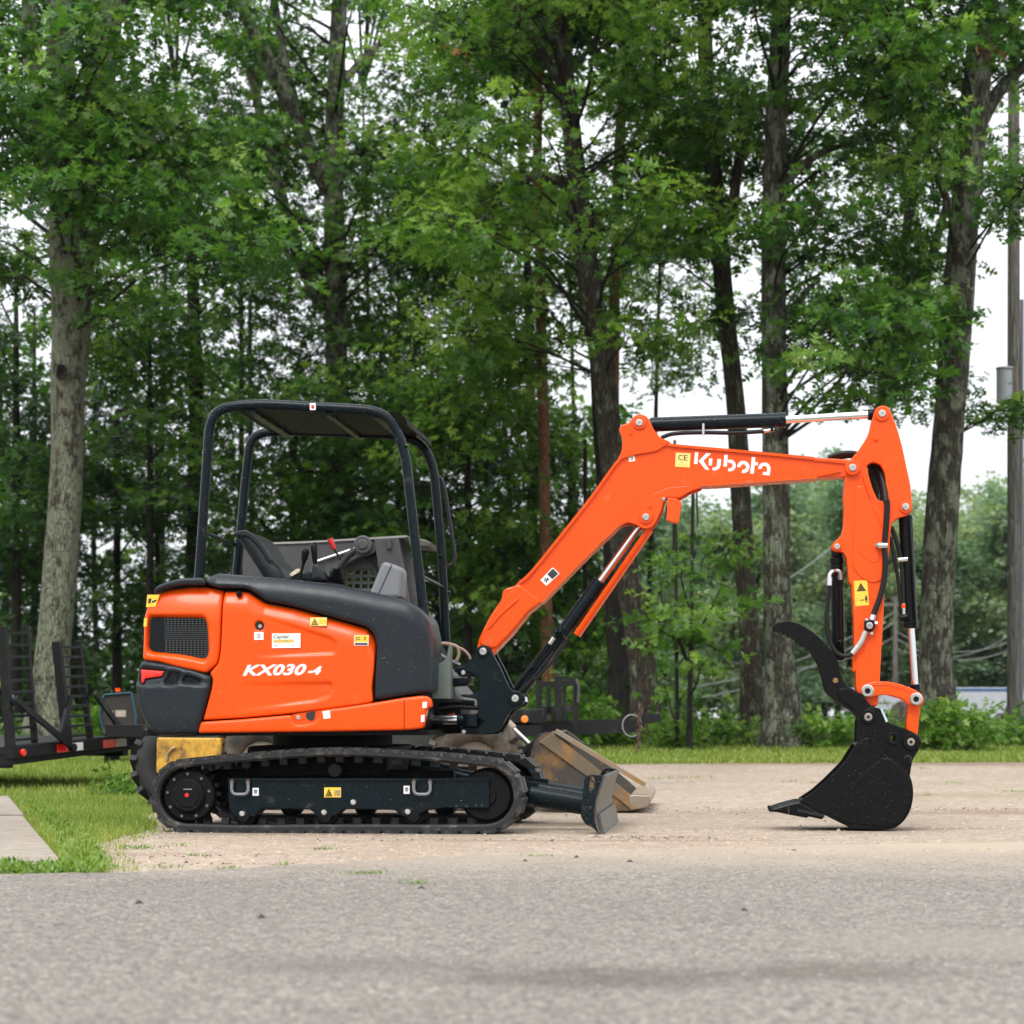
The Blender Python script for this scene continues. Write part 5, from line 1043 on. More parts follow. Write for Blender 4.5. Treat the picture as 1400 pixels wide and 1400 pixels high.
G_FARP = leaf_mat('hazed far pine foliage', [(.11, .19, .13), (.16, .25, .17), (.22, .31, .2)], .45)  # distance haze put into the needle colour as well

def trunk_mesh(path, radii, mtl, parent, nseg=24, step=.22, flare=.5, knob=.05, seed=0, name='trunk', top_cap=True):
    """tapered, furrowed bole with a root flare"""
    r = np.random.default_rng(seed); P = np.array(spl(path, 8)); R = np.interp(np.linspace(0, 1, len(P)), np.linspace(0, 1, len(radii)), radii)
    s_ = np.r_[0, np.cumsum(np.linalg.norm(np.diff(P, axis=0), axis=1))]; n = max(4, int(s_[-1] / step)); q = np.linspace(0, s_[-1], n)
    P = np.stack([np.interp(q, s_, P[:, k]) for k in range(3)], 1); R = np.interp(q, s_, R)
    if flare: R = R * (1 + flare * np.exp(-q / .38))
    th = np.linspace(0, 2 * np.pi, nseg, endpoint=False); V = []
    ph = r.uniform(0, 6.28, 8)
    T_ = np.gradient(P, axis=0); T_ = norm(T_)
    A = norm(np.cross(T_, np.array((.02, -1, .03)))); Bv = np.cross(T_, A)
    for i in range(n):
        w = 1 + knob * (np.sin(3 * th + ph[0] + q[i] * .5) * .5 + np.sin(5 * th + ph[1] + q[i] * .9) * .4 + np.sin(9 * th + ph[2] - q[i] * 1.3) * .35) + r.normal(0, knob * .35, nseg)
        if flare: w = w + .35 * flare * np.exp(-q[i] / .3) * np.maximum(0, np.sin(4 * th + ph[3]))
        w = w * (1 + .05 * np.sin(q[i] * 2.1 + ph[4]) * .6)
        V.append(P[i] + R[i] * w[:, None] * (np.cos(th)[:, None] * A[i] + np.sin(th)[:, None] * Bv[i]))
    V = np.concatenate(V); m = MB(); Fs = [(i * nseg + k, i * nseg + (k + 1) % nseg, (i + 1) * nseg + (k + 1) % nseg, (i + 1) * nseg + k) for i in range(n - 1) for k in range(nseg)]
    Fs.append(tuple((n - 1) * nseg + k for k in range(nseg))); m.add(V, Fs); return m.build(name, mtl, parent, smooth=70)
def limb_path(a, b, sag, rng):
    a, b = np.array(a), np.array(b); mid = (a + b) / 2 + np.array((rng.normal(0, .12), rng.normal(0, .12), sag)) * np.linalg.norm(b - a) * .3; return [a, (a + mid) / 2 + rng.normal(0, .04, 3), mid, (mid + b) / 2 + rng.normal(0, .06, 3), b]

def twig_mesh(A, B, r0, r1, rng):
    """thin three-sided twigs with one bend each from A to B"""
    n = len(A); M_ = (A + B) / 2 + rng.normal(0, .07, A.shape) + np.array((0, 0, .05)); d = norm(B - A); x = norm(np.cross(d, np.array((.3, .2, 1.0)))); y = np.cross(d, x); rings = []
    for P, rr in ((A, r0), (M_, (r0 + r1) / 2), (B, r1)):
        for k in range(3): t = 2.094 * k; rings.append(P + rr * (math.cos(t) * x + math.sin(t) * y))
    V = np.stack(rings, 1).reshape(-1, 3); T = []
    for j in range(2):
        for k in range(3): a, b = j * 3 + k, j * 3 + (k + 1) % 3; T += [(a, b, b + 3), (a, b + 3, a + 3)]
    return V, (np.array(T)[None] + 9 * np.arange(n)[:, None, None]).reshape(-1, 3)
TREE_N = 0
def tree(name, label, group, d, line, mtl, crown, lmat=G_OAK, cat='tree', flare=.45, limbs=(), leaf=.165, nseg=24, tint=(.45, .2), simple=False, nper=19, sag=.25, seed=None, spread=.62):
    """line: [(px, py, width px)...] from the ground up, seen d metres away; crown: clumps (px, py, dd, rx, rz, sprays)"""
    global TREE_N; TREE_N += 1; rng = np.random.default_rng(100 + TREE_N if seed is None else seed)
    pts = [W(x, y, d) for x, y, w in line]; base = Vector((pts[0].x, pts[0].y, zt(pts[0].y) - .03)); pts[0] = base.copy()
    root = thing(name, base, 0, label, cat, group); rad = [w * .9 / 2 * d / F for x, y, w in line]
    rel = [p - base for p in pts]; trunk_mesh(rel, rad, mtl, root, nseg, flare=flare, seed=TREE_N)
    for lb in limbs:
        dl = lb[0]; q = [W(x, y, d + dl * i / max(1, len(lb) - 2)) - base for i, (x, y, w) in enumerate(lb[1:])]
        trunk_mesh(q, [w / 2 * d / F for x, y, w in lb[1:]], mtl, root, 12, flare=0, seed=TREE_N + 50, name='limb')
    TP_ = np.array([tuple(p) for p in spl([tuple(p) for p in rel], 6)]); C = []; O = []; ts_ = []; TA = []; TB = []
    cl = [(np.array(W(px, py, d + dd)) - np.array(base), rx, rz, n) for px, py, dd, rx, rz, n in crown]
    for i, (c, rx, rz, n) in enumerate(cl):
        hd = np.hypot(*(TP_[:, :2] - c[:2]).T); want = c[2] - .33 * hd - .2; want = np.maximum(want, min(q[0][2] for q in cl) - .35); j = int(np.argmin(np.abs(TP_[:, 2] - want) + .2 * hd)); a = TP_[j]
        if np.linalg.norm(c - a) > .5:
            lp = limb_path(a, c, sag, rng); ln = np.linalg.norm(c - a)
            trunk_mesh(lp, [min(.034, .008 + .007 * ln), .006], B_DARK if mtl is not B_PINE else mtl, root, 6, .3, 0, .02, seed=i, name='branch')
        u = norm(rng.normal(0, 1, (n, 3))) * (rng.random((n, 1)) ** .42); P = c + u * np.array((rx, rx, rz)); C.append(P); o = (P - c) * np.array((1, 1, .3)) + .35 * norm((c - a)[None] * np.array((1, 1, .2))); O.append(o)
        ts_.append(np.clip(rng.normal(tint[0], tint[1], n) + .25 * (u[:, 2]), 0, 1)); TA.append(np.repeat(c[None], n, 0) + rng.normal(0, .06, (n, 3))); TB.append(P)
    if C:
        C, O, ts_ = np.concatenate(C), np.concatenate(O), np.concatenate(ts_)
        V, T = twig_mesh(np.concatenate(TA), np.concatenate(TB), .009, .003, rng); np_mesh('twigs', V, T, B_DARK, None, root, kind='stuff')
        if group == OV:
            k = rng.choice(len(C), 5); V, T, t = foliage(C[k] + O[k] * .1, O[k], 7, .35, leaf * .8, ts_[k], rng=rng, droop=1.2); np_mesh('dead_leaves', V, T, M_RUST, t, root, kind='stuff')
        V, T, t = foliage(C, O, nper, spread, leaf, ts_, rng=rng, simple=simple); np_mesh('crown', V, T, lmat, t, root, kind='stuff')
    return root
OPEN = [(748, 200, 850, 430), (790, 400, 880, 620), (700, 200, 780, 560), (815, 170, 870, 430), (1030, 60, 1090, 560), (955, 40, 1030, 560), (1270, 180, 1350, 700), (420, 60, 500, 520)]
def clumps(x0, x1, y0, y1, n, d0, d1, r=(.7, 1.2), sprays=15, seed=0, flat=.55, avoid=()):
    g = random.Random(seed); o = []; k = 0
    while len(o) < n and k < n * 20:
        k += 1; x, y = g.uniform(x0, x1), g.uniform(y0, y1)
        if any(a <= x <= c and b <= y <= e for a, b, c, e in avoid): continue
        dd = g.uniform(d0, d1)
        if dd < .5 and d0 < -1.9 and any(a <= x <= c and b <= y <= e for a, b, c, e in OPEN) and g.random() < .85: continue
        rr = g.uniform(*r); o.append((x, y, dd, rr, rr * flat, int(sprays * rr / .95)))
    return o

def undergrowth(px0, px1, d0, d1, ymin, n, lm, seed, name='undergrowth'):
    """ragged low thicket far back in the wood, too many stems to count"""
    r = np.random.default_rng(seed); d = r.uniform(d0, d1, n); px = r.uniform(px0, px1, n); top = (HY - ymin) / F * d + CH; top = top * (.55 + .45 * np.sin(px * .021 + 1) * np.sin(px * .0533)) ; z = .2 + np.maximum(.4, top) * r.random(n) ** .8
    C = np.stack([(px - 700) / F * d, d - CD, z], 1); O = np.stack([r.normal(0, 1, n), -np.abs(r.normal(0, 1, n)) - .3, r.normal(0, .3, n)], 1)
    V, T, t = foliage(C, O, 15, .75, .2, np.clip(r.normal(.3, .18, n), 0, 1), rng=r, simple=True); return np_mesh(name, V, T, lm, t, None, kind='stuff')
OV = 'big trees at the edge of the lot'
# --- the main boles, left to right (crowns reach above the frame)
tree('oak_tree', 'big pale lichened tree trunk with a dark knot hole, behind the folded trailer ramps', OV, 27.0,
     [(62, 1005, 62), (72, 900, 54), (84, 760, 50), (92, 640, 48), (94, 520, 54), (98, 430, 58), (92, 340, 54), (86, 220, 46), (82, 60, 40), (80, -160, 34), (84, -420, 22)], B_LICH,
     clumps(-90, 330, -60, 400, 30, -2.6, 2.6, seed=1) + clumps(-60, 240, -60, 130, 7, -1, 2.6, seed=91) + clumps(10, 190, 0, 400, 10, -2.4, -.9, (.5, .9), seed=92) + clumps(-60, 330, -420, -60, 12, -2.5, 3, (1.1, 1.6), 11, seed=2), limbs=[(.5, (97, 450, 40), (108, 370, 42), (122, 250, 38), (146, 60, 36), (165, -120, 24)), (-.6, (78, 250, 26), (48, 120, 24), (36, -60, 18))], tint=(.42, .2))
t1 = [o for o in bpy.data.objects if o.get('label', '').startswith('big pale lichened')][0]
hp_ = W(84, 509, 26.69) - t1.location; m = MB(); n = 18
m.add([hp_ + Vector((.058 * k * (1 + .14 * math.sin(i * 1.3)) * math.cos(i / n * 6.283), .05 * (1.4 - k), .085 * k * (1 + .1 * math.cos(i * 2.1)) * math.sin(i / n * 6.283))) for k in (1.25, .95, .6, .05) for i in range(n)], [(r * n + i, r * n + (i + 1) % n, (r + 1) * n + (i + 1) % n, (r + 1) * n + i) for r in range(3) for i in range(n)])
m.build('knot_hole', mat('dark rotted wood', (.006, .005, .004), .9), t1)
tree('oak_tree', 'forked grey oak rising behind the orange excavator, its left limbs leaning out', OV, 34.5,
     [(452, 1004, 50), (456, 850, 40), (460, 640, 36), (460, 470, 34), (458, 330, 32), (456, 230, 30), (460, 90, 26), (466, -60, 22), (470, -300, 14)], B_GREY,
     clumps(280, 640, -60, 400, 28, -3, 3, seed=3) + clumps(220, 420, -40, 170, 7, -1, 2.5, seed=93) + clumps(260, 680, -420, -60, 15, -3, 4, (1.1, 1.7), 18, seed=4), limbs=[(-.8, (452, 262, 26), (428, 215, 24), (395, 140, 22), (345, 40, 18), (310, -40, 14)), (.8, (440, 420, 20), (405, 340, 18), (372, 220, 16), (340, 90, 12)), (0.4, (405, 150, 14), (385, 60, 12), (372, -20, 9)), (1.2, (470, 110, 12), (520, 60, 9), (600, 20, 6))], tint=(.48, .2))  # unseen top clumps made denser to shade the woods
tree('oak_tree', 'dark leaning oak right behind the elbow of the orange boom', OV, 28.5,
     [(886, 1012, 50), (880, 930, 40), (868, 850, 40), (850, 740, 38), (836, 620, 37), (824, 500, 37), (812, 430, 36), (798, 330, 33), (786, 220, 30), (774, 110, 27), (758, -10, 24), (745, -220, 17), (740, -420, 10)], B_OAK,
     clumps(600, 960, -60, 330, 26, -2.6, 2.6, seed=5) + clumps(640, 900, 380, 500, 7, -2, 1, (.6, 1.0), seed=6) + clumps(610, 950, -420, -60, 10, -3, 3, (1.1, 1.6), 11, seed=7),
     limbs=[(-.6, (788, 258, 16), (745, 240, 13), (700, 250, 10), (640, 255, 6)), (-.6, (776, 130, 14), (735, 60, 11), (700, 20, 8)), (.4, (770, 60, 12), (700, 30, 8), (620, 5, 5))], tint=(.55, .2), lmat=G_MAPLE)
tree('oak_tree', 'dark trunk close behind the leaning oak, low against the trailer tongue', OV, 29.6, [(845, 1012, 36), (846, 930, 31), (842, 840, 30), (836, 740, 28), (826, 640, 27), (820, 560, 24), (812, 420, 20), (806, 280, 12)], B_DARK, clumps(760, 900, 250, 420, 5, .5, 2.5, seed=8), flare=.35)
tree('oak_tree', 'slim dark oak left of the thick mossy trunk, behind the boom lettering', OV, 28.8,
     [(1031, 1013, 38), (1027, 900, 31), (1016, 740, 30), (1006, 560, 29), (992, 430, 28), (984, 330, 26), (972, 200, 24), (964, 60, 22), (958, -120, 18), (952, -360, 10)], B_OAK,
     clumps(890, 1080, -60, 460, 19, -2.6, 2.2, seed=9) + clumps(880, 1100, -420, -60, 9, -3, 3, (1.1, 1.6), 11, seed=10), limbs=[(.5, (1000, 300, 16), (1012, 200, 13), (1020, 110, 9))], tint=(.5, .2))
tree('oak_tree', 'thick mossy grey oak left of the dipper arm, pale lichen at its foot', OV, 27.6,
     [(1072, 1014, 58), (1068, 930, 46), (1063, 820, 42), (1062, 700, 40), (1060, 560, 39), (1058, 430, 37), (1058, 300, 35), (1060, 180, 34), (1066, 60, 31), (1072, -100, 26), (1078, -380, 14)], B_GREY,
     clumps(1000, 1240, -60, 540, 30, -2.6, 2.4, (.6, 1.05), seed=11, avoid=[(1080, 560, 1300, 700)]) + clumps(1000, 1260, -420, -60, 10, -3, 3, (1.1, 1.6), 11, seed=12), limbs=[(-.8, (1062, 470, 12), (1085, 420, 10), (1120, 380, 7)), (.6, (1062, 260, 14), (1120, 210, 10), (1190, 190, 6))], tint=(.42, .2))
tree('oak_tree', 'big grey oak standing right of the black bucket cylinder', OV, 27.2,
     [(1285, 1008, 62), (1280, 920, 52), (1283, 800, 50), (1290, 680, 49), (1302, 520, 48), (1312, 380, 46), (1322, 260, 44), (1332, 150, 42), (1342, 20, 38), (1350, -160, 30), (1356, -400, 16)], B_GREY,
     clumps(1180, 1430, -60, 330, 24, -2.6, 2.4, seed=13) + clumps(1230, 1300, 330, 470, 3, -1.5, 1.5, (.5, .8), seed=14) + clumps(1320, 1400, 560, 640, 2, -1, .5, (.4, .6), seed=15) + clumps(1180, 1440, -420, -60, 10, -3, 3, (1.1, 1.6), 11, seed=16), limbs=[(.6, (1330, 190, 24), (1362, 130, 20), (1410, 80, 14)), (-.5, (1312, 330, 14), (1290, 260, 11), (1262, 200, 7))], tint=(.45, .2))
tree('oak_tree', 'slender tree leaning between the dipper arm and the big right oak, its top forked', OV, 33.0,
     [(1184, 1004, 24), (1186, 850, 22), (1196, 640, 20), (1216, 470, 19), (1238, 330, 17), (1252, 220, 13), (1262, 60, 8)], B_DARK, clumps(1180, 1290, 120, 420, 9, -1.5, 1.5, (.5, .9), seed=17), limbs=[(.3, (1206, 560, 16), (1245, 460, 16), (1272, 360, 14), (1296, 270, 9))], nseg=12)
tree('pine_tree', 'straight reddish pine trunk standing left of the leaning oak', 'red barked pines', 30.6, [(752, 1002, 20), (746, 800, 18), (744, 620, 17), (740, 480, 17), (738, 340, 16), (735, 220, 15), (738, 80, 12), (744, -150, 8)], B_PINE, clumps(680, 800, -120, 120, 8, -1.5, 1.5, (.7, 1.1), seed=18), lmat=G_PINE, leaf=.14, nseg=12, flare=.2, simple=True, nper=34)
tree('pine_tree', 'reddish pine trunk seen between the leaning oak and the slim dark oak', 'red barked pines', 31.2, [(840, 1000, 20), (838, 700, 19), (839, 480, 18), (842, 330, 17), (848, 180, 16), (858, 60, 13), (864, -150, 8)], B_PINE, clumps(800, 930, -140, 60, 7, -1.5, 1.5, (.7, 1.1), seed=19), lmat=G_PINE, leaf=.14, nseg=12, flare=.2, simple=True, nper=34)
tree('oak_tree', 'thin dark trunk just left of the reddish pine', OV, 34.0, [(735, 1003, 20), (730, 800, 16), (726, 560, 14), (722, 380, 13), (714, 220, 11), (700, 60, 7)], B_DARK, clumps(640, 800, 60, 380, 10, -1.5, 2, seed=20), nseg=12, lmat=G_MAPLE)
tree('oak_tree', 'dark trunk behind the rear leg of the canopy', OV, 34.0, [(262, 1000, 30), (264, 840, 25), (266, 680, 23), (268, 520, 21), (262, 360, 17), (254, 200, 11)], B_DARK, clumps(170, 380, 150, 480, 13, -1.5, 2, seed=21), nseg=14, tint=(.4, .2))
# --- understory, seen through and beyond the big trees
UN = 'slender understory trees behind the excavator'
def under(label, d, x, ytop, crown, w=11, lm=G_MAPLE, mt=B_DARK, tint=(.5, .2), lean=0, leaf=.15, nm='young_tree', sprays=None):
    return tree(nm, label, UN, d, [(x, 1000, w * 1.4), (x + lean * .3, 800, w), (x + lean * .6, 600, w * .9), (x + lean, ytop, w * .4)], mt, crown, lmat=lm, nseg=9, flare=.2, tint=(tint[0] - (.14 if x < 620 else .05), tint[1]), leaf=leaf, limbs=())  # leaf tint lowered, most on the left, to paint in deep wood shade
under('leafy young maple between the pale trunk and the canopy frame', 33, 205, 430, clumps(130, 300, 420, 660, 15, -1.5, 1.5, seed=31))
under('dense dark little tree low in the gap between the ramps and the excavator', 35, 215, 640, clumps(140, 300, 660, 930, 14, -1.5, 1.5, (.5, .9), seed=52), w=8, tint=(.3, .15))
under('dark leafy tree low behind the pale trunk, left side', 36, 60, 600, clumps(-30, 140, 620, 930, 13, -1.5, 1.5, (.5, .9), seed=53), w=8, tint=(.22, .12), lm=G_OAK)
under('thin dark stemmed tree with sparse low leaves behind the left tail of the excavator', 36, 160, 560, clumps(120, 260, 640, 860, 9, -1.5, 1.5, (.4, .8), 14, seed=32), w=12, tint=(.3, .15))
under('dark young tree with a thin bole at the far left edge of the photo', 34, 22, 380, clumps(-60, 70, 280, 840, 21, -2, 1.5, seed=33), w=14, tint=(.25, .15))
under('second thin dark tree left of the pale lichened trunk', 37, 47, 420, clumps(-20, 90, 560, 900, 9, -1.5, 1.5, (.5, .9), 18, seed=34), w=10, tint=(.2, .12), lm=G_OAK)
under('dark thin tree filling the gap seen under the canopy roof, left half', 34, 400, 520, clumps(300, 480, 440, 760, 22, -2, 2, seed=35), w=12, tint=(.32, .18))
under('broad young maple seen through the middle of the canopy', 33, 520, 470, clumps(420, 620, 430, 800, 26, -2, 2, seed=36), w=11, tint=(.42, .2))
under('bright leafy maple right of the canopy, its crown level with the roof', 31.5, 640, 470, clumps(590, 760, 450, 640, 18, -2, 1.5, seed=37), tint=(.56, .2))
under('leafy young maple low behind the lower half of the orange boom', 32, 665, 690, clumps(600, 720, 680, 960, 20, -1.5, 1.5, (.5, .9), seed=38), tint=(.52, .18), w=8)
under('dark green maple between the boom and the pine trunks', 33, 780, 600, clumps(700, 830, 540, 900, 20, -1.5, 2, (.6, 1.0), seed=39), tint=(.38, .18), w=9)
under('small maple standing under the boom between its cylinder and the leaning oak', 31, 800, 800, clumps(730, 850, 830, 985, 9, -1, 1.5, (.4, .7), seed=40), tint=(.45, .2), w=7)
under('low bright maple right of the leaning oak, under the boom', 26.5, 942, 720, clumps(895, 1005, 720, 900, 9, -1.2, 1.2, (.3, .5), 8, seed=41), w=6, tint=(.55, .18), lean=12)
under('thin twin stemmed sapling beside the low bright maple', 26.8, 926, 800, clumps(890, 960, 860, 985, 5, -.8, .8, (.3, .45), 8, seed=42), w=5, tint=(.55, .18), lean=-6)
under('airy young tree with sky behind it at the top centre', 36, 640, 150, clumps(520, 720, 60, 420, 17, -2, 2, seed=43), w=9, tint=(.55, .2))
under('loose leafy tree filling the gap between the pines and the slim oak', 36, 880, 200, clumps(820, 990, 90, 520, 18, -2, 2, (.6, 1.0), seed=44), w=8, tint=(.55, .2), lean=26)
under('leafy tree behind the mossy oak, hanging over the arm cylinder', 35, 1064, 250, clumps(1090, 1260, 200, 500, 12, -1.5, 1.5, (.6, 1.0), seed=45), w=8, tint=(.4, .2), lean=4)
under('thin tree behind the forked grey oak at the upper left', 37, 330, 200, clumps(200, 420, 180, 520, 20, -2, 2, seed=46), w=10, tint=(.42, .2))
under('leafy tree behind the forked oak, crown above the canopy roof', 36.5, 545, 250, clumps(440, 640, 200, 540, 20, -2, 2, seed=47), w=9, tint=(.5, .2))
under('dark conifer behind the canopy and the foot of the boom', 38, 600, 500, clumps(510, 720, 560, 920, 24, -1.5, 1.5, (.7, 1.1), 26, seed=48, flat=.35), w=13, lm=G_PINE, tint=(.4, .2), nm='pine_tree', leaf=.17)
under('dark conifer behind the pale lichened trunk', 38, 100, 500, clumps(20, 240, 540, 760, 10, -1.5, 1.5, (.6, 1.0), 22, seed=49, flat=.35), w=12, lm=G_PINE, tint=(.35, .2), nm='pine_tree', leaf=.17)
# --- a few bare dark stems far back in the wood
for i, (x, w, d) in enumerate(((8, 9, 42), (135, 8, 44), (228, 9, 43), (350, 9, 45), (500, 9, 44), (690, 8, 44), (790, 7, 45))):
    tree('thin_tree', 'bare dark stem far back among the trees', 'bare dark stems deep in the wood', d, [(x, 1000, w * 1.2), (x + random.uniform(-8, 8), 700, w), (x + random.uniform(-14, 14), 380, w * .7), (x + random.uniform(-20, 20), 120, w * .3)], B_DARK, clumps(x - 70, x + 70, 330, 900, 12, -1, 1, (.5, 1.0), 14, seed=60 + i) + clumps(x - 110, x + 110, -420, -70, 8, -3, 2, (1.1, 1.7), 20, seed=80 + i), nseg=8, flare=.1, simple=True)  # upper clumps, out of view, added to shade the deeper woods
undergrowth(-80, 300, 39, 46, 760, 900, G_OAK, 1)
undergrowth(290, 900, 40, 47, 800, 1000, G_OAK, 2)
# --- shrubs and ferns at the wood's edge
def shrub(label, px, py, d, w, h, n, lm=G_MAPLE, leaf=.11, tint=(.6, .2), seed=0, name='shrub', cat='shrub', nst=5):
    rng = np.random.default_rng(seed + 500); b = W(px, py, d); b.z = zt(b.y) - .01; root = thing(name, b, 0, label, cat, 'low shrubs along the grass edge')
    m = MB(); T0 = []
    for k in range(nst):
        a = rng.uniform(0, 6.28); e = np.array((math.cos(a) * w * .35, math.sin(a) * w * .3, h * rng.uniform(.6, .95))); m.tube([(0, 0, 0), tuple(e * .5 + rng.normal(0, .02, 3)), tuple(e)], [.01, .008, .004], 5); T0.append(e)
    m.build('stem', B_DARK, root); u = norm(rng.normal(0, 1, (n, 3))) * rng.random((n, 1)) ** .4; C = np.abs(u * np.array((1, 1, 1))) * 0 + u * np.array((w / 2, w / 2, h * .48)) + np.array((0, 0, h * .52)); C[:, 2] = np.maximum(.06, C[:, 2])
    V, T, t = foliage(C, u + np.array((0, 0, .4)), 13, .3, leaf, np.clip(rng.normal(tint[0], tint[1], n), 0, 1), rng=rng); np_mesh('leaves', V, T, lm, t, root, kind='stuff'); return root
shrub('bright green bush at the foot of the big right oak', 1318, 1014, 26.2, 1.05, .62, 90, seed=1)
shrub('small leafy bush left of the big right oak, behind the bucket', 1225, 1010, 27, .8, .5, 50, seed=2)
shrub('low ferny bush between the mossy oak and the thumb', 1122, 1014, 27.5, .95, .48, 80, leaf=.09, seed=3)
shrub('low ferny bush behind the thumb, right of the mossy oak', 1168, 1013, 28, .7, .42, 50, leaf=.09, seed=4)
shrub('wide fern clump left of the slim dark oak', 975, 1014, 28, 1.1, .45, 90, leaf=.09, seed=5)
shrub('fern clump right of the leaning oak', 925, 1016, 27, .7, .4, 55, leaf=.09, seed=6)
shrub('dark leafy shrub under the trailer tongue', 820, 1012, 28, 1.0, .5, 60, seed=7, tint=(.4, .2))
shrub('leafy shrub right of the trailer front rack', 765, 985, 27, 1.2, .9, 90, seed=8, tint=(.45, .2))
shrub('weedy shrub beside the utility pole', 1392, 1012, 28, .9, .4, 45, seed=9)
shrub('low shrub left of the leaning ramps, at the photo edge', 2, 1015, 27, 1.0, .4, 40, seed=10, tint=(.4, .2))
shrub('small bush behind the teal framed cabinet', 135, 1000, 29, 1.2, .6, 60, seed=11, tint=(.4, .2))
shrub('low weed patch below the trailer bumper, right end', 185, 1062, 17.5, .55, .16, 40, leaf=.06, seed=12, tint=(.3, .2))
# --- hazy far trees beyond the clearing on the right
FG = 'hazy trees across the clearing'
def far_proto(seed, h, w, lm, name, label, pine=False):
    rng = np.random.default_rng(seed); root = thing(name, (0, 0, 0), 0, label, 'tree', FG)
    trunk_mesh([(0, 0, 0), (rng.normal(0, .1), 0, h * .4), (rng.normal(0, .15), 0, h * .92)], [.17, .12, .04], B_DARK, root, 8, .6, .2, .04, seed)
    C = []; O = []
    for k in range(26):
        z = h * rng.uniform(.12, .97); rw = w * (1 - .75 * abs(z / h - .45) ** 1.5 * 1.6) if not pine else w * (1.02 - z / h) * 1.2; a = rng.uniform(0, 6.28); r_ = rw * rng.uniform(.25, .8); c = np.array((r_ * math.cos(a), r_ * math.sin(a), z)); n = 22; u = norm(rng.normal(0, 1, (n, 3))) * rng.random((n, 1)) ** .4
        C.append(c + u * np.array((1.15, 1.15, .55)) * w / 2.6); O.append(u + .6 * norm(c * np.array((1, 1, .1)))[None])
    C, O = np.concatenate(C), np.concatenate(O); tn = np.clip(rng.normal(.5, .22, len(C)), 0, 1)
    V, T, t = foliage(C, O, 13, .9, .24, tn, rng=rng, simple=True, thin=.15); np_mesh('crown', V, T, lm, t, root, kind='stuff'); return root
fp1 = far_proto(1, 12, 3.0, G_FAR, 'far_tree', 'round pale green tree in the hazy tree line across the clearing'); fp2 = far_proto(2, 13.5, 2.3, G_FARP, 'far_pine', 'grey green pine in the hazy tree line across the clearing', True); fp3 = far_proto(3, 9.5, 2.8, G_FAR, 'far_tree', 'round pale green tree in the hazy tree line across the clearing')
rr = random.Random(11); used = set()
spots = [(865 + i * 17.5 + rr.uniform(-8, 8), rr.uniform(62, 78) if i % 3 else rr.uniform(82, 105)) for i in range(40)] + [(880 + i * 26, rr.uniform(52, 58)) for i in range(0)] + [(-60 + 55 * i, rr.uniform(95, 125)) for i in range(17)]
for i, (px, d) in enumerate(spots):
    pr = (fp1, fp2, fp3, fp2)[i % 4]; top = 655 + 40 * math.sin(px * .021) + rr.uniform(-12, 40) if px > 860 else 930 + rr.uniform(-15, 20)
    if 1240 < px < 1290: top += 10
    h = (HY - top) / F * d + CH - .28; base_h = {fp1: 12, fp2: 13.5, fp3: 9.5}[pr]; s_ = h / base_h
    if pr in used:
        o = pr.copy(); COL.objects.link(o)
        for ch in pr.children: dup(ch, o)
    else: o = pr; used.add(pr)
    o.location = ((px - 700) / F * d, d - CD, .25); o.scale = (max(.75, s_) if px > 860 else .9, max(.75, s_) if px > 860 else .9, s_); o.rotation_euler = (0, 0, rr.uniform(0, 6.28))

# ================================================================== THE OTHER MACHINES
M_TRAIL = mat('black trailer paint', (.009, .0095, .011), .4, var=.3, bump=.1, dirt=((.04, .037, .034), .2, 5), spec=.25)
M_GREYP = mat('worn grey loader paint', (.045, .046, .046), .45, var=.3, dirt=((.085, .078, .065), .25, 5))
M_YEL = mat('faded yellow paint', (.62, .34, .035), .5, var=.15, vs=4, dirt=((.09, .05, .025), .45, 6))
M_BUCK = mat('worn bucket steel', (.07, .064, .056), .5, .3, var=.35, vs=5, dirt=((.34, .185, .055), .3, 2.1))
M_RUSTRIM = mat('rusty yellow rim', (.17, .13, .085), .55, .2, var=.4, vs=6, dirt=((.34, .18, .055), .38, 4))
M_TYREB = mat('black tyre', (.02, .02, .02), .8, var=.3, bump=.3, bs=60)
M_RIM = mat('scuffed cutting edge', (.3, .26, .21), .45, .4, var=.3, vs=8, dirt=((.36, .2, .07), .45, 6))
M_TYRE = mat('muddy tyre', (.03, .028, .026), .85, var=.4, vs=10, bump=.4, bs=40, dirt=((.13, .10, .07), .55, 5))
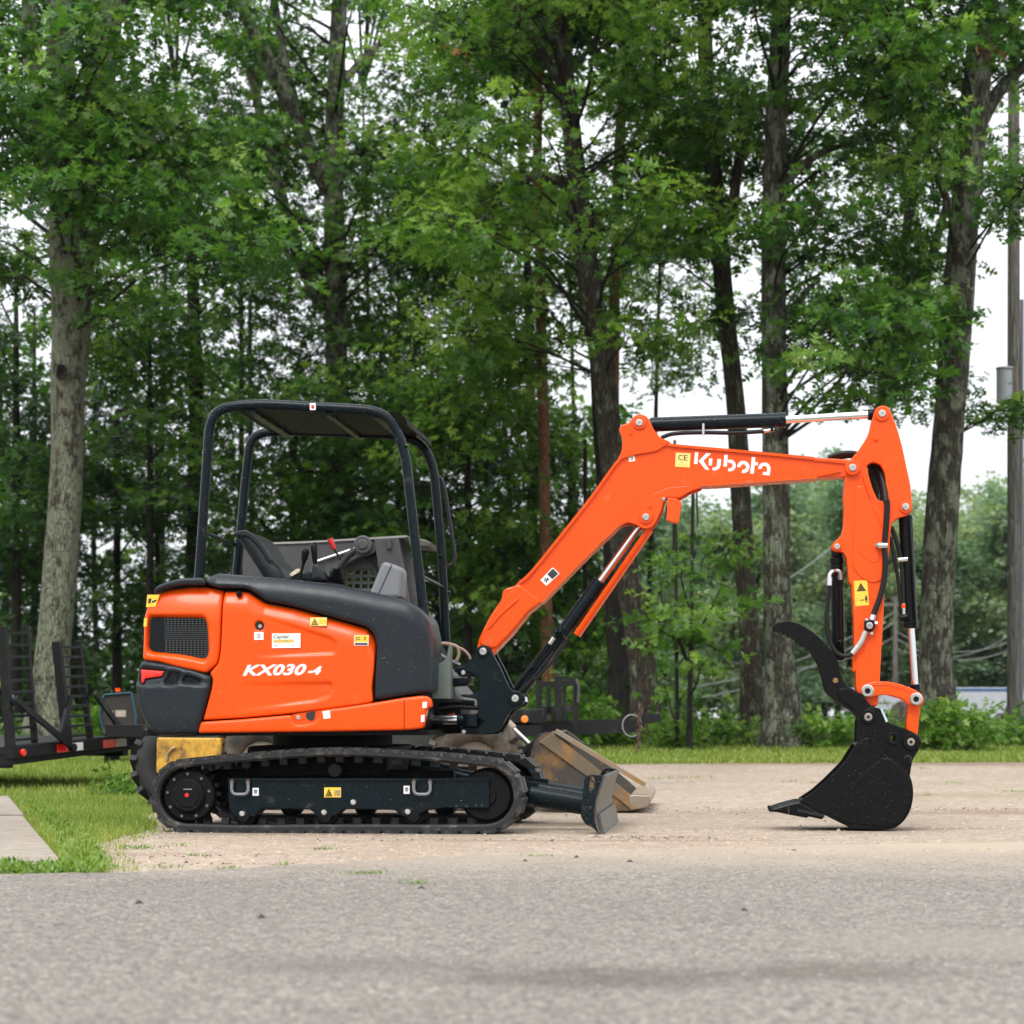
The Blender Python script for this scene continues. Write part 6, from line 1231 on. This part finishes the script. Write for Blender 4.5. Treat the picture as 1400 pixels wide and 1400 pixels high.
# ---- skid steer behind the excavator
KF = Frame(-1.0, 2.75, math.radians(5)); kl = thing('skid_steer_loader', (KF.ox, KF.oy, 0), -KF.a, 'worn grey and yellow skid steer loader parked behind the excavator, bucket on the ground', 'loader')
KL, KP = KF.L, KF.P
m = MB(); m.plate(KL(rnd([(215, 1008), (303, 1009), (303, 1040), (214, 1058)], 3, 2), -.6), -.62, -.3, .01); m.build('chassis_panel', M_YEL, kl, wn=True)
m = MB(); m.tube([KP(x, y, -.63) for x, y in ((228, 1040), (229, 1030), (236, 1023), (240, 1022))], .012, 8); m.build('tow_hook', M_RIM, kl)
m = MB(); m.plate(KL(rnd([(300, 1060), (300, 1000), (330, 862), (560, 862), (640, 960), (640, 1060)], 8, 2), -.4), -.4, .55, .03); m.build('loader_body', M_GREYP, kl, wn=True)
def tyre(px, py, v0, v1, r, par, M_TYRE=M_TYRE):
    u, z = KF.E(px, py, v0); m = MB(); a, b = v0, v1; prof = [(a + .03, r * .52), (a, r * .62), (a - .012, r * .8), (a + .03, r * .97), (a + .06, r), (b - .06, r), (b - .03, r * .97), (b + .012, r * .8), (b, r * .62), (b - .03, r * .52)]; n = 32; V = []
    for k in range(n):
        t = 2 * math.pi * k / n
        for v, q in prof: V.append((u + q * math.cos(t), v, z + q * math.sin(t)))
    kk = len(prof); m.add(V, [(k * kk + j, k * kk + j + 1, ((k + 1) % n) * kk + j + 1, ((k + 1) % n) * kk + j) for k in range(n) for j in range(kk - 1)]); ty = m.build('tyre', M_TYRE, par, smooth=50)
    m = MB()
    for k in range(18):
        t = 2 * math.pi * k / 18; e = Vector((math.cos(t), 0, math.sin(t))); c = Vector((u, 0, z)); w = (b - a) / 2
        for s_ in (0, 1): p = c + e * r; q = c + e.copy() * r; tt = Vector((-math.sin(t), 0, math.cos(t))); m.prism(p + Vector((0, a + .01 if s_ == 0 else b - .01, 0)) - tt * .05, q + Vector((0, (a + b) / 2, 0)) + tt * .05, .045, .05, e)
    m.build('tyre_tread', M_TYRE, ty, kind='stuff')
    m = MB(); m.cyl((u, a + .05, z), (u, b - .05, z), r * .54, 28, bev=.01); m.cyl((u, a + .045, z), (u, a + .02, z), r * .22, 20, bev=.01); m.build('rim', M_RIM, ty, wn=True)
KR = .33
for px, v in ((244, -.62), (352, -.62 + 1.2), (700 - 52, -.62)):
    zc_ = (1108 - 64 if v < 0 else 1046)
    u, z = KF.E(px, zc_, v); py = HY + (CH - KR) / ((CD + KF.oy - u * KF.s + v * KF.c) / F); tyre(px, py, v + (.02 if v < 0 else 0), v + .28, KR, kl, M_TYREB if px < 300 else M_TYRE)
tyre(356, HY + (CH - KR) * F / 15.0, -.58, -.3, KR + .0, kl)
m = MB(); m.plate(KL(rnd([(332, 744), (420, 741), (508, 736), (518, 748), (512, 758), (490, 763), (462, 779), (432, 792), (332, 842)], 6, 3), -.62), -.64, -.54, .01); la = m.build('lift_arm', M_GREYP, kl, wn=True)
m = MB(); m.ribbon(KL([(332, 743), (420, 740), (556, 732)], -.64), -.655, -.53, .014); m.build('arm_top_edge', mat('bare worn edge', (.3, .29, .27), .4, .4, var=.3), la)
mk = rnd([(440, 792), (470, 765), (505, 738), (554, 735), (590, 858), (430, 858)], 6, 3)
m = MB(); m.plate(KL(mk, -.5), -.52, -.5, .004, [KL(rnd([(472, 778), (514, 778), (516, 806), (470, 806)], 3, 2), -.5)]); sc_ = m.build('cab_side', M_GREYP, kl, wn=True)
m = MB()
for i in range(5): x = 473 + 10.2 * i; m.prism(KP(x, 776, -.5), KP(x, 807, -.5), .012, .02)
for j in range(4): y = 778 + 9.3 * j; m.prism(KP(470, y, -.505), KP(516, y, -.505), .012, .02)
m.build('side_mesh', M_GREYP, sc_, smooth=0)
m = MB(); m.tube([KP(*q, -.53) for q in spl([(468, 792), (472, 774), (488, 764), (506, 768), (518, 786)], 5)], .012, 8); m.build('mesh_rim', M_GREYP, sc_)
m = MB(); m.tube([KP(432, 768, -.66), KP(494, 747, -.66)], .011, 8); m.build('lock_strut', mat('galvanised rod', (.5, .5, .48), .35, .7), la)
m = MB(); c = KP(497, 745, -.64); m.cyl(c, c + Vector((0, -.04, 0)), .065, 20, bev=.008); m.cyl(c, c + Vector((0, -.055, 0)), .035, 16, bev=.006); m.build('arm_pivot', M_GREYP, la, wn=True)
m = MB(); m.plate(KL([(512, 737), (546, 735), (566, 860), (532, 860)], -.62), -.66, -.5, .01); m.cyl(KP(532, 738, -.67), KP(532, 750, -.67), .02, 10); m.build('front_upright', M_GREYP, kl, wn=True)
m = MB(); m.plate(KL([(556, 733), (582, 738), (590, 742), (588, 748), (560, 746)], -.6), -.62, -.2, .01); m.build('arm_nose', M_GREYP, kl)
decal('warning_decal', [(364, 750), (380, 750), (380, 766), (364, 766)], -.6435, la, WHITE, [(rect(.08, .5, .92, .92), 3), ([(.2, .8), (.5, .55), (.55, .65), (.3, .9)], 2)], [('ONE', .08, .1, .92, .42, 1)], KF)
for i, (a, b, c) in enumerate((((668, 985), (690, 1005), (718, 1034)), ((682, 978), (702, 997), (730, 1024)))):
    A, B, C_ = KP(*a, -.45 + .1 * i), KP(*b, -.45 + .1 * i), KP(*c, -.45 + .1 * i); m = MB(); m.cyl(A + (A - B) * .5, B, .034, 16, bev=.005); tc_ = m.build('tilt_cylinder', M_RIM, kl, wn=True); m = MB(); m.cyl(B, C_, .019, 14); m.build('rod', CHROME, tc_)
m = MB(); m.plate(KL([(672, 1000), (684, 998), (704, 1062), (690, 1064)], -.5), -.54, -.46, .006); m.build('lift_link', M_RIM, kl)
m = MB(); m.plate(KL(rnd([(712, 1022), (730, 1012), (736, 1004), (750, 1000), (738, 1040), (722, 1080), (700, 1060)], 3, 2), -.5), -.55, -.35, .008); m.cyl(KP(714, 1026, -.5), KP(714, 1026, -.57), .034, 16, bev=.005); m.build('bucket_coupler', M_TRAIL, kl, wn=True)
SB = -.8
bo = rnd(z3((690, 742), (722, 700), (790, 664), (832, 690), (1180, 985), (1182, 1058), (1080, 1060), (800, 1050), (735, 1000), (680, 880)), 3, 3)
m = MB(); m.plate(KL(bo, SB), SB, SB + .016, .004); kb = m.build('loader_bucket', M_BUCK, kl, wn=True)
m = MB(); m.plate(KL(bo, SB), .84, .856, .004); m.build('bucket_side', M_BUCK, kb, wn=True)
m = MB(); m.plate(KL(z3((724, 716), (792, 668), (1188, 982), (1182, 1052), (1120, 1000), (740, 726)), SB), SB - .016, SB, .005); m.build('side_rim', M_RUSTRIM, kb, wn=True)
m = MB(); m.ribbon(KL(spl(z3((790, 662), (712, 700), (682, 790), (690, 890), (735, 1000), (820, 1052), (1080, 1063), (1182, 1062)), 4), SB)[::-1], SB, .85, .014); m.build('bucket_shell', M_BUCK, kb, smooth=50)
m = MB(); q = KL(z3((788, 660), (1262, 934)), SB); 
V = [Vector((q[0][0], SB - .02, q[0][1])), Vector((q[1][0], SB - .02, q[1][1])), Vector((q[1][0], SB + .05, q[1][1] + .02)), Vector((q[0][0], SB + .05, q[0][1] + .02))]
m.prism(V[0] + Vector((.03, .03, 0)), V[1] + Vector((0, .03, 0)), .09, .03); m.build('side_cutter', M_RIM, kb)
m = MB(); m.plate(KL(rnd(z3((1178, 990), (1192, 980), (1282, 984), (1291, 1010), (1272, 1048), (1182, 1062)), 2.5, 3), SB), SB - .02, .86, .01); m.build('cutting_edge', M_RIM, kb, wn=True)

# ---- trailer with folded ramps at the left
A0_, B0_ = W(16, 1028, 18.0), W(186, 1012, 19.5); ax = (B0_ - A0_); tw = math.hypot(ax.x, ax.y); yaw = math.atan2(ax.y, ax.x)
tl_ = thing('flatbed_trailer', (A0_.x, A0_.y, 0), yaw, 'black flatbed trailer with two ladder ramps folded upright at its rear, left of the excavator', 'trailer'); tl_.rotation_euler = (0, -math.atan2(ax.z, tw), yaw)
za = A0_.z - .06
m = MB(); m.box((-.03, -.06, za), (tw, .05, za + .12), .012); bmp = m.build('rear_bumper', M_TRAIL, tl_, wn=True)
m = MB(); m.plate([(0, za - .05), (tw, za - .02), (tw, za + .01), (0, za + .01)], -.02, .3, .004); m.build('under_skirt', M_TRAIL, tl_)
m = MB(); m.box((0, .06, za + .04), (tw, 5.2, za + .1)); dk = m.build('deck', M_TRAIL, tl_)
for x in (.02, tw - .1): m = MB(); m.box((x, .06, za - .08), (x + .08, 5.4, za + .035)); m.build('frame_rail', M_TRAIL, tl_)
for x0_, x1_, M_ in ((.53, .72, REDL), (.725, .88, WHITE), (1.16, 1.34, REDL), (1.345, 1.49, WHITE)): 
    m = MB(); m.box((x0_, -.064, za + .022), (x1_, -.0605, za + .092)); m.build('reflective_tape', M_, bmp)
for x in (.08, tw - .05): m = MB(); m.cyl((x, -.055, za + .05), (x, -.085, za + .05), .032, 16, bev=.006); m.build('tail_light', REDL, bmp, wn=True)
def ramp(x, h, lean):
    w = .31; m = MB(); top = Vector((x - lean, -.02, za + .1 + h)); bot = Vector((x, -.02, za + .1)); r_ = None
    m.prism(bot, top, .085, .04, Vector((1, 0, 0)))
    rp = m.build('ramp', M_TRAIL, tl_); m = MB(); m.prism(bot + Vector((w, 0, 0)), top + Vector((w - .02, 0, 0)), .055, .03, Vector((1, 0, 0))); m.build('ramp_rail', M_TRAIL, rp)
    for i in range(10):
        t = (i + .6) / 10.2; a = bot.lerp(top, t); m = MB(); m.prism(a + Vector((.0, -.01, 0)), a + Vector((w, -.01, 0)), .05, .022); m.build('rung', M_TRAIL, rp)
    return rp
r1_ = ramp(-.02, 1.02, .05); r2_ = ramp(.72, .88, .1)
m = MB(); m.box((-.045, -.052, za + .42), (.0, -.047, za + .54)); m.build('white_decal', WHITE, r1_)
m = MB(); m.prism((-.04, -.12, za + .5), (.66, -.12, za + .06), .03, .05); m.cyl((-.04, -.1, za + .5), (-.04, -.15, za + .5), .035, 12); m.cyl((.66, -.1, za + .06), (.66, -.15, za + .06), .035, 12); m.build('ramp_strut', M_TRAIL, tl_)
m = MB(); m.prism((1.02, -.1, za + .52), (1.5, -.06, za + .1), .03, .05); m.prism((.74, -.06, za + .5), (.56, -.06, za + .1), .03, .05); m.build('ramp_strut', M_TRAIL, tl_)
for y in (2.4, 3.4):
    m = MB(); m.cyl((.06, y, .36), (-.16, y, .36), .34, 24, bev=.05); m.build('wheel', M_TYRE, tl_, wn=True)
# ---- second trailer: only its front shows under the boom
PF = Frame(-.2, 6.6, math.radians(-6)); t2 = thing('equipment_trailer', (PF.ox, PF.oy, 0), -PF.a, 'black equipment trailer behind the loader, tongue with chain pointing right', 'trailer')
PP = PF.P; PLm = PF.L
m = MB(); m.plate(PLm(z3((560, 552), (748, 548), (752, 622), (560, 620)), -.9), -.92, .9, .01); db = m.build('deck_front', M_TRAIL, t2, wn=True)
m = MB(); c = PP(*z3((652, 602))[0], -.92); m.cyl(c, c + Vector((0, -.03, 0)), .032, 18, bev=.008); m.build('marker_light', mat('amber lens', (.9, .22, .01), .2, coat=.5), db, wn=True)
m = MB(); m.box((-3.4, -.9, .5), (PP(740, 980, -.9).x, .9, .6)); m.build('deck', M_TRAIL, t2)
m = MB(); m.prism(PP(*z3((560, 655))[0], -.1), PP(*z3((1225, 632))[0], -.1), .1, .13); tg = m.build('tongue', M_TRAIL, t2)
m = MB(); m.prism(PP(*z3((1222, 612))[0], -.1), PP(*z3((1335, 590))[0], -.1), .12, .07); m.cyl(PP(*z3((1300, 590))[0], -.1), PP(*z3((1302, 576))[0], -.1), .05, 14); m.prism(PP(*z3((1235, 560))[0], -.1), PP(*z3((1238, 640))[0], -.1), .06, .06); m.build('coupler', M_TRAIL, t2)
m = MB(); m.tube([PP(x, y, -.16) for x, y in [(864 + 13 * math.cos(t / 24 * 6.28), 992 + 15 * math.sin(t / 24 * 6.28)) for t in range(25)]], .007, 6); m.build('safety_cable', mat('grey cable', (.2, .2, .2), .5), t2)
def chain(par, p0, p1, n, slack=.0):
    me_ = None
    for i in range(n):
        t = (i + .5) / n; p = Vector(p0).lerp(Vector(p1), t) + Vector((.012 * math.sin(i * 1.7), 0, 0)); m = MB(); R_ = Matrix.Rotation(math.radians(20 + 90 * (i % 2)), 4, 'Z')
        if me_ is None:
            m.tube([(.014 * math.cos(k / 10 * 6.28), 0, .03 * math.sin(k / 10 * 6.28)) for k in range(11)], .006, 5); o = m.build('chain_link', bpy.data.materials['rusty bolt'], par); me_ = o.data
        else: o = link('chain_link', me_, par)
        o.matrix_local = Matrix.Translation(p) @ R_
a, b = PP(876, 965, -.2), PP(872, 1027, -.2); chain(t2, a, b, 11)
rk = []
for x, y0, y1, w in ((737, 930, 983, .05), (750, 940, 985, .04), (763, 925, 985, .06), (772, 930, 985, .03), (787, 928, 985, .045)):
    m = MB(); m.prism(PP(x, y1, -.3), PP(x, y0, -.3), w, w); m.build('rack_post', M_TRAIL, t2)
for a, b, w in (((735, 936), (787, 934), .05), ((763, 926), (788, 929), .03), ((737, 972), (788, 968), .06)): m = MB(); m.prism(PP(*a, -.3), PP(*b, -.3), .04, w); m.build('rack_rail', M_TRAIL, t2)
m = MB(); m.box(tuple(PP(741, 985, -.2)), tuple(PP(752, 966, -.2) + Vector((0, .3, 0)))); m.build('jack_box', M_GREYP, t2)
m = MB(); m.tube([PP(x, y, -.36) for x, y in ((788, 928), (791, 938), (790, 960))], .012, 8); m.build('jack_handle', M_GREYP, t2)
# ---- teal framed cabinet behind the trailer
QF = Frame(*W(160, 980, 23)[:2], math.radians(0)); qc = thing('machine_cabinet', (QF.ox, QF.oy, 0), 0, 'dark machine cabinet with a teal frame and an orange base strip behind the trailer bumper', 'machine')
Q = QF.L
fo = [(136, 976), (142, 949), (180, 946), (187, 980), (186, 1004), (142, 1004)]; fi = inset(ccw(Q(rnd(fo, 1, 1), 0)), .013)
m = MB(); m.plate(Q(rnd(fo, 1, 1), 0), -.03, .03, .006, [fi]); m.build('teal_frame', mat('teal paint', (.008, .085, .125), .5), qc, wn=True)
m = MB(); m.plate(fi, .0, .7, .004); m.build('dark_panel', mat('dark brown panel', (.02, .015, .011), .6, var=.5), qc)
m = MB(); m.plate(Q([(144, 996), (185, 994), (185, 1001), (144, 1002)], 0), -.04, -.001, .003); m.build('orange_strip', ORANGE, qc)
for q in ([(147, 972), (155, 972), (155, 976), (147, 976)], [(158, 971), (172, 971), (172, 980), (158, 980)]): m = MB(); m.plate(Q(q, 0), -.006, -.001, 0); m.build('label_plate', mat('beige label', (.35, .3, .26), .6) if 'beige label' not in bpy.data.materials else bpy.data.materials['beige label'], qc)
m = MB(); m.plate(Q([(158, 941), (164, 941), (164, 946), (158, 946)], 0), -.02, .06, .004); m.build('orange_knob', ORANGE, qc)
for sx_ in (146, 182): m = MB(); u, z = QF.E(sx_, 1004, 0); m.box((u - .03, .0, -.0 + zt(QF.oy)), (u + .03, .6, z)); m.build('leg', DARKIN, qc)
# ================================================================== POLES, WIRES, THE FAR VAN
M_WOOD = bark('weathered pole wood', (.12, .11, .095), (.21, .195, .17), (.2, .21, .18), .3, 12, 8)
def pole(label, px, d, wt, wb, ytop):
    b = W(px, 990, d); root = thing('utility_pole', (b.x, b.y, zt(b.y)), 0, label, 'utility pole'); h = CH - (ytop - HY) / F * d
    m = MB(); m.tube([(0, 0, -.05), (0, 0, h / 2), (0, 0, h)], [wb / 2 * d / F, (wb + wt) / 4 * d / F, wt / 2 * d / F], 18); m.build('pole_shaft', M_WOOD, root); return root, h
p1, h1_ = pole('tall weathered utility pole with a grey transformer at the right edge of the photo', 1386, 33, 15, 19, -60)
m = MB(); c = W(1373, 528, 33) - p1.location; m.cyl((c.x, -.02, c.z - .27), (c.x, -.02, c.z + .25), .125, 20, bev=.02); m.cyl((c.x, -.02, c.z + .25), (c.x, -.02, c.z + .29), .135, 20, bev=.01); tr_ = m.build('transformer', mat('grey transformer can', (.3, .33, .35), .45), p1, wn=True)
m = MB(); m.prism((c.x + .1, 0, c.z + .12), (0, 0, c.z + .12), .05, .05); m.prism((c.x + .1, 0, c.z - .16), (0, 0, c.z - .16), .05, .05); m.build('bracket', M_GREYP, p1)
m = MB(); m.tube([(.12, -.02, .1), (.125, -.02, h1_ * .55)], .03, 8); m.build('conduit', CONS, p1)
p2, h2_ = pole('thin far utility pole seen right of the dipper arm', 1224, 62, 6.5, 7.5, 828)
m = MB(); m.prism((-.5, 0, h2_ - .25), (.5, 0, h2_ - .25), .1, .1); m.build('cross_arm', M_WOOD, p2)
Mw = mat('grey cable', (.2, .2, .2), .5) if 'grey cable' not in bpy.data.materials else bpy.data.materials['grey cable']
PWL = iter(['grey wire falling from the far pole to the left, upper one, toward the boom cylinder', 'grey wire falling from the far pole to the left, lower one', 'short grey wire between the far pole and the mossy oak', 'grey wire from the far pole to the right edge, uppermost at the pole', 'grey wire from the far pole to the right edge, lower one', 'grey wire from the far pole rising toward the right utility pole', 'single grey wire rising from the low maple toward the dipper arm'])
for i, (xa, ya, xb, yb, da, db_) in enumerate(((1224, 836, 880, 945, 62, 52), (1224, 850, 880, 962, 62, 52), (1224, 870, 1000, 905, 62, 60), (1224, 862, 1390, 872, 62, 60), (1224, 872, 1390, 884, 62, 60), (1224, 886, 1390, 862, 62, 60), (905, 852, 1165, 722, 46, 60))):
    a, b = W(xa, ya, da), W(xb, yb, db_); m = MB(); m.tube([a.lerp(b, t / 12) - Vector((0, 0, .5 * 4 * (t / 12) * (1 - t / 12))) for t in range(13)], .013, 5); m.build('power_line', Mw, label=next(PWL), cat='power line', group='power lines')
VFm = Frame(*W(1225, 980, 58)[:2], 0); van = thing('white_trailer', (VFm.ox, VFm.oy, 0), 0, 'long white box trailer with a blue top stripe far beyond the bucket', 'trailer')
m = MB(); l, tp = VFm.E(1172, 941, 0), VFm.E(1420, 941, 0); m.plate(rnd([(l[0], .75), (tp[0], .75), (tp[0], l[1] + .02), (l[0], l[1] + .02)], .05, 2), 0, 2.3, .02); m.build('box_body', mat('white box panels', (.40, .42, .47), .5), van, wn=True)
m = MB(); m.box((l[0] + .02, -.012, l[1] - .08), (tp[0] - .02, -.001, l[1] + .0)); m.build('blue_stripe', mat('blue stripe', (.03, .09, .22), .5), van)
m = MB(); a = VFm.E(1200, 950, 0); m.tube([(a[0] + x, -.014, a[1] + y) for x, y in ((-.12, .0), (-.02, .06), (.06, 0), (.0, -.14), (-.14, -.2), (.1, -.2), (.34, -.19))], .022, 6); m.build('dark_marking', INKG, van)
for x in (.2, 1.0, 3.3): m = MB(); m.cyl((x, -.02, .72), (x, .25, .72), .42, 20, bev=.05); m.build('wheel', M_TYRE, van, wn=True)
# ================================================================== HAZE
HAZE_D = 0.00012
hz = MB(); hz.box((-70, -16, -1.2), (70, 125, 24)); hm = bpy.data.materials.new('damp air'); hm.use_nodes = True; ht = hm.node_tree; ht.nodes.clear()
ho = ht.nodes.new('ShaderNodeOutputMaterial'); hp = ht.nodes.new('ShaderNodeVolumePrincipled'); hp.inputs['Color'].default_value = (.93, .97, 1, 1); hp.inputs['Density'].default_value = HAZE_D; hp.inputs['Anisotropy'].default_value = .2; ht.links.new(hp.outputs[0], ho.inputs['Volume'])
hz.build('haze', hm, smooth=0, kind='stuff')
